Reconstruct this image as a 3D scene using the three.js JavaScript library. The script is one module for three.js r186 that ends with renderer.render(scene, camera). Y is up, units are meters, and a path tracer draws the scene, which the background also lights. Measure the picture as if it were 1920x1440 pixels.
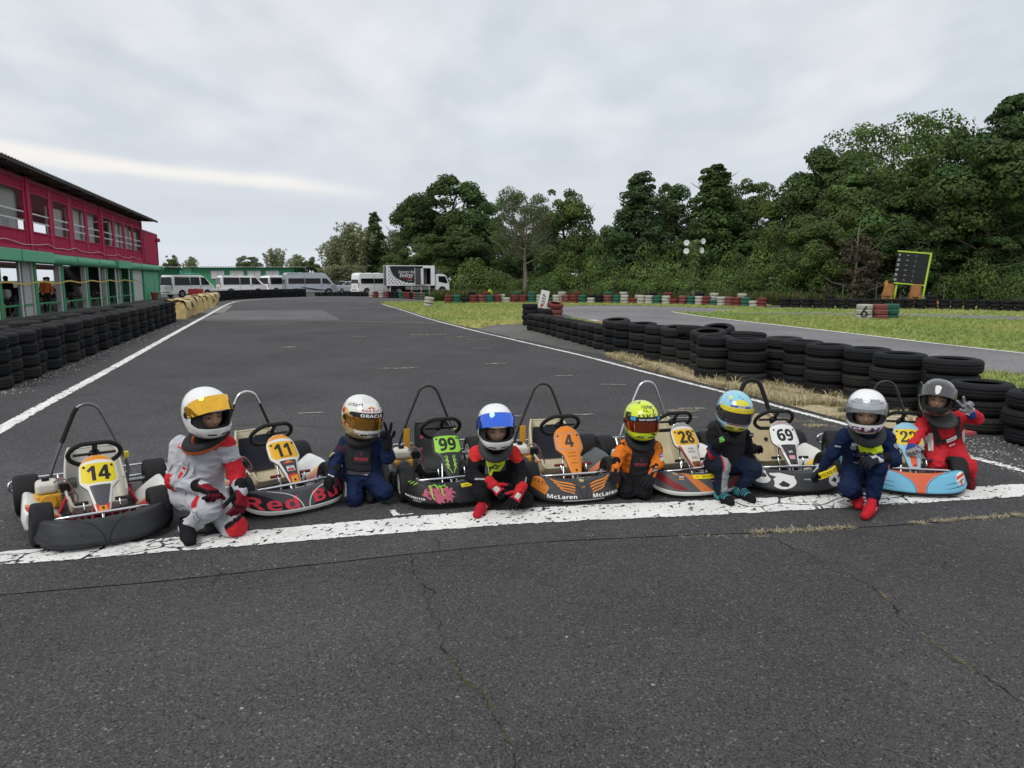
import * as THREE from 'three';
import { mergeGeometries } from 'three/addons/utils/BufferGeometryUtils.js';
import { RoundedBoxGeometry } from 'three/addons/geometries/RoundedBoxGeometry.js';
import { Brush, Evaluator, SUBTRACTION } from 'three-bvh-csg';

// ---------------------------------------------------------------- camera, sky, sun, exposure
const scene = new THREE.Scene();
const camera = new THREE.PerspectiveCamera(56.82, 4 / 3, 0.1, 3000);
camera.position.set(0, 1.55, 0);
camera.rotation.set(-0.1455, 0, 0);
const renderer = new THREE.WebGLRenderer({ antialias: true });
renderer.toneMapping = THREE.LinearToneMapping;
renderer.toneMappingExposure = 1.2;
renderer.shadowMap.enabled = true;
const SKY_GAIN = 1.0;
const sun = new THREE.DirectionalLight(new THREE.Color(1, 0.96, 0.9), 1.45);
sun.name = 'sun';
sun.position.set(-22, 54, 34);
sun.castShadow = true;
sun.shadow.radius = 55;
sun.shadow.mapSize.set(4096, 4096);
Object.assign(sun.shadow.camera, { left: -60, right: 60, top: 60, bottom: -60, near: 1, far: 220 });
scene.add(sun, sun.target);

// seeded random numbers and noise
function rng(seed) { let s = seed | 0; return () => { s = (s + 0x6d2b79f5) | 0; let t = Math.imul(s ^ (s >>> 15), 1 | s); t = (t + Math.imul(t ^ (t >>> 7), 61 | t)) ^ t; return ((t ^ (t >>> 14)) >>> 0) / 4294967296; }; }
const hash3 = (x, y, z) => { let h = Math.imul(x, 374761393) ^ Math.imul(y, 668265263) ^ Math.imul(z, 2147483647 ^ 0x5bd1e995); h = Math.imul(h ^ (h >>> 13), 1274126177); return ((h ^ (h >>> 16)) >>> 0) / 4294967296; };
const sm = (t) => t * t * (3 - 2 * t);
function noise3(x, y, z = 0) {
  const ix = Math.floor(x), iy = Math.floor(y), iz = Math.floor(z), u = sm(x - ix), v = sm(y - iy), w = sm(z - iz);
  const l = (a, b, t) => a + (b - a) * t;
  return l(l(l(hash3(ix, iy, iz), hash3(ix + 1, iy, iz), u), l(hash3(ix, iy + 1, iz), hash3(ix + 1, iy + 1, iz), u), v), l(l(hash3(ix, iy, iz + 1), hash3(ix + 1, iy, iz + 1), u), l(hash3(ix, iy + 1, iz + 1), hash3(ix + 1, iy + 1, iz + 1), u), v), w);
}
const fbm = (x, y, z = 0, n = 4) => { let s = 0, a = 0.5, t = 0; for (let i = 0; i < n; i++) { s += a * noise3(x, y, z); t += a; a *= 0.5; x = x * 2.03 + 7.1; y = y * 2.03 + 3.7; z *= 2.03; } return s / t; };
const clamp = (x, a = 0, b = 1) => Math.min(b, Math.max(a, x));
const step = (a, b, x) => sm(clamp((x - a) / (b - a)));
const mix = (a, b, t) => a + (b - a) * t;
const toS = (l) => 255 * (l <= 0.0031308 ? 12.92 * l : 1.055 * Math.pow(l, 1 / 2.4) - 0.055);

{ // overcast sky: a grey deck with soft mottling, a thin pale band of cirrus low over the pit building, the same deck all round
  const W = 2048, H = 1024, data = new Float32Array(W * H * 4);
  for (let r = 0; r < H; r++) {
    const el = ((r + 0.5) / H - 0.5) * Math.PI, y = Math.sin(el), c = Math.cos(el);
    for (let q = 0; q < W; q++) {
      const az = ((q + 0.5) / W - 0.5) * 2 * Math.PI, x = Math.cos(az) * c, z = Math.sin(az) * c, o = (r * W + q) * 4;
      const h = Math.max(y, 0), k = 1 / (h + 0.16);
      const big = fbm(x * k * 0.5 + 4, z * k * 0.5 + 9, 1, 4), wx = 0.7 * (fbm(x * k * 1.1 + 8, z * k * 1.1, 3, 3) - 0.5), mid = fbm(x * k * 2.1 + 31 + wx, z * k * 1.3 + 5 - wx, 2, 5), fine = fbm(x * k * 5.5 + 2 + wx * 2, z * k * 3.4 + 77, 5, 5);
      const puff = step(0.34, 0.72, 0.62 * mid + 0.38 * fine), deck = step(0.06, 0.24, h);
      let L = 0.605 + 0.05 * (big - 0.5) + deck * (0.06 * (puff - 0.42) + 0.12 * (fine - 0.5) + 0.06 * (fbm(x * k * 11, z * k * 7, 9, 4) - 0.5)) + 0.02 * deck;
      let blue = 0.09 - 0.07 * deck * (puff - 0.35) - 0.03 * (big - 0.5);
      const low = 1 - step(0.02, 0.22, h), bearing = Math.atan2(x, -z), band = fbm(bearing * 1.6 + 3, el * 34, 8, 4);
      L += low * (0.11 * (band - 0.5)); blue += 0.02 * low;
      // thin warm cirrus streaks lying low, slightly tilted
      let s = 0; for (const [c0, tilt, wd, b0, b1, amp] of [[0.1405, -0.075, 0.0062, -1.5, -0.13, 1], [0.132, -0.09, 0.0045, -1.2, -0.36, 0.5], [0.16, -0.12, 0.004, -1.3, -0.5, 0.4]]) { const t = fbm(bearing * 6 + c0 * 90, 2, 3, 4) - 0.5, c = c0 + tilt * (bearing + 0.55) + 0.012 * t; s += amp * step(b0, b0 + 0.5, bearing) * (1 - step(b1 - 0.2, b1, bearing)) * step(0.25, 0.55, fbm(bearing * 11 + 2, el * 120, 4, 4) + 0.12) * Math.exp(-(((el - c) / (wd * (0.7 + 1.2 * (t + 0.5)))) ** 2)); }
      s = Math.min(1, s); L += 0.15 * s; blue -= 0.14 * s;
      const cr = 1 - 0.68 * blue, cg = 1, cb = 1 + 0.8 * blue;
      data[o] = L * cr * SKY_GAIN; data[o + 1] = L * cg * SKY_GAIN; data[o + 2] = L * cb * SKY_GAIN; data[o + 3] = 1;
    }
  }
  const sky = new THREE.DataTexture(data, W, H, THREE.RGBAFormat, THREE.FloatType);
  sky.mapping = THREE.EquirectangularReflectionMapping; sky.magFilter = THREE.LinearFilter; sky.wrapS = THREE.RepeatWrapping; sky.needsUpdate = true;
  scene.background = sky; scene.environment = sky;
}

// ---------------------------------------------------------------- helpers
const V = (x, y, z) => new THREE.Vector3(x, y, z);
const taken = new Map();
function numbered(name) { const n = taken.get(name) ?? 0; taken.set(name, n + 1); return n ? name + '_' + String(n).padStart(3, '0') : name; }
function tag(o, label, category, group, kind) { o.userData.label = label; o.userData.category = category; if (group) o.userData.group = group; if (kind) o.userData.kind = kind; return o; }
function thing(name, label, category, pos = [0, 0, 0], turn = 0, group) {
  const o = new THREE.Group(); o.name = numbered(name); o.position.set(...pos); o.rotation.y = turn; scene.add(o); return tag(o, label, category, group);
}
const NOUV = new Set();
function merge(list) {
  list = list.flat(9).filter(Boolean); if (list.length === 1) return list[0];
  const col = list.some((g) => g.attributes.color);
  list = list.map((g) => {
    g = g.index ? g.toNonIndexed() : g.clone();
    if (!g.attributes.normal) g.computeVertexNormals();
    if (!g.attributes.uv) g.setAttribute('uv', new THREE.BufferAttribute(new Float32Array(g.attributes.position.count * 2), 2));
    if (col && !g.attributes.color) g.setAttribute('color', new THREE.BufferAttribute(new Float32Array(g.attributes.position.count * 3).fill(1), 3));
    for (const k of Object.keys(g.attributes)) if (!['position', 'normal', 'uv', 'color'].includes(k)) g.deleteAttribute(k);
    g.morphAttributes = {}; return g;
  });
  return mergeGeometries(list);
}
function mesh(name, geo, mat, parent) {
  const m = new THREE.Mesh(Array.isArray(geo) ? merge(geo) : geo, mat); m.castShadow = m.receiveShadow = true;
  m.name = parent ? name : numbered(name); (parent ?? scene).add(m); return m;
}
function solo(name, geo, mat, label, category, group, kind) { return tag(mesh(name, geo, mat), label, category, group, kind); }
function structure(name, geo, mat, label, category) { const m = mesh(name, geo, mat); m.userData.kind = 'structure'; if (label) { m.userData.label = label; m.userData.category = category; } return m; }
const mat = (rgb, rough = 0.8, o = {}) => { const { cls = THREE.MeshStandardMaterial, ...rest } = o; return new cls({ color: Array.isArray(rgb) ? new THREE.Color().setRGB(...rgb) : new THREE.Color(rgb), roughness: rough, ...rest }); };
const dull = (rgb, rough = 0.9, o = {}) => mat(rgb, rough, { cls: THREE.MeshPhysicalMaterial, specularIntensity: 0.22, ...o });
const phys = (rgb, rough, o = {}) => mat(rgb, rough, { cls: THREE.MeshPhysicalMaterial, ...o });
const box = (w, h, d, x = 0, y = 0, z = 0) => new THREE.BoxGeometry(w, h, d).translate(x, y, z);
const rbox = (w, h, d, r, x = 0, y = 0, z = 0, seg = 2) => new RoundedBoxGeometry(w, h, d, seg, r).translate(x, y, z);
const cyl = (r1, r2, h, seg = 12, x = 0, y = 0, z = 0) => new THREE.CylinderGeometry(r1, r2, h, seg).translate(x, y, z);
const cylX = (r, w, seg = 16, x = 0, y = 0, z = 0) => new THREE.CylinderGeometry(r, r, w, seg).rotateZ(Math.PI / 2).translate(x, y, z);
function bar(a, b, r, seg = 6, r2 = r) { // round bar between two points
  const A = Array.isArray(a) ? V(...a) : a, B = Array.isArray(b) ? V(...b) : b, d = B.clone().sub(A), L = d.length();
  const g = new THREE.CylinderGeometry(r2, r, L, seg).translate(0, L / 2, 0);
  return g.applyQuaternion(new THREE.Quaternion().setFromUnitVectors(V(0, 1, 0), d.normalize())).translate(A.x, A.y, A.z);
}
function beam(a, b, w, h) { // square bar between two points, w across (horizontal), h upright
  const A = V(...a), B = V(...b), d = B.clone().sub(A), L = d.length();
  const m = new THREE.Matrix4(), z = d.normalize(), x = new THREE.Vector3().crossVectors(Math.abs(z.y) > 0.95 ? V(1, 0, 0) : V(0, 1, 0), z).normalize(), y = new THREE.Vector3().crossVectors(z, x);
  m.makeBasis(x, y, z); m.setPosition(A.add(B).multiplyScalar(0.5)); return new THREE.BoxGeometry(w, h, L).applyMatrix4(m);
}
function tube(pts, r, seg = 8, n, closed = false, tension = 0.5) {
  const c = new THREE.CatmullRomCurve3(pts.map((p) => (Array.isArray(p) ? V(...p) : p)), closed, 'catmullrom', tension);
  return new THREE.TubeGeometry(c, n ?? pts.length * 4, r, seg, closed);
}
function bent(pts, r, seg = 8, fillet = 0.05) { // tube of straight runs with rounded corners, capped ends
  const P = pts.map((p) => V(...p)), path = new THREE.CurvePath();
  let from = P[0];
  for (let i = 1; i < P.length - 1; i++) {
    const a = P[i - 1].clone().sub(P[i]), b = P[i + 1].clone().sub(P[i]), f = Math.min(fillet, a.length() * 0.45, b.length() * 0.45);
    const s = P[i].clone().add(a.normalize().multiplyScalar(f)), e = P[i].clone().add(b.normalize().multiplyScalar(f));
    path.add(new THREE.LineCurve3(from, s)); path.add(new THREE.QuadraticBezierCurve3(s, P[i], e)); from = e;
  }
  path.add(new THREE.LineCurve3(from, P[P.length - 1]));
  const out = []; for (const c of path.curves) { const n = c.isLineCurve3 ? 1 : 5; for (let k = 0; k < n; k++) out.push(c.getPoint(k / n)); } out.push(P[P.length - 1]);
  return sweep(out, r, seg);
}
function sweep(P, r, seg = 8) { // polyline swept by a circle, parallel transport, capped
  const n = P.length, pos = [], nor = [], idx = []; let up = null; const R = typeof r === 'function' ? r : () => r;
  for (let i = 0; i < n; i++) {
    const t = P[Math.min(i + 1, n - 1)].clone().sub(P[Math.max(i - 1, 0)]).normalize();
    if (!up) up = Math.abs(t.y) < 0.9 ? V(0, 1, 0) : V(1, 0, 0);
    const s = new THREE.Vector3().crossVectors(t, up).normalize(); up = new THREE.Vector3().crossVectors(s, t).normalize();
    for (let k = 0; k < seg; k++) { const a = (k / seg) * 2 * Math.PI, d = s.clone().multiplyScalar(Math.cos(a)).addScaledVector(up, Math.sin(a)); nor.push(d.x, d.y, d.z); pos.push(P[i].x + d.x * R(i / (n - 1)), P[i].y + d.y * R(i / (n - 1)), P[i].z + d.z * R(i / (n - 1))); }
    if (i) for (let k = 0; k < seg; k++) { const a = (i - 1) * seg + k, b = (i - 1) * seg + ((k + 1) % seg), c = a + seg, d = b + seg; idx.push(a, c, b, b, c, d); }
  }
  for (const [i, w] of [[0, 1], [n - 1, 0]]) { const c = pos.length / 3; pos.push(P[i].x, P[i].y, P[i].z); const t = P[Math.min(i + 1, n - 1)].clone().sub(P[Math.max(i - 1, 0)]).normalize().multiplyScalar(w ? -1 : 1); nor.push(t.x, t.y, t.z); for (let k = 0; k < seg; k++) { const a = i * seg + k, b = i * seg + ((k + 1) % seg); w ? idx.push(c, a, b) : idx.push(c, b, a); } }
  const g = new THREE.BufferGeometry(); g.setAttribute('position', new THREE.Float32BufferAttribute(pos, 3)); g.setAttribute('normal', new THREE.Float32BufferAttribute(nor, 3));
  g.setAttribute('uv', new THREE.BufferAttribute(new Float32Array(pos.length / 3 * 2), 2)); g.setIndex(idx); return g;
}
function grid(nu, nv, f, closeU = false) { // f(u, v) -> [x, y, z, s?, t?]
  const pos = [], uv = [], idx = [];
  for (let i = 0; i <= nu; i++) for (let j = 0; j <= nv; j++) { const p = f(i / nu, j / nv); pos.push(p[0], p[1], p[2]); uv.push(p[3] ?? i / nu, p[4] ?? j / nv); }
  for (let i = 0; i < nu; i++) for (let j = 0; j < nv; j++) { const a = i * (nv + 1) + j, b = a + nv + 1; idx.push(a, b, a + 1, b, b + 1, a + 1); }
  const g = new THREE.BufferGeometry(); g.setAttribute('position', new THREE.Float32BufferAttribute(pos, 3)); g.setAttribute('uv', new THREE.Float32BufferAttribute(uv, 2)); g.setIndex(idx); g.computeVertexNormals(); return g;
}
function extrude(pts, depth, bevel = 0, holes = []) { // outline in x,y extruded along +z
  const s = new THREE.Shape(pts.map((p) => new THREE.Vector2(...p))); for (const h of holes) s.holes.push(new THREE.Path(h.map((p) => new THREE.Vector2(...p))));
  return new THREE.ExtrudeGeometry(s, { depth: depth - 2 * bevel, bevelEnabled: bevel > 0, bevelSize: bevel, bevelThickness: bevel, bevelOffset: -bevel, bevelSegments: 2, curveSegments: 8 }).translate(0, 0, bevel);
}
function canvasTex(w, h, draw, repeat) {
  const c = document.createElement('canvas'); c.width = w; c.height = h; const x = c.getContext('2d'); draw(x, w, h);
  const t = new THREE.CanvasTexture(c); t.colorSpace = THREE.SRGBColorSpace; t.magFilter = THREE.LinearFilter; if (repeat) t.wrapS = t.wrapT = THREE.RepeatWrapping; return t;
}
function dataTex(w, h, f, srgb = true) { // f(x, y) -> linear [r, g, b] or a number
  const d = new Uint8Array(w * h * 4);
  for (let y = 0; y < h; y++) for (let x = 0; x < w; x++) { const p = f(x, y), o = (y * w + x) * 4; for (let c = 0; c < 3; c++) { const l = clamp(typeof p === 'number' ? p : p[c]); d[o + c] = srgb ? toS(l) : 255 * l; } d[o + 3] = 255; }
  const t = new THREE.DataTexture(d, w, h); t.wrapS = t.wrapT = THREE.RepeatWrapping; t.magFilter = THREE.LinearFilter; if (srgb) t.colorSpace = THREE.SRGBColorSpace; t.needsUpdate = true; return t;
}
function paint(g, f) { // vertex colours, linear
  const p = g.attributes.position, c = new Float32Array(p.count * 3); for (let i = 0; i < p.count; i++) { const k = f(p.getX(i), p.getY(i), p.getZ(i), i); c[i * 3] = k[0]; c[i * 3 + 1] = k[1]; c[i * 3 + 2] = k[2]; } g.setAttribute('color', new THREE.BufferAttribute(c, 3)); return g;
}
const ORD = 'first second third fourth fifth sixth seventh eighth ninth tenth eleventh twelfth thirteenth fourteenth fifteenth sixteenth seventeenth eighteenth nineteenth twentieth'.split(' ');
const TENS = ['', '', 'twenty', 'thirty', 'forty', 'fifty', 'sixty'];
const ord = (n) => (n <= 20 ? ORD[n - 1] : n % 10 ? TENS[Math.floor(n / 10)] + '-' + ORD[(n % 10) - 1] : TENS[n / 10].replace(/y$/, 'ieth'));
const chrome = mat([0.72, 0.72, 0.74], 0.16, { metalness: 1 }), black = dull([0.012, 0.012, 0.013], 0.5, { specularIntensity: 0.5 }), rubber = dull([0.017, 0.017, 0.018], 0.7, { specularIntensity: 0.4 }), steel = mat([0.4, 0.4, 0.41], 0.4, { metalness: 0.9 });

// ---------------------------------------------------------------- ground, track, lines
const asphaltHeight = {};
function asphaltTex(w, h, seed, mean, warm, grains) { // bitumen with exposed stone chips
  const R = rng(seed), L = new Float32Array(w * h);
  for (let y = 0; y < h; y++) for (let x = 0; x < w; x++) {
    const px = x / w, py = y / h, per = (f, s) => { // tiling noise by blending
      const a = fbm(px * f, py * f * h / w, s, 3), b = fbm((px - 1) * f, py * f * h / w, s, 3), c = fbm(px * f, (py - 1) * f * h / w, s, 3), d = fbm((px - 1) * f, (py - 1) * f * h / w, s, 3); return mix(mix(a, b, px), mix(c, d, px), py); };
    L[y * w + x] = (0.42 + 1.1 * R() ) * (1 + 0.5 * (per(9, seed) - 0.5) + 0.3 * (per(40, seed + 3) - 0.5));
  }
  for (let i = 0; i < grains; i++) {
    const cx = R() * w, cy = R() * h, r = 0.6 + 0.75 * R() ** 2 + (R() < 0.02 ? 0.9 * R() : 0), v = R() < 0.4 ? 0.15 + 0.4 * R() : 1.2 + 2.1 * R() ** 2.4 + (R() < 0.03 ? 2.6 : 0), e = 0.7 + 0.6 * R();
    for (let y = Math.floor(cy - r - 1); y <= cy + r + 1; y++) for (let x = Math.floor(cx - r - 1); x <= cx + r + 1; x++) {
      const q = Math.hypot((x - cx) * e, (y - cy) / e); if (q < r) { const o = ((y + h) % h) * w + ((x + w) % w), k = Math.min(1, (r - q) * 1.6); L[o] = L[o] * (1 - k) + v * k; }
    }
  }
  let s = 0; for (const l of L) s += l; s /= L.length;
  const t = dataTex(w, h, (x, y) => { const l = (L[y * w + x] / s) * mean; return [l * (1 + warm), l, l * (1 - warm * 0.6)]; });
  const b = dataTex(w / 2, h / 2, (x, y) => clamp(L[(2 * y) * w + 2 * x] / s * 0.45), false);
  return [t, b];
}
const uvMetres = (g, su, sv, turn = 0) => { const p = g.attributes.position, u = new Float32Array(p.count * 2), c = Math.cos(turn), s = Math.sin(turn); for (let i = 0; i < p.count; i++) { const x = p.getX(i), z = p.getZ(i); u[2 * i] = (c * x - s * z) / su; u[2 * i + 1] = (s * x + c * z) / sv; } g.setAttribute('uv', new THREE.BufferAttribute(u, 2)); return g; };
function sheet(pts, y, cell = 0) { // flat polygon [x,z] facing up
  const s = new THREE.Shape(pts.map(([x, z]) => new THREE.Vector2(x, -z))), g = new THREE.ShapeGeometry(s).rotateX(-Math.PI / 2).translate(0, y, 0); return g;
}
function flatGrid(x0, x1, z0, z1, nx, nz, y, f) { return grid(nx, nz, (u, v) => { const x = mix(x0, x1, u), z = mix(z0, z1, v); return [x, y + (f ? f(x, z) : 0), z]; }); }
const [apTex, apBump] = asphaltTex(2048, 1024, 11, 0.078, 0.014, 300000);
const [trTex, trBump] = asphaltTex(2048, 2048, 23, 0.087, 0.012, 480000);
const apron = dull([1, 1, 1], 0.92, { map: apTex, bumpMap: apBump, bumpScale: 0.004, vertexColors: true });
const track = dull([1, 1, 1], 0.9, { map: trTex, bumpMap: trBump, bumpScale: 0.003, vertexColors: true });
const tone = (a, b) => { const l = a; return [l, l * 0.985, l * 1.01 * (b ?? 1)]; };
{ // wide ground under everything, rough earth and weeds
  const t = dataTex(512, 512, (x, y) => { const n = fbm(x / 18, y / 18, 3, 4), m = hash3(x, y, 5); return mix(0.5, 1.3, n) * (0.75 + 0.5 * m); });
  t.repeat.set(1, 1);
  const g = uvMetres(flatGrid(-900, 900, -1500, 300, 60, 60, -0.03), 6, 6);
  structure('ground', paint(g, (x, y, z) => { const n = fbm(x * 0.05, z * 0.05, 2); return [mix(0.05, 0.075, n), mix(0.065, 0.08, n), mix(0.03, 0.04, n)]; }), mat([1, 1, 1], 1, { map: dataTex(512, 512, (x, y) => clamp(0.45 + 0.5 * (fbm(x / 18, y / 18, 3, 4)) * (0.6 + 0.6 * hash3(x, y, 5)))), vertexColors: true }));
}
// seam between the apron (towards the camera) and the older track surface behind it
const SEAM = [[-30, 3], [-12, -1.2], [-5, -2.78], [-2.69, -3.31], [-1.83, -3.5], [-1.06, -3.73], [-0.49, -3.9], [0.13, -4.06], [1.11, -4.18], [1.79, -4.24], [2.53, -4.37], [3.41, -4.55], [5, -4.95], [12, -6.8], [30, -12]];
const seamZ = (x) => { let i = 1; while (i < SEAM.length - 1 && SEAM[i][0] < x) i++; const [a, b] = [SEAM[i - 1], SEAM[i]]; return mix(a[1], b[1], clamp((x - a[0]) / (b[0] - a[0]))); };
{
  const g = uvMetres(grid(160, 50, (u, v) => { const x = mix(-14, 14, u), s = seamZ(x) + 0.006; return [x, 0, mix(7, s, v)]; }), 7.6, 3.8);
  structure('asphalt_apron', paint(g, (x, y, z) => { const n = 0.9 + 0.28 * (fbm(x * 0.9, z * 0.9, 4) - 0.5) + 0.2 * (fbm(x * 3.1, z * 3.1, 9) - 0.5); return tone(n); }), apron);
}
{ // main straight: one sheet, darker bitumen with pale worn drags and a lighter resurfaced far end
  const g = uvMetres(grid(220, 260, (u, v) => { const z0 = -95, x = mix(-60, 34, u), s = seamZ(clamp(x, -30, 30)) - 0.006, k = v * v * 0.75 + v * 0.25; return [x, 0, mix(s, z0, k)]; }), 9.7, 9.7, 0.31);
  structure('track', paint(g, (x, y, z) => {
    let n = 0.86 + 0.3 * (fbm(x * 0.35, z * 0.35, 4) - 0.5) + 0.22 * (fbm(x * 1.3, z * 1.3, 9) - 0.5);
    n *= 1 + 0.16 * step(-26.5, -28.5, z) + 0.25 * step(-38, -60, z) * 1;
    const a = x + 0.31 * z; n *= 1 + 0.1 * (fbm(a * 1.4, z * 0.05, 3) - 0.5); // wheel drags follow the straight
    return tone(n, 1.01);
  }), track);
}
const poly = (pts) => pts.map(([x, z]) => [x, z]);
// second leg of the circuit beyond the tyre wall: paler, worn asphalt
const LEG2 = [[1.3, -40.5], [2.2, -34], [2.75, -28.5], [3.29, -25.2], [4.09, -22.4], [5.17, -19.4], [6.27, -16.4], [7.01, -14.0], [7.88, -12.2], [8.6, -10.9], [11, -7], [20, 2], [34, 2], [34, -60], [13, -38.3], [10.9, -39.7], [7.83, -43.4], [4.6, -43.4], [2.5, -41.9]];
function fillGrid(pts, cell, y, jit = 0) { // polygon filled with small quads (edge follows the polygon through clipping by distance)
  const g = sheet(pts, y); return g;
}
function inside(pts, x, z) { let c = false; for (let i = 0, j = pts.length - 1; i < pts.length; j = i++) { const [xi, zi] = pts[i], [xj, zj] = pts[j]; if ((zi > z) !== (zj > z) && x < ((xj - xi) * (z - zi)) / (zj - zi) + xi) c = !c; } return c; }
function tess(pts, cell, y) { // triangulated polygon refined so that vertex colours can vary
  let g = sheet(pts, y).toNonIndexed(); let P = [...g.attributes.position.array], out = [];
  const rec = (a, b, c, k) => { const l = Math.max(a.distanceTo(b), b.distanceTo(c), c.distanceTo(a)); if (l < cell || k > 11) { out.push(a.x, a.y, a.z, b.x, b.y, b.z, c.x, c.y, c.z); return; } if (a.distanceTo(b) === l) { const m = a.clone().lerp(b, 0.5); rec(a, m, c, k + 1); rec(m, b, c, k + 1); } else if (b.distanceTo(c) === l) { const m = b.clone().lerp(c, 0.5); rec(a, b, m, k + 1); rec(a, m, c, k + 1); } else { const m = a.clone().lerp(c, 0.5); rec(a, b, m, k + 1); rec(m, b, c, k + 1); } };
  for (let i = 0; i < P.length; i += 9) rec(V(P[i], P[i + 1], P[i + 2]), V(P[i + 3], P[i + 4], P[i + 5]), V(P[i + 6], P[i + 7], P[i + 8]), 0);
  const r = new THREE.BufferGeometry(); r.setAttribute('position', new THREE.Float32BufferAttribute(out, 3)); r.setAttribute('normal', new THREE.Float32BufferAttribute(out.map((_, i) => (i % 3 === 1 ? 1 : 0)), 3)); return r;
}
structure('track_far_leg', paint(uvMetres(tess(LEG2, 0.9, 0.004), 9.7, 9.7, 1.2), (x, y, z) => {
  const r = Math.hypot(x - 9.5, z + 31); // rubbered line round the hairpin
  let n = 2.35 + 0.8 * (fbm(x * 0.3, z * 0.3, 14) - 0.5) + 0.3 * (fbm(x * 1.5, z * 1.5, 19) - 0.5); n *= 1 - 0.28 * Math.exp(-(((r - 3.2) / 1.3) ** 2)) * fbm(x, z, 3); return tone(n, 1.01);
}), track);
// resurfaced patches and joints across the straight
structure('asphalt_patch', paint(uvMetres(tess([[-12.4, -27.75], [-6.77, -28.1], [-9.76, -36.74], [-14.2, -36.2]], 0.8, 0.004), 9.7, 9.7, 0.7), (x, y, z) => tone(1.65 + 0.4 * (fbm(x, z, 7) - 0.5))), track);
structure('concrete_strip', paint(uvMetres(tess([[-13.7, -33.9], [-14.9, -33.6], [-18.2, -43.5], [-17.2, -44]], 0.8, 0.004), 9.7, 9.7, 0.2), (x, y, z) => tone(2.6 + 0.5 * (fbm(x, z, 7) - 0.5))), track);
structure('gravel_apron', paint(uvMetres(tess([[-1.1, -22.5], [-0.73, -24.4], [0, -25.3], [0.85, -25.7], [0.9, -22.6], [1.3, -19.6], [2.2, -15.6], [2.0, -14.6], [1.2, -16.2], [0.0, -19.3]], 0.35, 0.004), 9.7, 9.7, 0.9), (x, y, z) => { const e = fbm(x * 2, z * 2, 5); return tone(1.35 + 0.8 * e * step(-18, -23, z) + 0.2 * (e - 0.5), 0.92); }), track);

// ---- worn paint: a strip between two edge curves made of small cells, cells missing where the paint has flaked or cracked
function paintStrip(lo, hi, cell, wear, seed, y) {
  const A = new THREE.CatmullRomCurve3(lo.map(([x, z]) => V(x, 0, z))), B = new THREE.CatmullRomCurve3(hi.map(([x, z]) => V(x, 0, z)));
  const L = A.getLength(), nu = Math.round(L / cell), W = A.getPoint(0.5).distanceTo(B.getPoint(0.5)), nv = Math.max(2, Math.round(W / cell)), pos = [], idx = [], id = new Map();
  const PA = A.getSpacedPoints(nu), PB = B.getSpacedPoints(nu), R = rng(seed);
  const e1 = PA[1].clone().sub(PA[0]), e2 = PB[0].clone().sub(PA[0]), flip = e1.cross(e2).y < 0;
  const pt = (i, j) => new THREE.Vector3().lerpVectors(PA[i], PB[i], j / nv);
  const worley = (s, t) => { let d1 = 9, d2 = 9; const a = Math.floor(s), b = Math.floor(t); for (let i = -1; i <= 1; i++) for (let j = -1; j <= 1; j++) { const x = a + i + hash3(a + i, b + j, seed), z = b + j + hash3(a + i, b + j, seed + 50), d = Math.hypot(x - s, z - t); if (d < d1) { d2 = d1; d1 = d; } else if (d < d2) d2 = d; } return d2 - d1; };
  const key = (i, j) => { const k = i * (nv + 1) + j; if (!id.has(k)) { const p = pt(i, j); id.set(k, pos.length / 3); pos.push(p.x, y, p.z); } return id.get(k); };
  for (let i = 0; i < nu; i++) for (let j = 0; j < nv; j++) {
    const s = (i + 0.5) * cell, t = (j + 0.5) / nv, m = t * W, edge = Math.min(t, 1 - t) * W;
    const n = fbm(s * 6, m * 6, seed, 4), fine = fbm(s * 38, m * 38, seed + 7, 3), zone = fbm(s * 0.8 + seed, 3, seed + 2, 2);
    const w1 = s + 0.06 * (fbm(s * 7, m * 7, seed + 11) - 0.5), m1 = m + 0.06 * (fbm(s * 7, m * 7, seed + 13) - 0.5);
    const c1 = worley(w1 / 0.33, m1 / 0.21), c2 = worley(w1 / 0.12 + 40, m1 / 0.075 + 3);
    let gone = edge < 0.018 * (fine * 1.5 - 0.35) + 0.02 * wear * (n - 0.45);
    gone ||= c1 < 0.05 * wear * step(0.34, 0.5, zone + 0.25 * (n - 0.5)) * (0.3 + fine);
    gone ||= c2 < 0.085 * wear * step(0.5, 0.66, zone + 0.3 * (n - 0.5)) * (0.2 + fine);
    gone ||= fine > 0.8 - 0.08 * wear;
    if (gone) continue;
    const a = key(i, j), b = key(i + 1, j), c = key(i, j + 1), d = key(i + 1, j + 1); flip ? idx.push(a, c, b, b, c, d) : idx.push(a, b, c, b, d, c);
  }
  const g = new THREE.BufferGeometry(); g.setAttribute('position', new THREE.Float32BufferAttribute(pos, 3)); g.setAttribute('normal', new THREE.Float32BufferAttribute(pos.map((_, i) => (i % 3 === 1 ? 1 : 0)), 3)); g.setIndex(idx);
  paint(g, (x, yy, z) => { const n = 0.93 + 0.3 * (fbm(x * 5, z * 5, seed) - 0.5) + 0.22 * (hash3(Math.round(x * 90), Math.round(z * 90), 2) - 0.5); return [n, n * 0.995, n * 0.975]; });
  return g;
}
const whitePaint = dull([0.8, 0.8, 0.79], 0.8, { vertexColors: true, side: THREE.DoubleSide });
const START_LO = [[-6, -2.96], [-4.4, -3.33], [-2.8, -3.7], [-1.51, -4.0], [0, -4.35], [1.72, -4.6], [3.7, -4.95], [5.2, -5.22]], START_HI = [[-6, -3.16], [-4.5, -3.52], [-2.94, -3.9], [-1.6, -4.26], [0, -4.67], [1.84, -4.93], [3.93, -5.28], [5.3, -5.53]];
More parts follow.
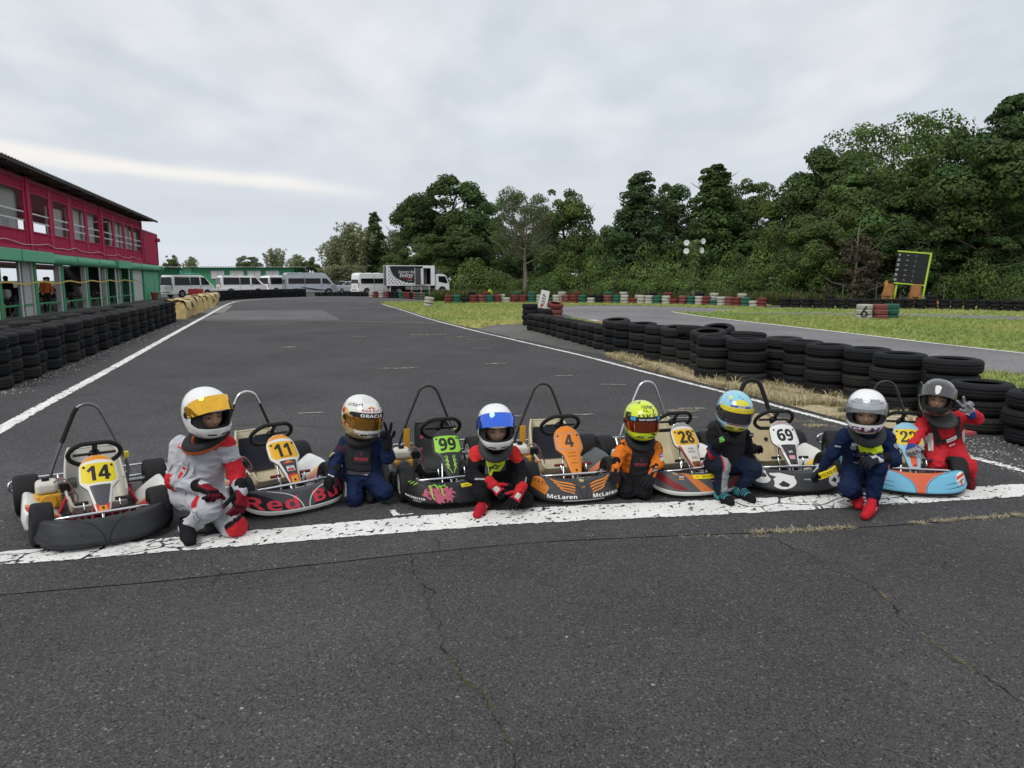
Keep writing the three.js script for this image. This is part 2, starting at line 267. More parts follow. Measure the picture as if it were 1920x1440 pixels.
structure('start_line', paintStrip(START_LO, START_HI, 0.0075, 1.35, 5, 0.005), whitePaint);
const off = (pts, w) => pts.map(([x, z], i) => { const a = pts[Math.max(i - 1, 0)], b = pts[Math.min(i + 1, pts.length - 1)], l = Math.hypot(b[0] - a[0], b[1] - a[1]); return [x - (w * (b[1] - a[1])) / l, z + (w * (b[0] - a[0])) / l]; });
const LEFT = [[-4.2, -3.9], [-4.75, -5.6], [-5.19, -7.04], [-5.81, -8.86], [-6.76, -11.75], [-8.69, -17.48], [-10.12, -21.72], [-14.15, -33.76], [-19.0, -48.5], [-20.3, -54], [-20.2, -59.5], [-17.5, -64]];
structure('edge_line', paintStrip(LEFT, off(LEFT, -0.16), 0.02, 0.5, 9, 0.005), whitePaint);
const RIGHT = [[-8.3, -46], [-6.63, -40.3], [-4.88, -34.3], [-3.53, -29.45], [-1.8, -24], [-0.97, -21.5], [0.52, -17.33], [1.53, -14.51], [2.22, -12.24], [3.13, -9.35], [3.55, -7.9], [3.95, -6.6], [4.3, -5.45], [5.0, -3.0]];
structure('edge_line', paintStrip(RIGHT, off(RIGHT, 0.1), 0.018, 0.6, 19, 0.006), whitePaint);
structure('edge_line', paintStrip([[7.75, -34.9], [7.85, -32.9], [7.95, -31.2], [8.73, -26.45], [9.83, -20.43], [10.31, -17.33], [10.9, -14.5]], [[7.9, -34.9], [8.0, -32.9], [8.1, -31.2], [8.88, -26.45], [9.97, -20.43], [10.44, -17.33], [11.02, -14.5]], 0.04, 0.3, 21, 0.014), whitePaint);
structure('grid_mark', paintStrip([[-0.84, -4.64], [-0.79, -4.515]], [[-0.79, -4.655], [-0.745, -4.55]], 0.008, 0.5, 31, 0.005), whitePaint);
structure('grid_mark', paintStrip([[-0.79, -4.515], [-0.665, -4.545]], [[-0.775, -4.55], [-0.655, -4.578]], 0.008, 0.5, 33, 0.006), whitePaint);
const paleJoint = mat([0.32, 0.27, 0.19], 0.95, { vertexColors: true });
structure('joint_line', paintStrip([[-12.4, -27.2], [-7.42, -27.2], [-2.75, -25.75]], [[-12.4, -27.32], [-7.42, -27.32], [-2.75, -25.87]], 0.03, 0.6, 37, 0.006), paleJoint);
{ // scuffs of old paint left on the straight
  const R = rng(77), list = []; for (const [x, z, l, w, a] of [[-2.35, -8.2, 0.28, 0.05, 0.15], [-0.05, -8.0, 0.35, 0.035, 0.05], [0.8, -8.1, 0.25, 0.035, 0.1], [-5.2, -16.5, 0.3, 0.1, 0.4], [-1.9, -12.5, 0.5, 0.12, 0.5], [-0.3, -13.2, 0.4, 0.12, 0.2], [0.9, -11.5, 0.4, 0.05, 0.1], [2.2, -8.5, 0.3, 0.05, 0], [-2.3, -6.5, 0.26, 0.05, 0.1], [1.5, -10.5, 0.35, 0.05, -0.1], [1.9, -7.9, 0.4, 0.03, 0.1], [-4.2, -19.5, 0.5, 0.2, 0.3], [-0.7, -16.2, 0.4, 0.1, 0.2]]) {
    const c = Math.cos(a), s = Math.sin(a); for (let i = 0; i < 26; i++) { const u = (R() - 0.5) * l, v = (R() - 0.5) * w * (1 - 1.6 * Math.abs(u / l)), r = 0.006 + 0.02 * R(); list.push(new THREE.CircleGeometry(r, 5, R() * 6).rotateX(-Math.PI / 2).scale(1.6, 1, 0.7).translate(x + c * u - s * v, 0.005 + 0.0002 * i, z - s * u - c * v)); }
  }
  structure('paint_scuff', paint(merge(list), () => [0.55, 0.54, 0.5]), whitePaint);
}
// ---- cracks: ragged dark and brown ribbons laid on the asphalt, with moss and dry grass rooted in them
function ribbon(pts, w, seed, y, stepLen = 0.02) {
  const c = new THREE.CatmullRomCurve3(pts.map(([x, z]) => V(x, 0, z)), false, 'catmullrom', 0.3), n = Math.ceil(c.getLength() / stepLen), pos = [], idx = [];
  for (let i = 0; i <= n; i++) { const p = c.getPoint(i / n), t = c.getTangent(i / n), s = (i / n) * c.getLength(), j = 0.05 * (fbm(s * 9, 1, seed) - 0.5) + 0.024 * (hash3(i, 3, seed) - 0.5), ww = w * (0.25 + 1.5 * fbm(s * 12, 5, seed) ** 1.5) * (i === 0 || i === n ? 0 : 1); pos.push(p.x - t.z * (j - ww), y, p.z + t.x * (j - ww), p.x - t.z * (j + ww), y, p.z + t.x * (j + ww)); if (i) { const a = 2 * i - 2; idx.push(a, a + 1, a + 2, a + 1, a + 3, a + 2); } }
  const g = new THREE.BufferGeometry(); g.setAttribute('position', new THREE.Float32BufferAttribute(pos, 3)); g.setAttribute('normal', new THREE.Float32BufferAttribute(pos.map((_, i) => (i % 3 === 1 ? 1 : 0)), 3)); g.setIndex(idx);
  return paint(g, (x, yy, z) => { const n = fbm(x * 10, z * 10, seed); return n > 0.5 ? [0.075, 0.068, 0.045] : [0.022, 0.021, 0.02]; });
}
const earthTone = dull([1, 1, 1], 1, { vertexColors: true, side: THREE.DoubleSide });
const CR1 = [[-0.57, -3.84], [-0.53, -3.6], [-0.42, -3.31], [-0.36, -3.09], [-0.31, -2.94], [-0.26, -2.76], [-0.19, -2.58], [-0.11, -2.49], [-0.05, -2.34], [-0.01, -2.2], [0.01, -2.0], [0.05, -1.6]];
const CR2 = [[1.58, -4.16], [1.63, -3.99], [1.7, -3.85], [1.72, -3.64], [1.84, -3.41], [1.84, -3.29], [1.81, -3.07], [1.84, -2.72], [1.88, -2.46], [1.93, -2.2], [2.0, -1.8]];
structure('ground_crack', ribbon(CR1, 0.0028, 3, 0.004), earthTone); structure('ground_crack', ribbon([[-0.47, -3.47], [-0.4, -3.38], [-0.4, -3.29], [-0.37, -3.15]], 0.0035, 4, 0.0045), earthTone);
structure('ground_crack', ribbon(CR2, 0.0032, 5, 0.004), earthTone); structure('ground_crack', ribbon([[-0.47, -4.16], [-0.44, -4.03], [-0.41, -3.9]], 0.0035, 6, 0.007), earthTone);
structure('ground_crack', ribbon([[-1.69, -3.79], [-1.58, -3.6], [-1.53, -3.44]], 0.003, 7, 0.0045), earthTone); structure('ground_crack', ribbon([[-2.1, -3.44], [-1.97, -3.26]], 0.003, 8, 0.004), earthTone);
structure('ground_crack', paint(ribbon(SEAM.slice(2, 13), 0.0009, 12, 0.0035, 0.03), (x, y, z) => (fbm(x * 6, z * 6, 5) > 0.5 ? [0.16, 0.14, 0.1] : [0.06, 0.057, 0.052])), earthTone);
structure('ground_crack', ribbon([[-3.4, -7.3], [-2.6, -7.6], [-1.9, -7.35], [-1.2, -7.7]], 0.004, 14, 0.004, 0.04), earthTone); structure('ground_crack', ribbon([[0.5, -7.3], [1.4, -7.1], [2.3, -7.5], [3.3, -7.2]], 0.005, 15, 0.004, 0.04), earthTone);

// ---- grass: blades as instances over a sheet
function bladeTuft(n, h, w, lean, seed) {
  const R = rng(seed), pos = [], idx = []; for (let i = 0; i < n; i++) { const a = R() * 6.283, r = R() * 0.05, x = Math.cos(a) * r, z = Math.sin(a) * r, b = R() * 6.283, hh = h * (0.5 + 0.7 * R()), dx = Math.cos(b) * lean * hh * R() * 1.4, dz = Math.sin(b) * lean * hh * R() * 1.4, px = -Math.sin(b) * w / 2, pz = Math.cos(b) * w / 2, o = pos.length / 3; pos.push(x - px, 0, z - pz, x + px, 0, z + pz, x + dx * 0.4 + px * 0.7, hh * 0.6, z + dz * 0.4 + pz * 0.7, x + dx * 0.4 - px * 0.7, hh * 0.6, z + dz * 0.4 - pz * 0.7, x + dx, hh * (1 - 0.2 * lean), z + dz); idx.push(o, o + 1, o + 2, o, o + 2, o + 3, o + 3, o + 2, o + 4); }
  const g = new THREE.BufferGeometry(); g.setAttribute('position', new THREE.Float32BufferAttribute(pos, 3)); g.setIndex(idx); g.computeVertexNormals(); return g;
}
const straw = (r, b) => { const k = b * (0.62 + 0.6 * r()), g = r(); return [k, k * mix(0.82, 0.9, g), k * mix(0.48, 0.6, g)]; };
const bladeMat = dull([1, 1, 1], 0.9, { side: THREE.DoubleSide });
function scatter(name, label, geo, spots, colour, seed, category = 'grass') { // spots: [x, z, scale, y?]
  const R = rng(seed), im = new THREE.InstancedMesh(geo, bladeMat, spots.length), m = new THREE.Matrix4(), q = new THREE.Quaternion(), c = new THREE.Color();
  spots.forEach(([x, z, s, y = 0], i) => { q.setFromAxisAngle(V(0, 1, 0), R() * 6.283); m.compose(V(x, y, z), q, V(s, s * (0.7 + 0.6 * R()), s)); im.setMatrixAt(i, m); im.setColorAt(i, c.setRGB(...colour(x, z, R))); });
  im.name = numbered(name); im.castShadow = im.receiveShadow = true; scene.add(im); return tag(im, label, category, null, 'stuff');
}
const grassTex = dataTex(512, 512, (x, y) => { const n = fbm(x / 9, y / 9, 3, 4), s = fbm(x / 2.2, y / 2.2, 8, 2); return clamp(0.25 + 0.5 * n + 0.5 * (s - 0.5)); });
const turf = dull([1, 1, 1], 1, { map: grassTex, vertexColors: true });
const green = (x, z, k = 0) => { const n = fbm(x * 0.22, z * 0.22, 6), m = fbm(x * 1.1, z * 1.1, 9), d = clamp(1.15 * n + 0.6 * m - 0.43 + k); return [mix(0.20, 0.37, d), mix(0.285, 0.355, d), mix(0.085, 0.13, d)]; };
const FIELD1 = [[-8.5, -46.4], [-8.15, -45.58], [-6.5, -40.3], [-4.75, -34.32], [-3.4, -29.45], [-2.15, -25.47], [-1.45, -23.45], [-1.04, -22.75], [-0.73, -24.28], [0, -25.16], [0.85, -25.79], [1.0, -30], [1.2, -38.09], [1.5, -40.3], [2.51, -42.3], [4.57, -43.9], [7.83, -43.9], [10.94, -40.1], [13.5, -38.5], [16, -44], [12, -50], [4, -54], [-6, -52], [-9, -50]];
const FIELD2 = [[7.85, -34.6], [8.1, -32.5], [8.1, -31.2], [8.88, -26.45], [9.97, -20.43], [10.44, -17.33], [11.1, -14.3], [13, -9], [18, -3], [34, -3], [34, -27], [24, -26.6], [19.3, -27.5], [16.6, -31], [12.4, -31.5], [9.6, -33.6]];
const FIELD3 = [[9.6, -34.4], [11, -34.1], [17.7, -33.3], [19.7, -32], [21.2, -30.6], [24, -28.4], [34, -28.6], [40, -40], [28, -44], [16, -40.5], [12.8, -38.6], [10.6, -36.5]];
const FIELD4 = [[3.6, -16.2], [4.2, -15.2], [4.6, -12.6], [5.2, -10.2], [5.4, -8], [5.6, -6], [9, -5], [10, -8.4], [8.3, -11.3], [7.6, -12.6], [6.8, -14.4], [6.0, -17.0], [5.0, -19.7], [3.95, -22.7], [3.1, -25.6], [2.6, -28.5], [1.9, -28.5], [1.9, -24], [2.5, -19]];
const fieldLabels = ['mown yellow-green grass of the infield beside the straight', 'grass island between the two far track legs', 'thin strip of grass below the distant black tyre wall', 'grass verge behind the right-hand tyre wall'];
const infield = [];
[FIELD1, FIELD2, FIELD3, FIELD4].forEach((F, k) => {
  structure('grass_field', paint(uvMetres(tess(F, 0.8, 0.009), 2.6, 2.6), (x, y, z) => { const c = green(x, z, k === 0 ? 0.55 * step(-29, -24.5, z) : 0.0), f = 1.9; return [c[0] * f, c[1] * f, c[2] * f]; }), turf);
  const R = rng(100 + k), xs = F.map((p) => p[0]), zs = F.map((p) => p[1]), x0 = Math.min(...xs), x1 = Math.max(...xs), z0 = Math.min(...zs), z1 = Math.max(...zs), spots = [], want = [16000, 17000, 6000, 9000][k];
  for (let i = 0; i < want * 4 && spots.length < want; i++) { const x = mix(x0, x1, R()), z = mix(z0, z1, R()); if (Math.abs(x / z) < 0.85 && inside(F, x, z) && z < -5) spots.push([x, z, 0.7 + 0.8 * R(), 0.005]); }
  infield.push([k, spots]);
});
const tuftA = bladeTuft(9, 0.075, 0.008, 0.9, 3), tuftDry = bladeTuft(14, 0.085, 0.0042, 1.5, 5), tuftLow = bladeTuft(12, 0.03, 0.0035, 2.2, 7);
for (const [k, spots] of infield) scatter('grass', fieldLabels[k], tuftA, spots, (x, z, R) => { const c = green(x, z, k === 0 ? 0.55 * step(-29, -24.5, z) + 0.3 * (R() - 0.5) : 0.3 * (R() - 0.5)), f = 0.85 + 0.4 * R(); return c.map((v) => v * f * 1.1); }, 40 + k);
{ // dry verge between the right edge line and the tyre wall
  const VERGE = [[1.9, -14.4], [2.35, -12.3], [3.25, -9.4], [3.66, -7.9], [3.9, -7.05], [4.02, -6.8], [4.2, -6.95], [4.5, -7.4], [4.65, -8.3], [4.4, -9.3], [4.0, -10.3], [3.3, -11.2], [3.0, -12.4], [2.9, -14.0], [2.5, -15.0]], WALL = [[4.3, -5.6], [4.42, -6.6], [4.5, -7.6], [4.45, -8.4], [4.2, -9.2], [3.9, -10.0], [3.2, -10.5], [2.85, -11.3], [2.75, -12.6], [2.5, -13.8]], near = (x, z) => Math.min(...WALL.map((p, i) => { if (!i) return 9; const a = WALL[i - 1], dx = p[0] - a[0], dz = p[1] - a[1], t = clamp(((x - a[0]) * dx + (z - a[1]) * dz) / (dx * dx + dz * dz)); return Math.hypot(x - a[0] - t * dx, z - a[1] - t * dz); }));
  structure('verge', paint(uvMetres(tess(VERGE, 0.3, 0.0085), 2.2, 2.2), (x, y, z) => { const n = fbm(x * 3, z * 3, 8); return [mix(0.6, 1.0, n), mix(0.5, 0.82, n), mix(0.31, 0.52, n)]; }), turf);
  const R = rng(61), spots = []; for (let i = 0; i < 60000 && spots.length < 7500; i++) { const x = mix(1.9, 4.7, R()), z = mix(-15, -5.8, R()); if (inside(VERGE, x, z) && fbm(x * 2.2, z * 2.2, 4) > 0.36 && near(x, z) > 0.1 + 0.15 * R()) spots.push([x, z, 0.5 + 0.75 * R() * R() + (R() < 0.05 ? 0.8 : 0), 0.005]); }
  scatter('dry_grass', 'dry straw-coloured grass along the foot of the right tyre wall', tuftDry, spots, (x, z, R) => (fbm(x * 1.5, z * 1.5, 12) > 0.6 && R() < 0.6 ? [0.16, 0.19, 0.06] : straw(R, 0.56)), 71);
  const weeds = [], put = (x, z, n, s, w) => { for (let i = 0; i < n; i++) weeds.push([x + (R() - 0.5) * w, z + (R() - 0.5) * w * 0.35, s * (0.6 + 0.8 * R()), 0.003]); };
  for (let i = 0; i < 26; i++) { const x = mix(1.5, 3.7, i / 26 + 0.02 * R()); if (fbm(x * 4, 2, 8) > 0.42) put(x, seamZ(x), 9, 0.5, 0.1); }
  for (let i = 0; i < 8; i++) put(mix(0.4, 1.5, R()), seamZ(1) + 0.03, 2, 0.4, 0.08);
  for (const [x, z, n, w] of [[-2.4, -20.3, 40, 1.0], [-1.5, -19.4, 25, 0.7], [-0.9, -18.6, 12, 0.5], [2.05, -8.3, 30, 0.35], [2.5, -8.05, 20, 0.3], [2.95, -7.8, 26, 0.4], [3.2, -7.7, 14, 0.5], [0.1, -18.9, 20, 0.4], [-5.3, -16.4, 14, 0.5], [-2.2, -12.4, 8, 0.4], [3.3, -7.45, 24, 0.35], [2.75, -7.1, 10, 0.3]]) put(x, z, n, 0.8, w);
  scatter('weed', 'dry weeds growing from joints and cracks in the asphalt', tuftLow, weeds, (x, z, r) => straw(r, 0.5), 73);
  const moss = []; const along = (C, n, lo, hi) => { const c = new THREE.CatmullRomCurve3(C.map(([x, z]) => V(x, 0, z))); for (let i = 0; i < n; i++) { const t = mix(lo, hi, R()), p = c.getPoint(t); if (fbm(p.x * 9, p.z * 9, 3) > 0.47) moss.push([p.x + (R() - 0.5) * 0.012, p.z + (R() - 0.5) * 0.012, 0.1 + 0.14 * R(), 0.002]); } };
  along(CR1, 260, 0.25, 0.8); along(CR2, 260, 0.3, 0.95);
  scatter('moss', 'olive moss and dry sprigs in the two foreground cracks', tuftLow, moss, (x, z, r) => { const k = 0.6 + 0.7 * r(); return (x > 1 ? [0.3, 0.25, 0.12] : [0.17, 0.16, 0.06]).map((v) => v * k); }, 75, 'moss');
}
{ // loose grit at the foot of the tyre walls
  const R = rng(91), spots = [], chip = new THREE.IcosahedronGeometry(0.012, 0).scale(1, 0.6, 0.8);
  for (let i = 0; i < 2600; i++) { const t = R(); if (R() < 0.5) spots.push([-7.05 - 5.6 * t + 0.55 * (R() * R()), -9.6 - 17.5 * t, 0.4 + R(), 0.004]); else spots.push([4.05 + 1.2 * R(), -5.2 - 1.7 * R() ** 2, 0.3 + 0.8 * R(), 0.004]); }
  const im = scatter('gravel', 'loose pale grit along the feet of both tyre walls', chip, spots, (x, z, r) => { const v = 0.16 + 0.3 * r(); return [v, v * 0.97, v * 0.9]; }, 92, 'gravel');
}
{ // red and white kerb at the end of the right-hand wall
  const g = thing('track_kerb', 'low red and white painted kerb behind the right tyre wall', 'kerb');
  const P = [[3.0, -27.2], [3.25, -25.6], [3.6, -24.1], [4.1, -22.6], [4.7, -21.2]], c = new THREE.CatmullRomCurve3(P.map(([x, z]) => V(x, 0, z))), wm = mat([0.66, 0.65, 0.62], 0.8), rm = mat([0.42, 0.06, 0.06], 0.8);
  for (let i = 0; i < 8; i++) { const a = c.getPointAt(i / 8), b = c.getPointAt((i + 0.985) / 8); mesh('block', beam([a.x, 0.02, a.z], [b.x, 0.02, b.z], 0.32, 0.06), i % 2 ? rm : wm, g); }
}
{ // red and white kerb stub between the dry verge and the near stacks
  const g = thing('kerb_stub', 'faded red and white kerb end under the tyre wall behind the red-suited child', 'kerb');
  [[4.02, -6.95, [0.6, 0.58, 0.56]], [4.28, -7.02, [0.45, 0.09, 0.1]], [4.54, -7.08, [0.45, 0.09, 0.1]]].forEach(([x, z, c]) => mesh('block', box(0.255, 0.03, 0.2).rotateY(0.25).translate(x, 0.018, z), mat(c, 0.85), g));
}

// ---------------------------------------------------------------- pit building: pink containers over green garages
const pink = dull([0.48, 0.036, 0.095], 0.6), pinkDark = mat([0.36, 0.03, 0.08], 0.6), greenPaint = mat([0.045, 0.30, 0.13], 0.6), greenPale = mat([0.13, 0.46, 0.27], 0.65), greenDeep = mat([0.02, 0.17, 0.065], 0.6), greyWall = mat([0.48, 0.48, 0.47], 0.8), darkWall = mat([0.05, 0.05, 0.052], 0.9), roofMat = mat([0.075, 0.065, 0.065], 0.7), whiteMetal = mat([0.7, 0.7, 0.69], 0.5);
function corr(s0, s1, y0, y1, z, pitch = 0.26, depth = 0.045) { // corrugated sheet facing +z
  const pos = [], n = Math.max(1, Math.round((s1 - s0) / pitch)), p = (s1 - s0) / n, line = [];
  for (let i = 0; i < n; i++) { const s = s0 + i * p; line.push([s, 0], [s + 0.3 * p, 0], [s + 0.5 * p, -depth], [s + 0.8 * p, -depth]); } line.push([s1, 0]);
  for (let i = 0; i + 1 < line.length; i++) { const [a, u] = line[i], [b, w] = line[i + 1]; pos.push(a, y0, z + u, b, y0, z + w, b, y1, z + w, a, y0, z + u, b, y1, z + w, a, y1, z + u); }
  const g = new THREE.BufferGeometry(); g.setAttribute('position', new THREE.Float32BufferAttribute(pos, 3)); g.computeVertexNormals(); return g;
}
const bspan = (s0, s1, y0, y1, z0, z1) => box(s1 - s0, y1 - y0, z1 - z0, (s0 + s1) / 2, (y0 + y1) / 2, (z0 + z1) / 2);
const BLD = [-20.05, 0, -27.87], BTURN = 1.8682;
const bldPoint = (s, y, z) => V(s, y, z).applyAxisAngle(V(0, 1, 0), BTURN).add(V(...BLD));
{
  const b = thing('pit_building', 'long two-storey pit building, pink containers above green garages', 'building', BLD, BTURN);
  const P = (n, g, m) => mesh(n, g, m, b), S0 = -9, S1 = 29.4, E = 35.7;
  // roof: corrugated, overhanging the track side
  const roof = P('roof', grid(1, 8, (u, v) => { const k = v; return [mix(S0, S1 + 1.9, u), 6.14 + 0.18 * k, mix(0.95, -5.4, k)]; }), roofMat);
  roof.material.side = THREE.DoubleSide;
  for (let s = S0; s < S1 + 1.8; s += 0.32) mesh('corrugation', new THREE.CylinderGeometry(0.055, 0.055, 6.3, 5, 1, false).rotateX(Math.PI / 2 + 0.028).translate(s + 0.1, 6.26, -2.2), roofMat, roof);
  mesh('fascia', bspan(S0, S1 + 1.9, 6.06, 6.135, 0.88, 0.92), roofMat, roof);
  for (let s = S0 + 1; s < S1 + 1.6; s += 2.6) mesh('rafter', bspan(s, s + 0.1, 5.985, 6.1, -4.8, 0.84), roofMat, roof);
  // upper floor
  P('floor_slab', bspan(S0, E, 2.62, 2.86, -5, -0.03), pinkDark);
  P('ceiling', bspan(S0, S1, 5.92, 5.97, -4.9, -0.06), mat([0.45, 0.44, 0.43], 0.9));
  const sideBack = 'wall';
  P('wall', bspan(S0, 8.0, 2.86, 5.92, -5.0, -4.9), greyWall); // back wall with two openings
  for (const [s0, s1, y0, y1] of [[8.0, 24.9, 2.86, 3.4], [8.0, 24.9, 5.25, 5.92], [11.4, 12.4, 3.4, 5.25], [16.4, 17.4, 3.4, 5.25], [20.4, 21.6, 3.4, 5.25], [24.9, S1, 2.86, 5.92]]) P('wall', bspan(s0, s1, y0, y1, -5.0, -4.9), greyWall);
  for (const s of [S1 - 0.1]) P('partition', corr(s - 0.0, s + 4.0, 2.87, 5.9, 0, 0.3, 0.04).translate(-s, 0, 0).rotateY(Math.PI / 2).translate(s, 0, -0.15), mat([0.5, 0.5, 0.49], 0.85, { side: THREE.DoubleSide }));
  const curtainMat = phys([0.62, 0.63, 0.63], 0.9, { transmission: 0.45, thickness: 0, side: THREE.DoubleSide });
  const WIN = [[-7.4, -4.6], [-4.1, -0.2], [0.25, 3.85], [4.65, 7.2], [7.72, 10.3], [11.0, 13.5], [13.85, 16.55], [17.45, 19.95], [20.3, 22.95], [23.3, 25.9], [26.2, 28.9]];
  P('beam', bspan(S0, S1, 2.8, 2.98, -0.05, 0.06), pink); P('beam', bspan(S0, S1, 5.8, 5.98, -0.05, 0.06), pinkDark);
  let from = S0; const bays = [...WIN, [S1, S1]];
  for (const [s0, s1] of bays) {
    P('post', bspan(from + 0.002, s0, 2.98, 5.8, -0.06, 0.03), pink);
    if (s0 < S1) {
      const w = P('window', corr(s0 + 0.003, s1 - 0.003, 2.98, 3.64, 0, 0.26, 0.05), pink); // corrugated apron, its opening above
      mesh('lintel', corr(s0 + 0.003, s1 - 0.003, 5.42, 5.8, 0, 0.26, 0.05), pink, w);
      mesh('frame', [bspan(s0, s1, 3.64, 3.70, -0.04, 0.045), bspan(s0, s1, 5.37, 5.42, -0.04, 0.045), bspan(s0, s0 + 0.07, 3.7, 5.37, -0.04, 0.045), bspan(s1 - 0.07, s1, 3.7, 5.37, -0.04, 0.045)], pink, w);
      const ci = WIN.indexOf(WIN.find((q) => q[0] === s0)); if (ci !== 3 && ci !== 7) { const n = Math.round((s1 - s0) * 9); mesh('curtain', grid(n * 2, 1, (u, v) => [mix(s0 - 0.1, s1 + 0.1, u), mix(3.3, ci % 3 === 1 ? 5.1 : 5.5, v), -0.3 + 0.03 * Math.sin(u * n * 3.14) + 0.02 * Math.sin(u * 9)]), curtainMat, w); }
      mesh('rail', bspan(s0 + 0.07, s1 - 0.07, 4.08, 4.14, -0.02, 0.015), whiteMetal, w); mesh('rail', bspan(s0 + 0.07, s1 - 0.07, 4.45, 4.51, -0.02, 0.015), whiteMetal, w);
    }
    from = s1;
  }
  for (const s of [4.25, 16.98, 29.15]) { P('container_post', bspan(s - 0.16, s + 0.16, 2.75, 6.0, 0.032, 0.1), pink); }
  P('side_beam', bspan(S0, S1, 2.6, 2.78, -0.04, 0.16), pinkDark);
  // wandering white conduit
  { const pts = []; for (let s = S0; s < S1; s += 1.1) pts.push([s, 3.12 + 0.06 * Math.sin(s * 1.3) + 0.04 * Math.sin(s * 3.1), 0.09]); P('conduit', tube(pts, 0.024, 5, 90), mat([0.62, 0.38, 0.4], 0.6)); }
  for (const s of [4.6, 17.2]) P('downpipe', tube([[s, 3.1, 0.12], [s, 2.9, 0.14], [s + 0.3, 2.8, 0.16], [s + 0.5, 2.5, 0.16]], 0.03, 5), pink);
  // plain container block at the far end
  P('end_container', [corr(S1 + 0.35, E, 2.86, 5.35, 0.06, 0.4, 0.03), bspan(S1 + 0.35, E, 2.86, 5.35, -2.4, 0.0)], pink);
  P('end_container_lip', [bspan(S1 + 0.3, E + 0.03, 5.3, 5.42, -2.4, 0.1), bspan(S1 + 0.3, S1 + 0.42, 2.8, 5.3, -2.4, 0.1), bspan(E - 0.1, E + 0.03, 2.8, 5.3, -2.4, 0.1)], pinkDark);
  P('vent_hood', rbox(0.5, 0.3, 0.3, 0.08, E - 0.5, 4.9, 0.22), pinkDark);
  // green canopy boxes and rolled blinds
  for (const [s0, s1, k] of [[S0, -1.6, 0], [-1.4, 1.3, 0], [1.45, 5.5, 0], [5.6, 9.7, 1], [9.9, 14.1, 1], [14.3, 18.2, 1], [18.5, 22.3, 0], [22.4, 26.3, 1], [26.5, 31.0, 1], [31.1, E, 1]]) {
    if (k) P('rolled_blind', [new THREE.CylinderGeometry(0.24, 0.24, s1 - s0, 14).rotateZ(Math.PI / 2).translate((s0 + s1) / 2, 2.52, 0.2), bspan(s0, s1, 2.5, 2.76, 0.0, 0.25)], greenPale);
    else P('canopy_box', rbox(s1 - s0, 0.48, 0.62, 0.03, (s0 + s1) / 2, 2.55, 0.24), greenPale);
    P('canopy_joint', bspan(s1 + 0.005, s1 + 0.17, 2.36, 2.74, 0.0, 0.3), greenDeep);
  }
  P('header', bspan(S0, 29, 2.3, 2.58, -0.3, -0.05), darkWall);
  // garage posts, light poles, low rails
  const posts = [-8.2, -4.2, -0.1, 4.05, 8.0, 12.55, 17.0, 20.7];
  for (const s of posts) { P('garage_post', bspan(s, s + 0.3, 0, 2.34, -0.12, 0.12), greenPaint); P('post_edge', bspan(s - 0.24, s - 0.01, 0, 2.34, -0.14, 0.08), greyWall); }
  P('wall_panel', bspan(2.9, 3.78, 0, 2.32, -0.2, 0.02), greyWall);
  for (const s of [1.95, 14.9, 18.9, 22.9]) P('pole', cyl(0.045, 0.045, 2.3, 8, s, 1.15, 0.2), whiteMetal);
  for (let i = 0; i + 1 < posts.length; i++) { const a = posts[i] + 0.31, c = posts[i + 1] - 0.25; P('low_rail', [bspan(a, c, 0.46, 0.53, 0.0, 0.06), bspan((a + c) / 2 - 0.03, (a + c) / 2 + 0.03, 0, 0.46, 0.0, 0.06)], greenPaint); }
  P('low_rail', bspan(21.01, 24.5, 0.46, 0.53, 0.0, 0.06), greenPaint); P('garage_post', bspan(24.4, 24.75, 0, 2.34, -0.12, 0.1), greenPaint);
  // interior
  P('interior_floor', bspan(S0, E, -0.02, 0.012, -5.4, 0.3), mat([0.11, 0.11, 0.11], 0.9)).userData.kind = 'structure';
  for (const [s0, s1, y0, y1] of [[S0, 16.2, 0.012, 2.6], [16.2, 20.6, 0.012, 0.8], [20.6, 22.2, 0.012, 2.6], [22.2, 26.2, 0.012, 0.7], [26.2, E, 0.012, 2.6], [16.2, 20.6, 2.25, 2.6], [22.2, 26.2, 2.25, 2.6]]) P('back_wall', bspan(s0, s1, y0, y1, -5.3, -5.2), mat([0.3, 0.3, 0.29], 0.9));
  for (const s of [28.2]) P('divider', bspan(s, s + 0.08, 0.012, 2.5, -5.1, -2.6), darkWall);
  P('near_end_wall', bspan(S0 - 0.08, S0 - 0.002, 2.62, 5.97, -5.0, 0.06), pink); P('near_end_wall', bspan(S0 - 0.08, S0 - 0.002, 0, 2.6, -5.3, -0.14), greenPale);
  // roller shutter: slats
  const sh = P('roller_shutter', bspan(24.8, 28.7, 0.012, 2.34, -0.14, -0.08), greyWall);
  for (let y = 0.03; y < 2.28; y += 0.115) mesh('slat', rbox(3.86, 0.104, 0.03, 0.012, 26.75, y + 0.055, -0.06, 1), whiteMetal, sh);
  P('end_wall', [corr(28.9, E, 0, 2.62, 0.02, 0.5, 0.02), bspan(28.9, E, 0, 2.6, -5.2, -0.05)], greenPale);
  P('end_wall_trim', [bspan(28.75, 28.98, 0, 2.6, -0.1, 0.06), bspan(E - 0.1, E + 0.05, 0, 2.62, -0.1, 0.06)], greenPaint);
  P('sign_plate', bspan(34.3, 35.3, 2.42, 2.66, 0.46, 0.5), greenPaint);
}
